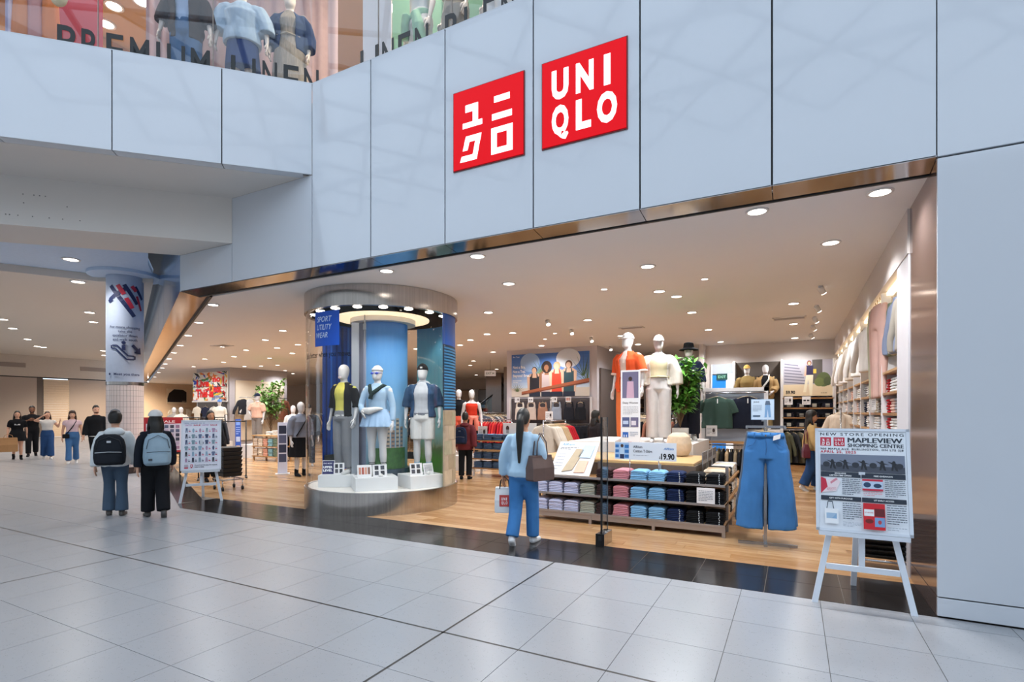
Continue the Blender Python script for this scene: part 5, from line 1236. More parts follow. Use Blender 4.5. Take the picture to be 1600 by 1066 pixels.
s.poly([(.03, .36), (.20, .38), (.25, .48), (.20, .515), (.09, .49)], '#f4dfe2'); s.poly([(.02, .35), (.10, .42), (.08, .50), (.02, .52)], RR); s.poly([(.14, .45), (.22, .50), (.20, .515), (.13, .47)], '#d98a98'); s.lines(.09, .38, .20, .42, 3, '#d98a98', .3); s.lines(.27, .345, .48, .515, 9, '#5a6472', .38)
s.rect(.50, .495, .73, .515, RR); s.rect(.50, .42, .73, .495, '#c3d3ea'); s.disc(.555, .458, .042, .026, '#2b4668'); s.disc(.67, .452, .045, .022, '#26405f'); s.rect(.50, .40, .73, .42, RR); s.lines(.51, .345, .72, .395, 3, '#e5a8b2', .35); s.lines(.75, .345, .97, .515, 9, '#5a6472', .38)
s.rect(.06, .05, .22, .20, '#f6f7f9'); s.rect(.08, .10, .20, .155, '#a9c4dd'); s.poly([(.14, .10), (.20, .10), (.20, .155)], '#8fb4d6'); s.poly([(.08, .20), (.095, .27), (.105, .27), (.09, .20)], '#555d68'); s.poly([(.17, .20), (.155, .27), (.145, .27), (.16, .20)], '#555d68'); s.poly([(.095, .265), (.155, .265), (.15, .278), (.10, .278)], '#555d68'); s.lines(.27, .10, .48, .27, 8, '#5a6472', .38); s.lines(.27, .03, .48, .08, 4, '#a0a8b4', .3)
s.rect(.50, .02, .74, .275, '#d5202c'); s.rect(.51, .15, .62, .215, '#f3f4f6'); s.text('UT ARCHIVE', .52, .178, .012, RR, w=.09); s.rect(.625, .15, .735, .225, '#6b1c22'); s.rect(.625, .05, .735, .14, '#7fa3d0'); s.disc(.565, .10, .045, .022, '#7a1f1c'); s.disc(.68, .095, .02, .02, '#c2474d'); s.lines(.76, .08, .97, .275, 9, '#5a6472', .38); s.lines(.76, .02, .97, .06, 2, '#a0a8b4', .3)
s.build('print', bo, (-.305, -.002, .022))
ex, ey = -10.24, .53
e2, bo = easel('white easel poster with SALE grid of small clothes pictures near the left corner', ex, ey, toward_cam(ex, ey) + R(-3), .62, .56, .90, .20)
def grid_print(W_, H_, rows=7, head='#f2d9e6', txt=True):
    s = Sheet(W_, H_); s.rect(0, 0, 1, 1, '#e9ecf8'); s.lines(.05, .955, .95, .975, 1, '#9aa4c4', .6)
    for i, (tx, c) in enumerate((('LIMITED', '#c7a4cc'), ('SALE', '#c2184a'), ('LIMITED', '#c7a4cc'), ('SALE', '#c2184a'))): s.text(tx, .06 + .225 * i, .905, .030, c, w=.19, bold=.03)
    rnd = random.Random(5); cs_ = ['#1f2540', '#3b4a70', '#8fb0c8', '#2b2f3a', '#5d6f92', '#b08fb0', '#7e9aa8']
    for j in range(6):
        y0 = .14 + .124 * (5 - j)
        s.rect(.04, y0 - .006, .96, y0 - .003, '#c9cfe4')
        for i in range(5):
            x0 = .06 + .18 * i; c = rnd.choice(cs_); k = rnd.randrange(3)
            if k == 0: s.poly([(x0 + .01, y0 + .01), (x0 + .08, y0 + .01), (x0 + .08, y0 + .065), (x0 + .10, y0 + .05), (x0 + .085, y0 + .095), (x0 + .005, y0 + .095), (x0 - .01, y0 + .05), (x0 + .01, y0 + .065)], c)
            elif k == 1: s.poly([(x0 + .015, y0 + .005), (x0 + .038, y0 + .005), (x0 + .045, y0 + .06), (x0 + .052, y0 + .005), (x0 + .075, y0 + .005), (x0 + .07, y0 + .10), (x0 + .02, y0 + .10)], c)
            else: s.disc(x0 + .045, y0 + .05, .028, .045, c)
            s.rect(x0 + .10, y0 + .02, x0 + .15, y0 + .04, rnd.choice(('#d36a8a', '#4a5170', '#b04a6a'))); s.rect(x0 + .10, y0 + .055, x0 + .14, y0 + .063, '#8a92b0')
    s.rect(.06, .03, .16, .10, '#b9b5c4'); s.rect(.06, .02, .16, .045, '#c2304a'); s.poly([(.22, .10), (.28, .10), (.28, .05), (.25, .02), (.22, .05)], '#c2304a'); s.rect(.235, .055, .265, .085, '#f2f2f8'); s.text('Download the app for special', .33, .075, .022, '#2b3150', w=.60); s.text('NEW ITEMS', .33, .035, .018, '#1a1d2a', w=.25, bold=.03)
    return s
grid_print(.575, .855).build('print', bo, (-.2875, -.002, .022))
# red framed notice board and black cart further left
x, y = D(256, 13.5); t = thing('notice_board', 'red framed notice board with picture grid behind the student in white cap', 'sign', (x, y, 0), toward_cam(x, y) + R(10))
obj('panel', B().box(-.42, .42, 0, .04, .55, 1.45), plain('#b3262f', .5), t)
for sx in (-1, 1): obj('leg', B().box(sx * .36 - .02, sx * .36 + .02, 0, .04, 0, .55), DARK, t)
s = Sheet(.76, .80); s.rect(0, 0, 1, 1, '#d9d3e2'); s.rect(0, .86, 1, 1, '#b0202c'); s.text('SALE', .42, .89, .07, '#f4e4e6', w=.4); rnd = random.Random(9)
for i in range(6):
    for j in range(6): s.rect(.04 + .16 * i, .04 + .135 * j, .15 + .16 * i, .14 + .135 * j, rnd.choice(('#5a6280', '#a07d9a', '#3c3f52', '#b9a9c4')))
s.build('print', t, (-.38, 0, .60))
x, y = D(357, 10.9); t = thing('basket_cart', 'black shopping basket cart on wheels behind the sale easel', 'cart', (x, y, 0), toward_cam(x, y) + R(20))
for k in range(7): obj('basket', B().loft([[(-.17, -.22, .28 + .085 * k), (.17, -.22, .28 + .085 * k), (.17, .22, .28 + .085 * k), (-.17, .22, .28 + .085 * k)], [(-.19, -.24, .36 + .085 * k), (.19, -.24, .36 + .085 * k), (.19, .24, .36 + .085 * k), (-.19, .24, .36 + .085 * k)]]), plain('#16171a', .5), t, bevel=.006)
obj('base_frame', B().tube([(-.2, -.24, .22), (.2, -.24, .22), (.2, .24, .22), (-.2, .24, .22), (-.2, -.24, .22)], .012, 8), CHK, t, smooth=True)
for sx in (-1, 1):
    for sy in (-1, 1):
        obj('caster_stem', B().tube([(sx * .19, sy * .22, .22), (sx * .19, sy * .22, .06)], .009, 8), CHK, t, smooth=True); obj('wheel', B().tube([(sx * .19 - .015, sy * .22, .04), (sx * .19 + .015, sy * .22, .04)], .04, 14), DARK, t, smooth=True)
# stacked black baskets behind the opening poster
x, y = D(1383, 5.42); t = thing('basket_stack', 'stack of black shopping baskets with chrome handles behind the opening poster', 'baskets', (x, y, 0), R(0))
obj('base_frame', B().tube([(-.22, -.16, .10), (.22, -.16, .10), (.22, .16, .10), (-.22, .16, .10), (-.22, -.16, .10)], .012, 8), CHK, t, smooth=True)
for sx in (-1, 1): obj('handle', B().tube([(sx * .235, -.14, .03), (sx * .235, -.14, .42), (sx * .235, -.10, .46), (sx * .235, .10, .46), (sx * .235, .14, .42), (sx * .235, .14, .03)], .010, 8), CHK, t, smooth=True)
for k in range(9): obj('basket', B().loft([[(-.18, -.13, .12 + .05 * k), (.18, -.13, .12 + .05 * k), (.18, .13, .12 + .05 * k), (-.18, .13, .12 + .05 * k)], [(-.21, -.16, .155 + .05 * k), (.21, -.16, .155 + .05 * k), (.21, .16, .155 + .05 * k), (-.21, .16, .155 + .05 * k)]]), plain('#131416', .45), t, bevel=.005)
# ------------------------------------------------------------------ people
SK1 = mat('skin_light', '#d9a78c', 0.55, var=0.05); SK2 = mat('skin_tan', '#b98463', 0.55, var=0.05); SK3 = mat('skin_brown', '#7d5138', 0.55, var=0.05)
HB = mat('hair_black', '#16130f', 0.5, var=0.3, scale=30, stretch=(4, 4, .5)); HBR = mat('hair_brown', '#3a2419', 0.5, var=0.3, scale=30, stretch=(4, 4, .5))
BACK = PI
def person(label, px, py, H, rz, pose, skin, far=False):
    x, y = G(px, py); return Fig('person', label, 'person', (x, y, 0), rz, H, skin, pose, True, far=far)
# woman walking into the shop
x, y = G(818, 850)
f = Fig('person', 'woman with long black ponytail, pale blue shirt and blue jeans walking into the shop', 'person', (x, y, 0), BACK + R(8), 1.63, SK2, dict(flip(WALKB), elL=(.152, .012, .630), wrL=(.165, -.012, .500), elR=(-.150, -.01, .64), wrR=(-.10, -.085, .56)), True)
f.pants(DEN, r=(.062, .050, .048), end=.98)
f.top(fab('#a9c6dc'), 'shirt', z0=.50, sleeve=.97, infl=.019, sr0=.044, sr1=.036, flare=.008, wr=.009)
f.hair(HB, .33, pony=True); f.shoes(mat('white_trainer', '#d9dadc', .6))
def hang_bag(name, label, loc, rz, w_, h_, d_, m, hl, hm, cat='bag', hang=0.04):
    t = thing(name, label, cat, loc, rz)
    b = B(); rings = []
    for z, k in ((0, .92), (.02, 1), (h_ * .5, 1.0), (h_ * .9, .93), (h_, .90)):
        rings.append([(sx * w_ / 2 * k, sy * d_ / 2 * (1.0 if z < h_ * .6 else .55), z) for sx, sy in ((-1, -1), (0, -1.15), (1, -1), (1.03, 0), (1, 1), (0, 1.15), (-1, 1), (-1.03, 0))])
    b.loft(rings); obj('body', b, m, t, bevel=.006)
    for sy in (-1, 1):
        obj('handle', B().tube([(-w_ * .25, sy * d_ * .25, h_ - .02), (-w_ * .2, sy * d_ * .2, h_ + hl * .6), (0, sy * hang * .3, h_ + hl), (w_ * .2, sy * d_ * .2, h_ + hl * .6), (w_ * .25, sy * d_ * .25, h_ - .02)], .007, 8), hm, t, smooth=True)
    return t
hx, hy = G(818, 850)
c8, s8 = math.cos(BACK + R(8)), math.sin(BACK + R(8))
def rel(dx, dy): return (hx + dx * c8 - dy * s8, hy + dx * s8 + dy * c8)
a = rel(.255, -.03); t = hang_bag('shopping_bag', 'white paper shopping bag with red print in the left hand of the ponytailed woman', (a[0], a[1], .36), R(25), .24, .31, .10, mat('white_paper', '#e7e6e6', .7), .13, HB)
s_ = Sheet(.12, .14); s_.rect(0, 0, 1, 1, '#c9443f'); uniqlo_en(s_, .1, .1, .8, .8); s_.build('print', t, (-.06, -.061, .08))
a = rel(-.215, .015); hang_bag('shoulder_bag', 'brown leather tote bag on the shoulder of the ponytailed woman', (a[0], a[1], .78), BACK + R(70), .36, .30, .13, mat('brown_leather', '#5d4a45', .5, var=.1), .26, mat('brown_leather', '#5d4a45'))

def backpack(label, loc, rz, m, accent, w_=.33, h_=.46, two=None):
    t = thing('backpack', label, 'backpack', loc, rz); b = B(); rings = []
    for z, kw, kd in ((0, .80, .55), (.03, .95, .9), (.12, 1, 1), (.28, .97, .92), (.38, .86, .75), (.44, .62, .5), (.46, .35, .3)):
        rings.append([(math.copysign(abs(math.cos(2 * PI * i / 20)) ** .6, math.cos(2 * PI * i / 20)) * w_ / 2 * kw, .10 + math.copysign(abs(math.sin(2 * PI * i / 20)) ** .7, math.sin(2 * PI * i / 20)) * .10 * kd, z * h_ / .46) for i in range(20)])
    obj('body', fuse(B().loft(rings), 'body', m, .012, 3, .003), None, t)
    pk = [[(x * .86, y + .035 if y > .1 else .12, z) for x, y, z in r_] for r_ in [[(math.copysign(abs(math.cos(2 * PI * i / 16)) ** .6, math.cos(2 * PI * i / 16)) * w_ / 2 * kw, .10 + math.copysign(abs(math.sin(2 * PI * i / 16)) ** .7, math.sin(2 * PI * i / 16)) * .10 * kd, z * h_) for i in range(16)] for z, kw, kd in ((.05, .8, .8), (.10, .95, 1), (.30, .95, 1), (.40, .85, .85))]]
    obj('pocket', fuse(B().loft(pk), 'pocket', m, .012, 2), None, t)
    obj('zip', B().tube([(-w_ * .40, .235, h_ * .42), (0, .250, h_ * .44), (w_ * .40, .235, h_ * .42)], .005, 6), accent, t, smooth=True)
    obj('zip', B().tube([(-w_ * .40, .185, h_ * .52), (-w_ * .32, .185, h_ * .80), (0, .185, h_ * .93), (w_ * .32, .185, h_ * .80), (w_ * .40, .185, h_ * .52)], .004, 6), plain('#20242a', .5), t, smooth=True)
    obj('badge', B().cbox((w_ * .28 if two else 0, .245 if two else .205, h_ * (.2 if two else .76)), .05, .006, .03), accent, t)
    for sx in (-1, 1): obj('shoulder_strap', B().tube([(sx * .09, .02, h_ * .88), (sx * .10, -.08, h_ * 1.0), (sx * .105, -.20, h_ * .86), (sx * .12, -.19, h_ * .5), (sx * .13, .0, h_ * .12)], .014, 8, flat=.5), m, t, smooth=True)
    return t
# two students from behind
x, y = G(180, 806); rz = toward_cam(x, y) + PI - R(8)
f = Fig('person', 'student in white hooded sweatshirt and flared jeans seen from behind, left', 'person', (x, y, 0), rz, 1.60, SK1, dict(WALKB, anR=(-.055, .02, .042), pR=0, knR=(-.052, -.01, .275)), True)
f.pants(mat('grey_denim', '#43566b', .85, var=.14, scale=7, bump=.3), r=(.056, .044, .056), end=.985); f.top(fab('#dfe3e4'), 'hooded_sweatshirt', z0=.475, sleeve=1.0, infl=.024, sr0=.048, sr1=.038, wr=.010)
f.hair(HB, full=.006); f.shoes(plain('#55504c', .6))
b = B(); b.loft([f.ring(0, yo, z, rx, ry) for z, rx, ry, yo in ((.775, .05, .012, .075), (.79, .085, .035, .055), (.815, .082, .045, .045), (.835, .060, .040, .035), (.845, .03, .03, .02))]); f.put('hood', b, fab('#dfe3e4'), .006)
f.strap([(.048, .0, .935), (.052, .0, .96), (.03, .004, 1.01), (0, .004, 1.02), (-.03, .004, 1.01), (-.052, .0, .96), (-.048, .0, .935)], plain('#8a8d91', .4), .005, 'headphones', 1)
def behind(f, dy, z, dx=0): c, s_ = math.cos(f.t.rotation_euler[2]), math.sin(f.t.rotation_euler[2]); L_ = f.t.location; return (L_.x + dx * c - dy * s_, L_.y + dx * s_ + dy * c, z)
backpack('black backpack with white piping worn by the student in white sweatshirt', behind(f, .135, .80, .03), rz, fab('#23262c'), plain('#c8ccd0', .5), .40, .46)
x, y = G(243, 808)
f = Fig('person', 'student in white cap and black clothes with long black hair seen from behind', 'person', (x, y, 0), toward_cam(x, y) + PI + R(6), 1.60, SK1, WALKB, True)
f.pants(BLACK, r=(.066, .060, .056), end=.98); f.top(fab('#1b1e27'), 'jacket', z0=.50, sleeve=1.0, infl=.014, sr0=.040, sr1=.032, wr=.007)
f.hair(HB, .30, .048); f.cap(WFAB, False, 'white_cap'); f.shoes(plain('#4d4a48', .6))
backpack('light blue grey backpack worn by the student in white cap', behind(f, .115, .80), f.t.rotation_euler[2], fab('#93a9b8'), plain('#3a4048', .5), .36, .48, True)

# group in the corridor, walking towards the camera
def rzc(px, py): return toward_cam(*G(px, py))
f = person('woman in black tee and short skirt with fishnet legs, leftmost in the corridor', 27, 718, 1.62, rzc(27, 718), WALKB, SK1, True)
f.top(BLACK, 'tee', z0=.55, sleeve=.40, infl=.010); f.skirt(BLACK, z1=.62, z0=.38, flare=.05); f.hair(HB, .22, .05); f.shoes(BLACK, .05, 'boot')
b = B().cbox((0, -.072, .715), .09, .004, .025); f.hard('shirt_print', b, plain('#b9bcc0', .7))
x, y = G(27, 718); a = D(13, 17.3); hang_bag('paper_bag', 'large brown paper bag carried by the woman in black skirt', (a[0], a[1], .28), rzc(27, 718), .46, .46, .16, mat('kraft_paper', '#b08458', .8, var=.05), .12, mat('kraft_paper', '#b08458'))
f = person('bearded man in black tee with hands raised to his chest, in the corridor', 50, 713, 1.80, rzc(50, 713), dict(flip(WALKB), elL=(.165, -.01, .66), wrL=(.045, -.11, .72), elR=(-.165, -.01, .66), wrR=(-.045, -.11, .72), curl=.9), SK3, True)
f.top(BLACK, 'tee', z0=.52, sleeve=.45, infl=.018, sr0=.046, sr1=.040); f.pants(BLACK, r=(.058, .048, .044)); f.hair(HB); f.shoes(BLACK)
b = B(); b.loft([[f.headpt(p) for p in f.ring(0, -.018, z, rx, ry)] for z, rx, ry in ((.858, .018, .026), (.872, .036, .040), (.893, .041, .042), (.902, .041, .036))]); f.put('beard', b, HB, 0)
f = person('woman in white top and wide blue jeans with one arm raised, in the corridor', 74, 717, 1.60, rzc(74, 717), dict(WALKB, elR=(-.20, -.03, .80), wrR=(-.075, -.07, .90), elL=(.175, .0, .665), wrL=(.20, -.09, .78), nod=-.15, look=.3), SK1, True)
f.top(WFAB, 'top', z0=.60, sleeve=.15, infl=.007); f.pants(DDEN, r=(.064, .058, .062)); f.hair(HBR, .14, .05); f.shoes(WFAB)
f = person('woman in pale pink top and blue jeans with black crossbody strap, in the corridor', 113, 724, 1.63, rzc(113, 724), flip(WALKB), SK1, True)
f.top(fab('#dcbfc6'), 'top', z0=.58, sleeve=.22, infl=.008); f.pants(mat('mid_denim', '#3f6c9e', .85, var=.15, bump=.3), r=(.060, .044, .052)); f.hair(HBR, .13, .055, full=.008); f.shoes(WFAB)
f.strap([(.06, .02, .825), (.055, -.045, .79), (.01, -.085, .70), (-.05, -.085, .61), (-.085, -.06, .56)], BLACK, .006)
a = behind(f, -.13, .84, -.15); tag(obj('crossbody_bag', fuse(B().cbox((0, 0, 0), .17, .07, .13), 'crossbody_bag', BLACK, .014, 3), None, None, a, f.t.rotation_euler[2]), 'small black crossbody bag at the hip of the woman in pink top', 'bag')
f = person('man in black sweater and black trousers beside the tiled column', 150, 724, 1.79, rzc(150, 724) + R(-15), dict(WALKB, look=.5), SK1, True)
f.top(BLACK, 'sweater', z0=.47, sleeve=1.0, infl=.022, sr0=.048, sr1=.038); f.pants(BLACK, r=(.056, .042, .036)); f.hair(HB); f.shoes(BLACK)
b = B(); b.loft([[f.headpt(p) for p in f.ring(0, -.018, z, rx, ry)] for z, rx, ry in ((.858, .018, .026), (.872, .036, .040), (.889, .040, .041), (.896, .040, .034))]); f.put('beard', b, HBR, 0)
b = B(); b.loft([f.ring(0, 0, z, .110, .080) for z in (.458, .474)]); f.put('shirt_hem', b, WFAB, 0)

# shoppers inside
f = person('shopper in maroon jacket and black trousers beside the round display case', 727, 749, 1.58, BACK + R(20), dict(flip(WALKB), anL=(.055, .02, .042), pL=0, anR=(-.055, .0, .042), pR=0), SK2)
f.top(fab('#6b2e33'), 'jacket', z0=.44, sleeve=.98, infl=.030, sr0=.056, sr1=.044, wr=.008); f.pants(BLACK, r=(.054, .046, .044)); f.hair(HB); f.shoes(BLACK)
b = B(); b.loft([f.ring(0, yo, z, rx, ry) for z, rx, ry, yo in ((.785, .05, .02, .07), (.81, .075, .04, .05), (.835, .055, .04, .035), (.848, .03, .03, .02))]); f.put('hood', b, fab('#6b2e33'), .005)
backpack('navy backpack worn by the shopper in maroon jacket', behind(f, .12, .84, .06), BACK + R(20), NAVY, plain('#555a66', .5), .30, .40)
f = person('shopper with long black hair, tan jacket and jeans near the back shelves', 1268, 767, 1.62, R(95), dict(WALKB), SK2)
f.top(fab('#b99a68'), 'jacket', z0=.50, sleeve=.95, infl=.024, sr0=.050, sr1=.040, wr=.008); f.pants(DDEN, r=(.060, .056, .060)); f.hair(HB, .30, .055, full=.006); f.shoes(WFAB)
a = behind(f, .12, .68, -.20); hang_bag('shoulder_bag', 'maroon leather shoulder bag of the shopper in tan jacket', a, R(95), .34, .27, .12, mat('maroon_leather', '#5a1626', .45), .28, mat('maroon_leather', '#5a1626'))
x, y = D(931, 12.8)
f = Fig('person', 'shopper in dark hooded coat standing before the clothes racks', 'person', (x, y, 0), BACK - R(30), 1.62, SK2, dict(elL=(.15, -.02, .63), wrL=(.12, -.09, .56)), True)
f.top(fab('#262224'), 'coat', z0=.38, sleeve=.98, infl=.032, sr0=.056, sr1=.044, wr=.008); f.pants(BLACK); f.hair(HB, .20, .058, full=.012); f.shoes(BLACK)
x, y = D(329, 12.2)
f = Fig('person', 'shopper with black hair behind the black clothes rail at left', 'person', (x, y, 0), toward_cam(x, y) + R(20), 1.62, SK2, None, True, far=True)
f.top(BLACK, 'jacket', z0=.48, sleeve=.98, infl=.02); f.pants(BLACK); f.hair(HB, .12, .048); f.shoes(BLACK)
# ------------------------------------------------------------------ partition with the sportswear poster
LAV = mat('lavender_wall', '#cfc8cc', .8, var=.02)
pw = struct('wall_partition', B().box(-9.15, -6.12, 9.85, 13.0, 0, CEIL), LAV)
obj('niche_shade_panel', B().box(-8.95, -6.30, 9.80, 9.845, .05, 2.0), plain('#4a4245', .7), pw)  # dark panel on the wall face, recess shade put into its colour
for x in (-8.97, -6.28, -7.55): obj('niche_frame', B().box(x - .02, x + .02, 9.72, 9.85, 0, 2.03), plain('#d8d2d0', .5), pw)
obj('niche_side', B().box(-6.11, -6.06, 10.05, 12.8, 0, 2.9), plain('#6a5f5a', .7), pw)
YP = 9.82; xa, xb = onY(799.5, YP), onY(921, YP); zt, zb = 3.40, 2.06
t = thing('poster', 'large sportswear poster of four women leaning on a wooden rail under blue sky', 'poster', (xa, YP, zb))
W_, H_ = xb - xa, zt - zb
obj('board', B().box(0, W_, 0, .03, 0, H_), plain('#dfe3ec', .5), t)
s = Sheet(W_, H_)
for i in range(12): s.rect(0, .2 + .8 * i / 12, 1, .2 + .8 * (i + 1) / 12 + .001, ('#c9d8ea', '#bcd0ea', '#a9c3e8', '#97b6e4', '#86a9e0', '#779edc', '#6a93d8', '#5f8ad2', '#5682cc', '#4f7cc8', '#4a77c4', '#4673c0')[i])
s.rect(0, .0, 1, .2, '#d9cdbf'); s.disc(.25, .80, .13, .22, '#9fc0ea', 28); s.disc(.74, .86, .15, .22, '#e6ecf4', 28)
def palm(x, y, h, c):
    for i in range(9): a = R(20 + 17.5 * i); s.poly([(x - .006, y), (x + .006, y), (min(.995, max(.005, x + h * .55 * math.cos(a))), min(.99, y + h * math.sin(a)))], c)
palm(.40, .55, .36, '#5d7f4f'); palm(.36, .5, .25, '#7d9a5f'); palm(.93, .45, .52, '#47603f'); palm(.97, .3, .5, '#5d7350'); palm(.08, .12, .2, '#63714a')
for x, y, r_, top, hr, sk in ((.31, .60, .040, '#23242c', '#1c1613', '#d9ae92'), (.47, .66, .075, '#c6b3b0', '#2c1a14', '#9a6848'), (.60, .68, .050, '#e0452c', '#d8b383', '#e6c0a2'), (.75, .70, .050, '#2c4a52', '#6b4a3a', '#e3bda0')):
    s.poly([(x - .085, .10), (x + .085, .10), (x + .10, y - .13), (x + .05, y - .06), (x - .05, y - .06), (x - .10, y - .13)], sk)
    s.poly([(x - .065, .08), (x + .065, .08), (x + .062, y - .12), (x + .03, y - .16), (x - .03, y - .16), (x - .062, y - .12)], top); s.poly([(x - .055, y - .19), (x - .035, y - .06), (x - .025, y - .06), (x - .03, y - .19)], top); s.poly([(x + .055, y - .19), (x + .035, y - .06), (x + .025, y - .06), (x + .03, y - .19)], top)
    s.disc(x, y + .02, r_ * .9, r_ * 1.9, hr); s.disc(x - .004, y + .005, .030, .070, sk); s.rect(x - .012, y - .09, x + .012, y - .04, sk)
    s.rect(x - .07, .0, x + .075, .11, '#232a3c')
s.poly([(.14, .06), (1.0, .32), (1.0, .40), (.14, .12)], '#a9603f'); s.poly([(.14, .045), (1.0, .30), (1.0, .33), (.14, .065)], '#7a4029')
for i, tx in enumerate(('Not a Bra.', 'Not a Top.', 'Beyond Bras.')): s.text(tx, .02, .67 - .10 * i, .062, '#ffffff', w=.17 if i < 2 else .23, bold=.03)
s.text('Bra Tops', .02, .93, .03, '#dfe9f8', w=.09); s.lines(.02, .32, .14, .40, 2, '#e9eef6', .5)
s.build('print', t)
rail('dark rail of tank tops under the sportswear poster', (onY(803, 9.7) + onY(920, 9.7)) / 2, 9.62, 0, 2.55, 1.95, plain('#55504e', .4, .5), feet=False)
for px, c, nm in ((812.5, '#d9cfc4', 'cream'), (830, '#c9b8ac', 'greige'), (848, '#a57a64', 'tan brown'), (869.5, '#9aa3b3', 'blue grey'), (889, '#24262e', 'black'), (907, '#202228', 'charcoal')):
    garment('tank', onY(px, 9.62), 9.62, 1.92, 0, fab(c), '%s tank top hanging in the row under the sportswear poster' % nm, 'tank top', 'tank tops under the poster', 1.12)
rail('lower dark rail of leggings under the sportswear poster', (onY(803, 9.7) + onY(920, 9.7)) / 2, 9.62, 0, 2.55, 1.22, plain('#55504e', .4, .5), feet=False)
for i in range(9): garment('legging', onY(810 + 13 * i, 9.62), 9.62, 1.19, 0, fab(('#1b1d24', '#23252d')[i % 2]), '%s dark leggings from left in the lower row under the sportswear poster' % ORD[i], 'leggings', 'leggings under the poster', 1.1)
for px, st in ((808, 'face'), (829, 'bra'), (866, 'face'), (888, 'warm')):
    t = card('small white price card above the %s tank top' % {808: 'cream', 829: 'greige', 866: 'blue grey', 888: 'black'}[px], (onY(px, 9.55), 9.55, 1.88), 0, .17, .16, st, lean=0)
t = card('white card with small figure on a stand between the tank tops', (onY(858, 9.3), 9.3, 1.35), 0, .24, .25, 'face', lean=0)
obj('stem', B().box(-.01, .01, .002, .012, -1.35, .35), CHK, t)
# rack of cream and red shirts
x, y = D(852, 12.0)
random.seed(21)
rail('short rail of cream, tan and red shirts before the sportswear poster', x + .02, y + .5, PI / 2, 1.3, 1.38)
seq = [('cream', '#dcd2c4')] * 5 + [('tan', '#bda27e')] * 4 + [('red', '#b3222c')] * 5
for i, (nm, c) in enumerate(seq):
    garment('shirt', x + .02, y - .08 + .088 * i, 1.352, random.uniform(-.08, .08), fab(c), '%s shirt, %s from the front on the short rail before the sportswear poster' % (nm, ORD[i]), 'shirt', '%s shirts on the short rail' % nm, .95)
# jeans shelves
js2 = thing('shelf_unit', 'wooden shelf unit with folded jeans beside the maroon jacket shopper', 'shelf unit', (-7.2, 6.0, 0))
for z in (.18, .41, .64, .86): obj('shelf', B().box(-.85, .85, 0, .5, z, z + .03), SHW, js2)
for x in (-.83, 0, .83):
    obj('post', B().box(x - .02, x + .02, .40, .44, 0, 1.0), WHITEP, js2); obj('leg', B().box(x - .02, x + .02, .03, .07, 0, .18), WHITEP, js2)
rnd = random.Random(4)
for j, z in enumerate((.21, .44, .67, .89)):
    for i in range(6):
        small_pile(-7.2 - .70 + .28 * i, 6.02, z, 0, mat('denim_%d' % rnd.randrange(3), ('#33486b', '#48607f', '#2a3956')[rnd.randrange(3)], .85, var=.3, scale=20), 'folded blue jeans pile, %s from left on the %s shelf beside the maroon shopper' % (ORD[i], ('bottom', 'second', 'third', 'top')[j]), 'folded jeans piles by the maroon shopper', n=6, h_=.026, name='folded_jeans_pile', cat='folded jeans')
t = thing('shelf_sign', 'white header sign with small portrait on the jeans shelf unit', 'sign', (onY(786, 6.2), 6.2, 1.02)); W_ = onY(838, 6.2) - onY(786, 6.2)
obj('board', B().box(0, W_, 0, .012, 0, .30), WHITEP, t); s = Sheet(W_, .30); s.disc(.14, .55, .05, .22, '#4a332a'); s.rect(.10, .15, .18, .45, '#a9a4a6'); s.text('Flow', .45, .38, .22, '#3a3c42', w=.3); s.build('print', t)
t = card('white card with dark figure on the jeans shelf corner', (onY(754, 6.1), 6.1, .93), 0, .26, .30, 'face', lean=0)
# red-top mannequin with its plinth and red rack
x, y = D(737, 14.6); tag(obj('plinth', B().box(-.4, .4, -.4, .4, 0, .40), plain('#e6e2de', .5), None, (x, y, 0)), 'white plinth under the mannequin in red tank top', 'plinth')
f = mq('white mannequin in red tank top with coral sweater at the waist beyond the display case', 737, 14.6, .40, 1.80, toward_cam(x, y), None, .93)
f.top(fab('#d23a26'), 'tank_top', z0=.60, z1=.79, sleeve=0, infl=.006); f.pants(BLACK, r=(.060, .052, .048))
b = B(); b.loft([f.ring(0, 0, z, .105 - .0 * z, .078) for z in (.545, .605)]); b.tube([(.06, -.08, .58), (.075, -.09, .48), (.09, -.08, .38)], [.03, .04, .045], 10); b.tube([(-.0, -.09, .58), (-.02, -.095, .45)], [.025, .03], 10); f.put('tied_sweater', b, fab('#e2806c'), .006)
x, y = D(717.5, 15.6); tag(obj('plinth', B().box(-.35, .35, -.35, .35, 0, .45), plain('#e6e2de', .5), None, (x, y, 0)), 'white plinth half hidden by the display case edge', 'plinth')
f = mq('white mannequin in black top with coral sleeve half hidden by the display case', 717, 15.6, .45, 1.80, toward_cam(x, y), None, .95); f.top(BLACK, 'top', z0=.56, sleeve=.3); f.pants(fab('#d9604a'))
random.seed(31)
x, y = D(764, 16.8); rack('rail of red shirts beyond the mannequin in red tank top', x, y, R(10), 1.5, 1.35, 'shirt', [fab('#b3202a'), fab('#c8332c'), fab('#9c1c26')], 'red shirts beyond the red top mannequin', 16)
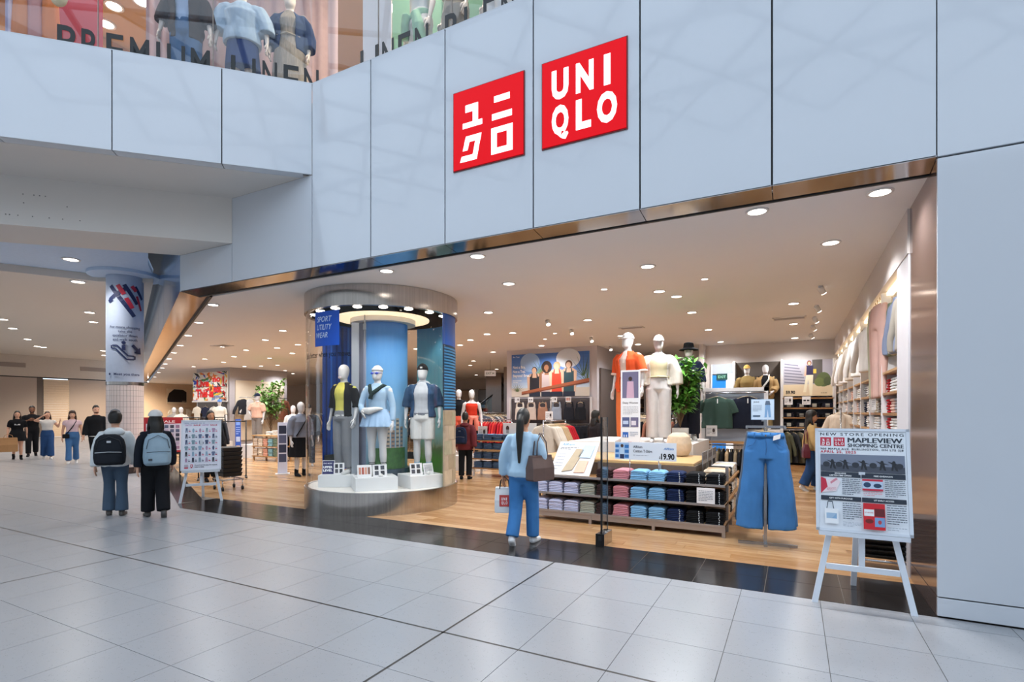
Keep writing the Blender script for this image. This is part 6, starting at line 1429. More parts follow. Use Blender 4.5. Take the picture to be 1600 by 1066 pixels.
# deeper shop floor
t = thing('escalator', 'escalator with glass side rising at the back of the shop beside the partition', 'escalator', (*D(772, 27), 0), toward_cam(*D(772, 27)))
obj('truss', B().plate([(-1.6, 0), (-.9, 0), (1.5, 1.9), (1.5, 2.5), (1.2, 2.5), (-1.6, .5)], 0, 1.0), plain('#8c8480', .4), t)
obj('side_glass', B().plate([(-1.6, .5), (1.2, 2.5), (1.2, 3.3), (-1.6, 1.3)], .02, .04), glass_mat('escalator_glass', (.85, .9, .9), .08), t)
obj('handrail', B().tube([(-1.8, .03, 1.30), (-1.6, .03, 1.34), (1.2, .03, 3.34)], .04, 8), DARK, t, smooth=True)
struct('pillar_mirror', B().box(-12.2, -11.2, 15.2, 16.2, 0, CEIL), mat('smoked_mirror', '#8b7f7a', .12, .8))
struct('pillar_rear', B().box(-14.9, -14.0, 18.2, 19.1, 0, CEIL), mat('smoked_mirror', '#8b7f7a'))
struct('pillar_mirror_near', B().box(-5.25, -4.75, 12.6, 13.1, 0, CEIL), mat('pillar_white', '#d9d0cb', .7))
t = thing('exit_sign', 'small hanging white exit sign below the ceiling left of the partition', 'sign', (*D(766, 20), 2.93), toward_cam(*D(766, 20)))
t.scale = (.7, 1, .7); obj('plate', B().box(-.30, .30, 0, .03, 0, .30), lamp_mat('exit_glow', '#d9d4ce', .12), t); obj('wire', B().box(-.006, .006, .01, .02, .30, .885), DARK, t)
s = Sheet(.6, .3); s.text('EXIT', .12, .3, .4, '#7d8a84', w=.5); s.poly([(.70, .35), (.70, .65), (.9, .5)], '#7d8a84'); s.build('print', t, (-.3, 0, 0))
CW = [fab(c) for c in ('#2a2b31', '#8d8378', '#d8d3cb', '#4b4f5a', '#b9a68f', '#6e5a50', '#39434f', '#c7c2bd', '#22242a', '#95614e')]
random.seed(8)
spots = [('by the smoked mirror pillar', -10.6, 12.6, 0, 2.2, 'shirt'), ('behind the jeans shelves', -9.9, 10.4, PI / 2, 1.6, 'coat'), ('in the middle of the rear floor', -12.8, 10.9, .2, 2.0, 'tee'), ('left of the rear floor', -16.2, 12.6, 0, 2.4, 'coat'),
         ('beyond the round display case', -14.2, 9.4, 0, 1.9, 'shirt'), ('near the potted tree', -18.6, 12.2, 0, 2.2, 'shirt'), ('before the far wall', -13.5, 17.2, 0, 3.0, 'coat'), ('at the far wall left', -20.5, 17.5, 0, 3.0, 'shirt'),
         ('right of the partition', -5.0, 11.4, PI / 2, 2.2, 'coat'), ('behind the podium plant', -4.1, 9.2, 0, 1.5, 'shirt'), ('at the rear right', -5.4, 16.5, 0, 2.6, 'coat'), ('beside the graffiti pillar', -21.8, 14.2, PI / 2, 2.0, 'coat')]
for i, (w_, x, y, rz, L_, k) in enumerate(spots):
    cs_ = [CW[(i * 3 + j) % len(CW)] for j in range(5)]
    rack('clothes rail standing ' + w_, x, y, rz, L_, 1.55 if k == 'coat' else 1.4, k, cs_, 'muted clothes ' + w_, int(L_ / .13))
def wallbay(x, y, rz, w_, h_, label, posterc=None, rows=5, name='shelving_unit'):
    t = thing(name, label, 'shelving', (x, y, 0), rz); rnd = random.Random(int(abs(x * 31 + y * 17)))
    obj('back_panel', B().box(-w_ / 2, w_ / 2, .36, .40, 0, h_), plain('#57504c', .7), t)
    for sx in (-1, 1): obj('side', B().box(sx * w_ / 2 - .03, sx * w_ / 2 + .03, 0, .40, 0, h_), WHITEP, t)
    for k in range(rows):
        z = .25 + (h_ - 1.0) * k / rows
        obj('shelf', B().box(-w_ / 2, w_ / 2, .02, .38, z, z + .03), SHW, t); u = -w_ / 2 + .2
        while u < w_ / 2 - .1:
            q = B()
            for a in range(5): q.box(u - .12, u + .12, .05, .33, z + .035 + .035 * a, z + .065 + .035 * a)
            obj('folded_pile', q, fab(rnd.choice(('#2a2b31', '#8d8378', '#d8d3cb', '#4b4f5a', '#b9a68f', '#39434f', '#c7c2bd', '#7d98b4'))), t); u += .30
    if posterc: obj('header_panel', B().box(-w_ / 2 + .05, w_ / 2 - .05, .30, .36, h_ - .68, h_ - .05), plain(posterc, .5), t)
pos = ('far left', 'second from far left', 'third from far left', 'fourth from far left', 'fourth from far right', 'third from far right', 'second from far right', 'far right')
for i in range(8): wallbay(-24 + 2.55 * i, 21.3, 0, 2.3, 2.9, 'tall wall shelving along the rear wall, %s' % pos[i], ('#c9c2bb', '#6f86a8', '#b59a84', '#8a8f98')[i % 4], 5)

# ------------------------------------------------------------------ graffiti pillar on the left
gp = struct('wall_pillar_left', B().box(-25.4, -23.0, 9.7, 12.7, 0, CEIL), mat('pillar_grey', '#b9b2b4', .8))
obj('niche_shade_panel', B().box(-25.2, -23.2, 9.62, 9.69, .3, 2.02), plain('#4d4644', .7), gp)  # flat dark panel painted as the shaded recess behind the tees
obj('niche_light_tone', B().box(-22.99, -22.95, 9.95, 12.5, .3, 3.0), plain('#e2d2bb', .6), gp)  # plain beige panel, lit look of the niche painted in, no lamp
xa, xb = onY(301.5, 9.65), onY(355, 9.65)
t = thing('graffiti_poster', 'colourful splattered poster with red lettering Live This is Out on the grey pillar', 'poster', (xa, 9.65, 2.08)); W_, H_ = xb - xa, 1.30
obj('board', B().box(0, W_, 0, .04, 0, H_), plain('#e8e2d8', .5), t); s = Sheet(W_, H_); s.rect(0, 0, 1, 1, '#e6ddcf'); rnd = random.Random(12)
for i in range(150):
    x, y, a, l = rnd.random(), rnd.random(), rnd.uniform(0, PI), rnd.uniform(.04, .16); dx, dy = l * math.cos(a), l * math.sin(a); c = rnd.choice(('#1f1b1e', '#2b49a8', '#e0b53a', '#c92a2a', '#f4efe6', '#3c7a46', '#e7772e', '#7f8fb8', '#d8d2c4'))
    p = [(x - dx, y - dy), (x - dy * .25, y + dx * .25), (x + dx, y + dy), (x + dy * .25, y - dx * .25)]; s.poly([(min(1, max(0, u)), min(1, max(0, v))) for u, v in p], c)
for tx, x, y, w_, h_ in (('Live', .12, .50, .38, .24), ('no', .60, .66, .22, .20), ('This is', .10, .14, .52, .26), ('out', .62, .30, .22, .24), ('!', .87, .52, .05, .3)): s.text(tx, x, y, h_, '#d8231f', w=w_, bold=.05)
s.rect(0, .485, 1, .50, '#3a3434'); s.build('print', t)
obj('shelf', B().box(0, W_, -.05, .04, -.06, 0), plain('#cfc6c0', .5), t)
for i, c in enumerate(('#d8cbb8', '#23263a', '#cfc8bd', '#5a5450')):
    garment('tee', onY(308 + 13 * i, 9.5), 9.5, 1.86, 0, fab(c), ('cream', 'navy', 'off white', 'grey')[i] + ' tee hanging in the niche below the graffiti poster', 'tee', 'tees below the graffiti poster', .9)
f = mq('white mannequin in blue cap and cream tee below the graffiti poster', 343, 22.2, .35, 1.75, toward_cam(*D(343, 22.2)), None); f.cap(fab('#5d86c4'), False); f.top(fab('#e2dccf'), 'tee', z0=.52, sleeve=.45, infl=.016); f.pants(BLACK)
x, y = D(343, 22.2); tag(obj('plinth', B().box(-.35, .35, -.35, .35, 0, .35), plain('#ddd8d2', .5), None, (x, y, 0)), 'white plinth under the mannequin in blue cap', 'plinth')
for i in range(8): garment(('shirt', 'coat')[i % 2], -22.7, 10.15 + .30 * i, 2.2, PI / 2, CW[(i * 7) % 10], '%s garment from the front on the side of the graffiti pillar' % ORD[i], 'hanging clothes', 'garments on the graffiti pillar side')
rail('rail on the side of the graffiti pillar', -22.7, 11.2, PI / 2, 2.5, 2.23, CHK, feet=False)
# wall at far left: black tee picture and shelf of shirts
yc0, yc1 = onX(261, -39.9), onX(292, -39.9); t = thing('poster', 'picture of a black long sleeve tee on the beige wall at far left', 'poster', (-39.9, yc0, 2.15), PI / 2); W_ = yc1 - yc0
obj('board', B().box(0, W_, 0, .05, 0, 1.05), plain('#e6d5bd', .6), t); s = Sheet(W_, 1.05); s.rect(0, 0, 1, 1, '#e2d2ba'); s.poly([(.02, .10), (.98, .10), (.98, .80), (.80, .95), (.35, .98), (.10, .70), (.02, .35)], '#1c1a20'); s.lines(.75, .1, .95, .2, 2, '#cfc4b4'); s.build('print', t)
for i in range(5): garment('tee', -39.5, yc0 + .2 + (W_ - .4) * i / 4, 1.8, PI / 2, fab(('#d9d0c2', '#c9c2b4', '#2b2c33', '#b5a58f', '#e0d9cf')[i]), ('leftmost', 'second', 'middle dark', 'fourth', 'rightmost')[i] + ' tee hanging below the black tee picture on the beige wall', 'tee', 'tees on the beige wall')
rail('rail of tees below the black tee picture on the beige wall', -39.5, (yc0 + yc1) / 2, PI / 2, W_, 1.83, CHK, feet=False)
t = thing('wall_washer_lamp', 'bright spotlight washing the beige wall at far left', 'spotlight', (*D(232, 33.0), CEIL))
mobj('bracket', spot_me_arm, t); mobj('lamp_head', spot_me_body, t); mobj('lens', spot_me_face, t); spot_lamp(t, 1300, (1, .86, .68), 120, .1, (0, 0, -.2), (0, R(35), 0))
for k, (px, d, lab) in enumerate(((283, 22, 'cream tee'), (272, 23, 'grey tee'))):
    f = mq('white mannequin in %s behind the red framed notice board' % lab, px, d, .0, 1.78, toward_cam(*D(px, d)), None); f.top(fab(('#e0d6c8', '#9a948c')[k]), 'tee', z0=.52, sleeve=.45, infl=.016); f.pants(BLACK)
x, y = D(300, 15.5); random.seed(5); rack('black rail of dark garments behind the sale easel', x, y, toward_cam(x, y) + .3, 1.8, 1.42, 'coat', [BLACK, fab('#2b2c31')], 'dark coats behind the sale easel', 14, m=DARK)
x, y = D(348, 12.7); rail('tall black empty rail frame behind the sale easel', x, y, toward_cam(x, y), 1.0, 1.36, DARK)
# peach table display with plant and mannequin
x, y = G(413, 721); pt_ = thing('shelf_unit', 'low wooden shelf unit with peach and teal folded shirts near the potted tree', 'shelf unit', (x, y + .0, 0), 0)
for z in (.13, .45): obj('shelf', B().box(-.62, .62, 0, .55, z, z + .03), SHW, pt_)
obj('top', B().box(-.62, .62, .0, .55, .80, .83), SHW, pt_)
for sx in (-1, 1):
    for yy in (.03, .5): obj('leg', B().box(sx * .58 - .025, sx * .58 + .025, yy, yy + .04, 0, .80), SHW, pt_)
for j, z in enumerate((.16, .48)):
    for i in range(5): small_pile(x - .48 + .24 * i, y + .02, z, 0, fab(('#d8c2ad', '#e0cdb8', '#d39b84', '#7fa6ad', '#6f7f6a')[i]), '%s folded shirts, %s shelf of the low wooden unit near the potted tree' % (('sand', 'cream', 'coral', 'teal', 'olive')[i], ('lower', 'upper')[j]), 'folded shirts on the low wooden unit', w_=.21, n=6, h_=.042)
small_pile(x + .35, y + .1, .83, 0, fab('#e3d8cb'), 'cream folded shirts on top of the low wooden unit', None, n=4, h_=.04); small_pile(x + .05, y + .1, .83, 0, fab('#e9e2d8'), 'white folded shirts on top of the low wooden unit', None, n=3, h_=.04)
px_, py_ = D(402, 18.6); tag(obj('plinth', B().box(-.4, .4, -.4, .4, 0, .45), plain('#e6e0da', .5), None, (px_, py_, 0)), 'white plinth under the mannequin in peach shirt', 'plinth')
f = mq('white mannequin in peach shirt and navy cap above the low wooden unit', 402, 18.6, .45, 1.78, toward_cam(px_, py_) + R(-40), dict(elR=(-.15, -.04, .65), wrR=(-.08, -.10, .60))); f.top(fab('#e2b49c'), 'shirt', z0=.52, sleeve=.45, infl=.03, sr0=.052, sr1=.05, wr=.008); f.pants(fab('#8a8078'), r=(.062, .054, .05)); f.cap(NAVY, False)
x, y = D(423, 20.0); plant('tall potted tree with light green leaves beside the grey pillar', x, y, 0, 2.75, .62, 700, '#6fa04a', .2, 1.5, 5, .2)
x, y = G(441.5, 741); t = thing('sign_stand', 'white sign stand with dark photos left of the grey mannequin', 'sign', (x, y, 0), toward_cam(x, y)); obj('base', B().box(-.17, .17, -.1, .1, 0, .02), WHITEP, t); obj('board', B().box(-.115, .115, 0, .05, .02, 1.32), plain('#dfdfee', .5), t)
s = Sheet(.23, 1.3); 
for i in range(4): s.rect(.12, .22 + .185 * i, .88, .38 + .185 * i, ('#4a4f6a', '#33384f', '#5d607a', '#2a2e42')[i])
s.build('print', t, (-.115, 0, .02))
x, y = G(372, 717); t = thing('sign_stand', 'narrow blue sign stand between sale easel and low wooden unit', 'sign', (x, y, 0), toward_cam(x, y)); obj('board', B().box(-.085, .085, 0, .06, .02, 1.34), plain('#2f56b0', .5), t); obj('base', B().box(-.14, .14, -.1, .1, 0, .02), WHITEP, t)
s = Sheet(.17, 1.3); s.rect(.15, .85, .85, .97, '#7f9fe0'); s.rect(.15, .42, .85, .55, '#b9c6e0'); s.rect(.15, .2, .85, .32, '#c9b08a'); s.lines(.15, .6, .85, .82, 4, '#9fb6ea'); s.build('print', t, (-.085, 0, .03))
f = mq('white mannequin in grey knit poncho and black skirt left of the display case', 470, 13.2, 0, 1.84, toward_cam(*D(470, 13.2)) + R(30), None); f.top(fab('#7b8190'), 'poncho', z0=.52, sleeve=.8, infl=.03, sr0=.056, sr1=.046, flare=.02); f.skirt(BLACK, z1=.60, z0=.26, flare=.06); f.shoes(BLACK, .05, 'boot'); f.strap([(.06, .02, .83), (.05, -.075, .78), (-.04, -.105, .66), (-.11, -.08, .54)], BLACK, .007)
f = mq('white mannequin in cream tee behind the white sign stand', 458, 17.5, 0, 1.80, toward_cam(*D(458, 17.5)), None); f.top(WFAB, 'tee', z0=.54, sleeve=.4, infl=.014); f.pants(BLACK)
f = mq('white mannequin in black cap and dark coat behind the grey poncho mannequin', 482, 15.5, 0, 1.80, toward_cam(*D(482, 15.5)), None); f.top(fab('#33363e'), 'coat', z0=.45, sleeve=.95, infl=.026); f.pants(BLACK); f.cap(BLACK, False)

# ------------------------------------------------------------------ right side: hanging display frame, back wall
YH = 5.95; xa, xb = onY(1099, YH), onY(1197, YH)
hf = thing('display_stand', 'white display frame with two hanging shirts on grey blue panel', 'display frame', (0, YH, 0)); zt = Zat(607, dep(xa, YH))
for x in (xa, xb): obj('post', B().box(x - .035, x + .035, -.03, .03, 0, zt), WHITEP, hf)
obj('top_beam', B().box(xa - .035, xb + .035, -.03, .03, zt - .07, zt), WHITEP, hf); obj('panel', B().box(xa, xb, .03, .06, 1.02, zt - .07), plain('#a3acbb', .6), hf); obj('shelf', B().box(xa, xb, -.15, .06, .98, 1.02), SHW, hf)
obj('rail', B().tube([(xa, -.08, zt - .10), (xb, -.08, zt - .10)], .012, 8), CHK, hf, smooth=True)
for px, c, lab in ((1120, '#3a4f47', 'dark green boxy blouse hanging in the white display frame'), (1167, '#191d2b', 'navy black boxy blouse hanging in the white display frame')):
    t = garment('boxy', onY(px, YH - .09), YH - .09, zt - .13, R(-6), fab(c), lab, 'blouse', 'blouses in the display frame', .92); obj('price_tag', B().cbox((.03, -.07, -.14), .02, .004, .10), WHITEP, t)
    obj('collar', B().tube([(-.05, -.035, -.06), (-.02, -.065, -.13), (.0, -.072, -.18)], .006, 6), fab(c), t)
t = card('white card with pink picture before the dark green blouse', (onY(1112, 5.2), 5.2, 1.14), 0, .19, .20, 'face', lean=0); obj('stem', B().box(-.006, .006, .002, .012, -1.14, .05), CHK, t)
random.seed(2); rack('low rail of beige and black garments under the hanging blouses', (xa + xb) / 2, YH + .0, 0, 1.0, .94, 'tee', [fab('#b59a78'), BLACK, fab('#8a7a62'), BLACK], 'tees under the hanging blouses', 12, feet=False, sc_=.9)
# back wall fittings
Y9 = 11.42
dr1 = sroot('door_1'); x0, x1 = onY(1113, Y9), onY(1134, Y9)
obj('leaf', B().box(x0, x1, Y9, Y9 + .07, 0, 2.66), mat('blue_door_glow', '#1f86e0', .5, emit=.25), dr1); obj('frame', B().box(x0 - .04, x0, Y9 - .02, Y9 + .07, 0, 2.98).box(x1 + .26, x1 + .30, Y9 - .02, Y9 + .07, 0, 2.98), WHITEP, dr1)  # door leaf given a faint glow of its own, not a lamp
obj('lit_panel', B().box(x1 + .01, x1 + .26, Y9, Y9 + .07, 0, 2.70), lamp_mat('lit_panel', '#eef3fa', .8), dr1); obj('transom', B().box(x0, x1 + .26, Y9, Y9 + .07, 2.70, 2.98), plain('#b9c0c8', .3), dr1)
t = thing('exit_sign', 'dark green exit sign over the blue door at the back wall', 'sign', (onY(1119, Y9 - .1), Y9 - .03, 2.52)); obj('plate', B().box(0, .30, 0, .03, 0, .18), mat('exit_green', '#1f4a44', .5), t)
s = Sheet(.3, .18); s.text('EXIT', .15, .3, .4, '#8fd0b4', w=.7); s.build('print', t)
x0, x1 = onY(1149, 11.4), onY(1220, 11.4)
al = thing('display_alcove', 'dark brown display alcove holding two mannequins at the back wall', 'alcove', (0, 11.4, 0))
obj('back_panel', B().box(x0, x1, 0, .06, 1.0, 3.0), plain('#5a5048', .7), al); obj('ledge', B().box(x0, x1, -.55, 0, 1.0, 1.10), WHITEP, al); obj('cupboard', B().box(x0, x1, -.5, 0, 0, 1.0), plain('#8a8078', .6), al)
for x in (x0, x1 + .03): obj('side', B().box(x - .035, x + .02, -.35, 0, 0, 3.02), WHITEP, al)
for px, lab, cap_, top_ in ((1167, 'white mannequin in tan cap and khaki shirt in the brown alcove', True, '#8b7448'), (1196, 'white mannequin in khaki jacket with white strap in the brown alcove', False, '#a5875c')):
    x = onY(px, 11.1); f = Fig('mannequin', lab, 'mannequin', (x, 11.1, 1.10), toward_cam(x, 11.1), 1.80, None, dict(elL=(.155, -.01, .645), wrL=(.10, -.10, .575), elR=(-.155, .0, .64), wrR=(-.15, -.04, .50)))
    f.top(BLACK if not cap_ else fab(top_), 'shirt', z0=.50, sleeve=.5, infl=.016, sr0=.046, sr1=.044)
    if not cap_: f.top(fab(top_), 'jacket', z0=.48, sleeve=.9, infl=.028, sr0=.052, sr1=.044, opening=.5); f.strap([(.05, .0, .83), (.045, -.085, .76), (-.05, -.11, .62), (-.10, -.08, .54)], WFAB, .010)
    f.pants(fab('#8a7650'))
    if cap_: f.cap(fab('#c9a45a'), False)
x0, x1 = onY(1224, 11.3), onY(1303, 11.3); W_ = x1 - x0
t = thing('poster', 'poster of a woman in cream trousers by stairs, priced 59.90, on the back wall', 'poster', (x0, 11.3, 2.02)); H_ = .98
obj('board', B().box(0, W_, 0, .10, 0, H_), plain('#c9c4c6', .5), t); s = Sheet(W_, H_); s.rect(0, 0, 1, 1, '#a9a4ac'); s.rect(0, 0, 1, .32, '#d8c4a2')
for i in range(7): s.poly([(.02, .92 - .085 * i), (.30 + .03 * i, .86 - .085 * i), (.30 + .03 * i, .83 - .085 * i), (.02, .89 - .085 * i)], '#6d6a78')
s.rect(.58, .35, .78, 1, '#57524e'); s.disc(.80, .45, .14, .20, '#55603a'); s.disc(.72, .38, .10, .12, '#66703f'); s.disc(.88, .40, .08, .12, '#4a5434')
s.poly([(.40, .10), (.46, .10), (.50, .45), (.53, .0), (.58, .0), (.60, .58), (.46, .58)], '#e6dcc0'); s.poly([(.44, .58), (.60, .58), (.60, .84), (.46, .84)], '#2e2748'); s.disc(.52, .91, .045, .07, '#7a3f24'); s.disc(.52, .90, .028, .05, '#d9aa8c'); s.poly([(.44, .82), (.47, .82), (.46, .55), (.42, .55)], '#d9aa8c'); s.rect(.60, .62, .66, .74, '#d9b84a')
s.text('59.90', .05, .06, .09, '#1d1b1a', w=.19, bold=.04); s.lines(.75, .06, .95, .10, 1, '#8a7a62'); s.build('print', t)
bs = thing('shelving_unit', 'wooden wall shelves with dark folded clothes under the stairs poster', 'shelving', (x0, 11.3, 0))
obj('back_panel', B().box(-.02, W_, .10, .14, 0, 2.0), plain('#5f6a80', .7), bs)
for z in (1.18, 1.44, 1.70, 1.97): obj('shelf', B().box(-.02, W_, -.28, .10, z - .035, z), SHW, bs)
for x in (-.03, W_): obj('upright', B().box(x - .03, x + .03, -.28, .12, 0, 3.0), WHITEP, bs)
for j, z in enumerate((1.18, 1.44, 1.70)):
    for i in range(4):
        q = small_pile(x0 + .14 + .30 * i, 11.04, z, 0, fab(('#22232a', '#2e3140')[(i + j) % 2]), 'dark folded pile, %s from left on the %s shelf under the stairs poster' % (ORD[i], ('lowest', 'middle', 'upper')[j]), 'dark piles under the stairs poster', n=4, h_=.032)
        tag(obj('price_band', B().box(-.05, .05, -.006, .0, .02, .11), plain('#a9a79c', .6), q))
for px, st in ((1232, 'face'), (1260, 'bra')): card('white price card on the top wooden shelf, %s of two under the stairs poster' % ('left' if px == 1232 else 'right'), (onY(px, 10.98), 10.98, 1.78), 0, .20, .22, st, lean=.05)
rail('low rail of olive and dark coats under the wall shelves', x0 + .5, 11.0, 0, 1.0, 1.10, CHK, feet=False)
for i in range(7): garment('coat', x0 + .10 + .15 * i, 11.0, 1.07, PI / 2 + .5, fab(('#4a4a38', '#2c2d30', '#5a5444')[i % 3]), '%s coat from left on the low rail under the wall shelves' % ORD[i], 'coat', 'coats under the wall shelves', .85)
obj('bench', B().box(-.02, W_, -.4, .1, 0, .16), SHW, bs)

# ------------------------------------------------------------------ right wall shelving
UPR = WHITEP; zsh = (.35, .60, .85, 1.10, 1.35, 1.58, 1.83, 2.09); ys = [1.80 + 1.2 * i for i in range(9)]
struct('trim_3', B().box(-.01, .40, 1.12, 1.76, 0, 3.12), plain('#dcd9dc', .4))
names = ['nearest the opening', 'second from the opening', 'third from the opening', 'fourth from the opening', 'fifth from the opening', 'sixth from the opening', 'seventh from the opening', 'farthest from the opening']
rnd = random.Random(77); RWC = {'white': '#e2dfdc', 'red': '#a81e28', 'cream': '#d9cdb9', 'grey': '#9a9a9e', 'navy': '#232a40', 'blush': '#d6b3a6'}
for i in range(8):
    y0, y1 = ys[i], ys[i + 1]
    t = thing('shelving_unit', 'right wall shelving bay, %s' % names[i], 'shelving', (0, y0, 0))
    obj('upright', B().box(.0, .40, -.025, .025, 0, 3.10), UPR, t)
    for k in range(24): obj('slot', B().box(-.002, .0, -.006, .006, 1.0 + .085 * k, 1.03 + .085 * k), plain('#6a6a6e', .5), t) if i < 3 else None
    obj('back_panel', B().box(.38, .41, .03, 1.17, 0, 3.10), plain('#e2dcd6', .6), t)
    for z in zsh: obj('shelf', B().box(.01, .38, .03, 1.17, z - .03, z), SHW, t, bevel=.002)
    obj('cove_lamp', B().box(.05, .12, .05, 1.15, 3.06, 3.10), lamp_mat('cove_lamp', '#ffe2b4', 2.2), t)
    for zi, z in enumerate(zsh[3:7] if i < 5 else zsh[4:7]):
        for k in range(4):
            cn = 'red' if (k == 3 and i == 0) else rnd.choice(('white', 'white', 'cream', 'grey', 'blush') if i != 2 else ('white', 'navy', 'cream', 'grey'))
            small_pile(.05, y0 + .17 + .285 * k, z, -PI / 2, fab(RWC[cn]), '%s pile, %s shelf, %s from the opening side, right wall bay %s' % (cn, ('lowest', 'second', 'third', 'top')[zi], ORD[k], names[i]), '%s folded piles, bay %s' % (cn, names[i]), w_=.25, d_=.28, n=5, h_=.036)
# clothes hung above the shelves
def wallhang(y, z, k, c, lab, sc_=1.0, x=.10, rz=-PI / 2): return garment(k, x, y, z, rz, fab(c), lab, 'hanging clothes', None, sc_)
wh = thing('hanging_rail', 'wall rail holding shirts above the shelving bay nearest the opening', 'rail', (.16, 1.9, 3.02)); obj('bar', B().tube([(0, 0, 0), (0, 1.0, 0)], .012, 8), CHK, wh, smooth=True); 
for i in range(3): obj('arm', B().tube([(.22, .1 + .4 * i, .0), (0, .1 + .4 * i, 0)], .009, 8), CHK, wh, smooth=True)
for i, (c, nm) in enumerate((('#a9a297', 'stone grey'), ('#bdb8ba', 'pale'), ('#8c98b4', 'light blue'), ('#c4b9a8', 'cream'), ('#7e8c78', 'sage green'))):
    garment('shirt', .10 + .03 * (i % 2), 2.10 + .20 * i, 3.0, -PI / 2 + R(8), fab(c), '%s shirt hanging high on the right wall near the opening' % nm, 'shirt', 'shirts high on the right wall', .95)
for i, (c, nm) in enumerate((('#d9b3a8', 'blush pink'), ('#cfa79c', 'dusty pink'), ('#b9b59c', 'olive beige'))):
    garment('legging', .0, 3.12 + .20 * i, 3.02, -PI / 2 + R(15), fab(c), 'long %s trousers hanging high on the right wall' % nm, 'trousers', 'long trousers on the right wall', 1.6, name='hanging_trousers')
for i, (y, c) in enumerate(((4.6, '#e4dfda'), (5.9, '#e9e6e2'), (7.2, '#dcd2c4'), (8.4, '#ece8e4'), (9.6, '#e4ddd4'))):
    garment('shirt', .02, y, 2.95, -PI / 2 + R(20), fab(c), 'pale shirt hung high on the right wall, %s from the opening side' % ORD[i], 'shirt', 'pale shirts on the rear right wall', 1.0)
t = card('white card with text on the right wall shelf below the pink trousers', (-.02, 3.55, 1.62), -PI / 2, .40, .26, 'lines', lean=0)
x_, y_ = onY(1312, 7.4), 7.4; garment('coat', -.15, 7.6, 1.62, -PI / 2 + R(50), fab('#d9c8b4'), 'long cream coat hanging at the end of the right wall rail', 'coat', None, .95)
garment('coat', -.15, 7.95, 1.60, -PI / 2 + R(50), fab('#8a7a66'), 'long taupe coat hanging behind the cream coat at the right wall', 'coat', None, .95)
rail('low rail standing before the rear right wall shelving', -.15, 8.0, PI / 2, 1.4, 1.65)

# ------------------------------------------------------------------ upstairs mannequins
def up(label, px, yl, rot, H=1.84, pose=None, z=6.03):
    if rot:
        lx = bay(px, yl); x = C0.x + (lx - yl) * .70711; y = C0.y + (lx + yl) * .70711; rz = A45 + R(-8)
    else: x, y, rz = onY(px, yl), yl, R(-20)
    tag(obj('plinth', B().box(-.30, .30, -.25, .25, 0, z - 5.98), plain('#d9d2cc', .5), None, (x, y, 5.98), rz), 'plinth upstairs under the ' + label.split(' upstairs')[0].replace('headless looking ', ''), 'plinth')
    return Fig('mannequin', label, 'mannequin', (x, y, z), rz, H, mat('mannequin_cream', '#e2d2c2', .4), pose)
f = up('mannequin in dark brown jacket and blue jeans upstairs behind PREMIUM', 291, .75, True, pose=dict(elL=(.16, .0, .64), wrL=(.18, -.02, .50), elR=(-.16, .0, .64), wrR=(-.18, -.02, .50))); f.top(fab('#a9bdd8'), 'shirt', z0=.56, sleeve=.1, infl=.010); f.top(fab('#3a2c28'), 'jacket', z0=.44, sleeve=.72, infl=.03, sr0=.054, sr1=.054, opening=.42); f.pants(mat('soft_denim', '#44678c', .85, var=.15), r=(.064, .060, .062))
f = up('mannequin in pale blue oversized shirt and navy skirt upstairs', 379, .75, True, pose=dict(elL=(.18, .0, .645), wrL=(.19, -.02, .51), elR=(-.18, .0, .645), wrR=(-.19, -.02, .51))); f.top(fab('#b9cbd8'), 'shirt', z0=.50, sleeve=.70, infl=.045, sr0=.070, sr1=.064, wr=.010); f.skirt(fab('#273c6e'), z1=.60, z0=.30, flare=.025)
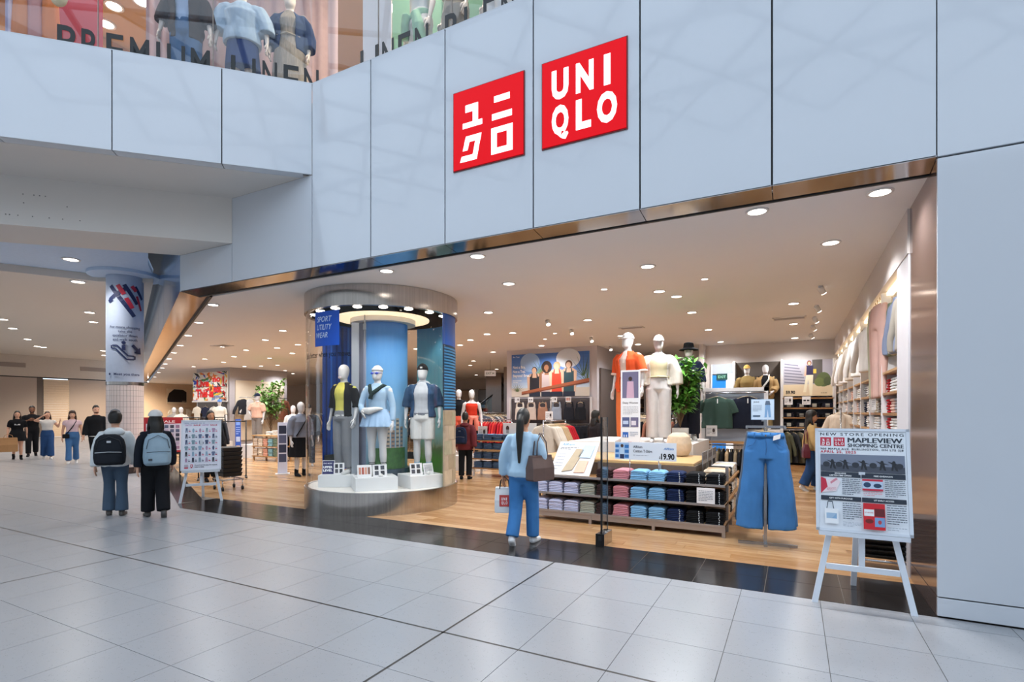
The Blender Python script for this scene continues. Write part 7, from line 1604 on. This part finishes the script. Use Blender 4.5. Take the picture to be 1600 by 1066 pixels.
f = up('mannequin in long striped dress and navy jacket upstairs at the corner', 453, .75, True, pose=dict(elL=(.15, .02, .64), wrL=(.15, -.02, .49), elR=(-.15, .02, .64), wrR=(-.15, -.02, .49))); f.top(mat('stripe_cloth', '#9a8d7c', .9, var=.5, scale=3, stretch=(22, 22, .4)), 'dress_top', z0=.58, sleeve=.1, infl=.010); f.skirt(mat('stripe_cloth', '#9a8d7c'), 'dress_skirt', z1=.64, z0=.06, flare=.05); f.top(fab('#2c3d5e'), 'jacket', z0=.50, sleeve=.85, infl=.028, sr0=.052, sr1=.052, opening=.55); f.strap([(-.085, -.04, .615), (0, -.078, .62), (.085, -.04, .615)], fab('#b5a894'), .006, 'belt')
f = up('mannequin with sage green knotted shirt and white trousers upstairs', 657, .75, False); f.top(fab('#d2d2cc'), 'tank_top', z0=.58, z1=.80, sleeve=0, infl=.008); f.pants(fab('#ded8d0'), r=(.066, .060, .060))
b = B(); b.loft([f.ring(0, 0, z, .108, .080) for z in (.535, .585)]); b.tube([(-.05, -.09, .57), (-.06, -.10, .50), (-.075, -.09, .40)], [.035, .03, .03], 10); b.tube([(.04, -.07, .56), (.07, -.06, .44), (.08, -.05, .30)], [.03, .05, .05], 10); f.put('knotted_shirt', b, fab('#8db596'), .006)
f = up('mannequin in taupe wide trousers and cream top upstairs near the letter B', 712, .75, False); f.top(fab('#e0d8cc'), 'top', z0=.58, sleeve=.4, infl=.014); f.pants(fab('#8c8273'), r=(.074, .070, .070)); 
f = up('mannequin in white trousers and dark green top upstairs at right', 780, .75, False); f.top(fab('#3f6b52'), 'top', z0=.56, sleeve=.4, infl=.014); f.pants(WFAB, r=(.066, .060, .060))
x = bay(92, .55); q = Vector((C0.x + (x - .55) * .70711, C0.y + (x + .55) * .70711)); t = thing('straw_bag', 'cream straw bag hanging upstairs above the letter P', 'bag', (q.x, q.y, 7.02), A45)
obj('body', fuse(B().ell((0, 0, 0), .10, .05, .13, 14, 10), 'body', mat('straw', '#dcc79c', .9, var=.15, bump=.4), .014, 2), None, t); obj('handle', B().tube([(-.07, 0, .09), (-.05, 0, .26), (0, 0, .32), (.05, 0, .26), (.07, 0, .09)], .008, 8), mat('straw', '#dcc79c'), t, smooth=True)

bpy.data.scenes.remove(_tmp)
bpy.context.view_layer.update()
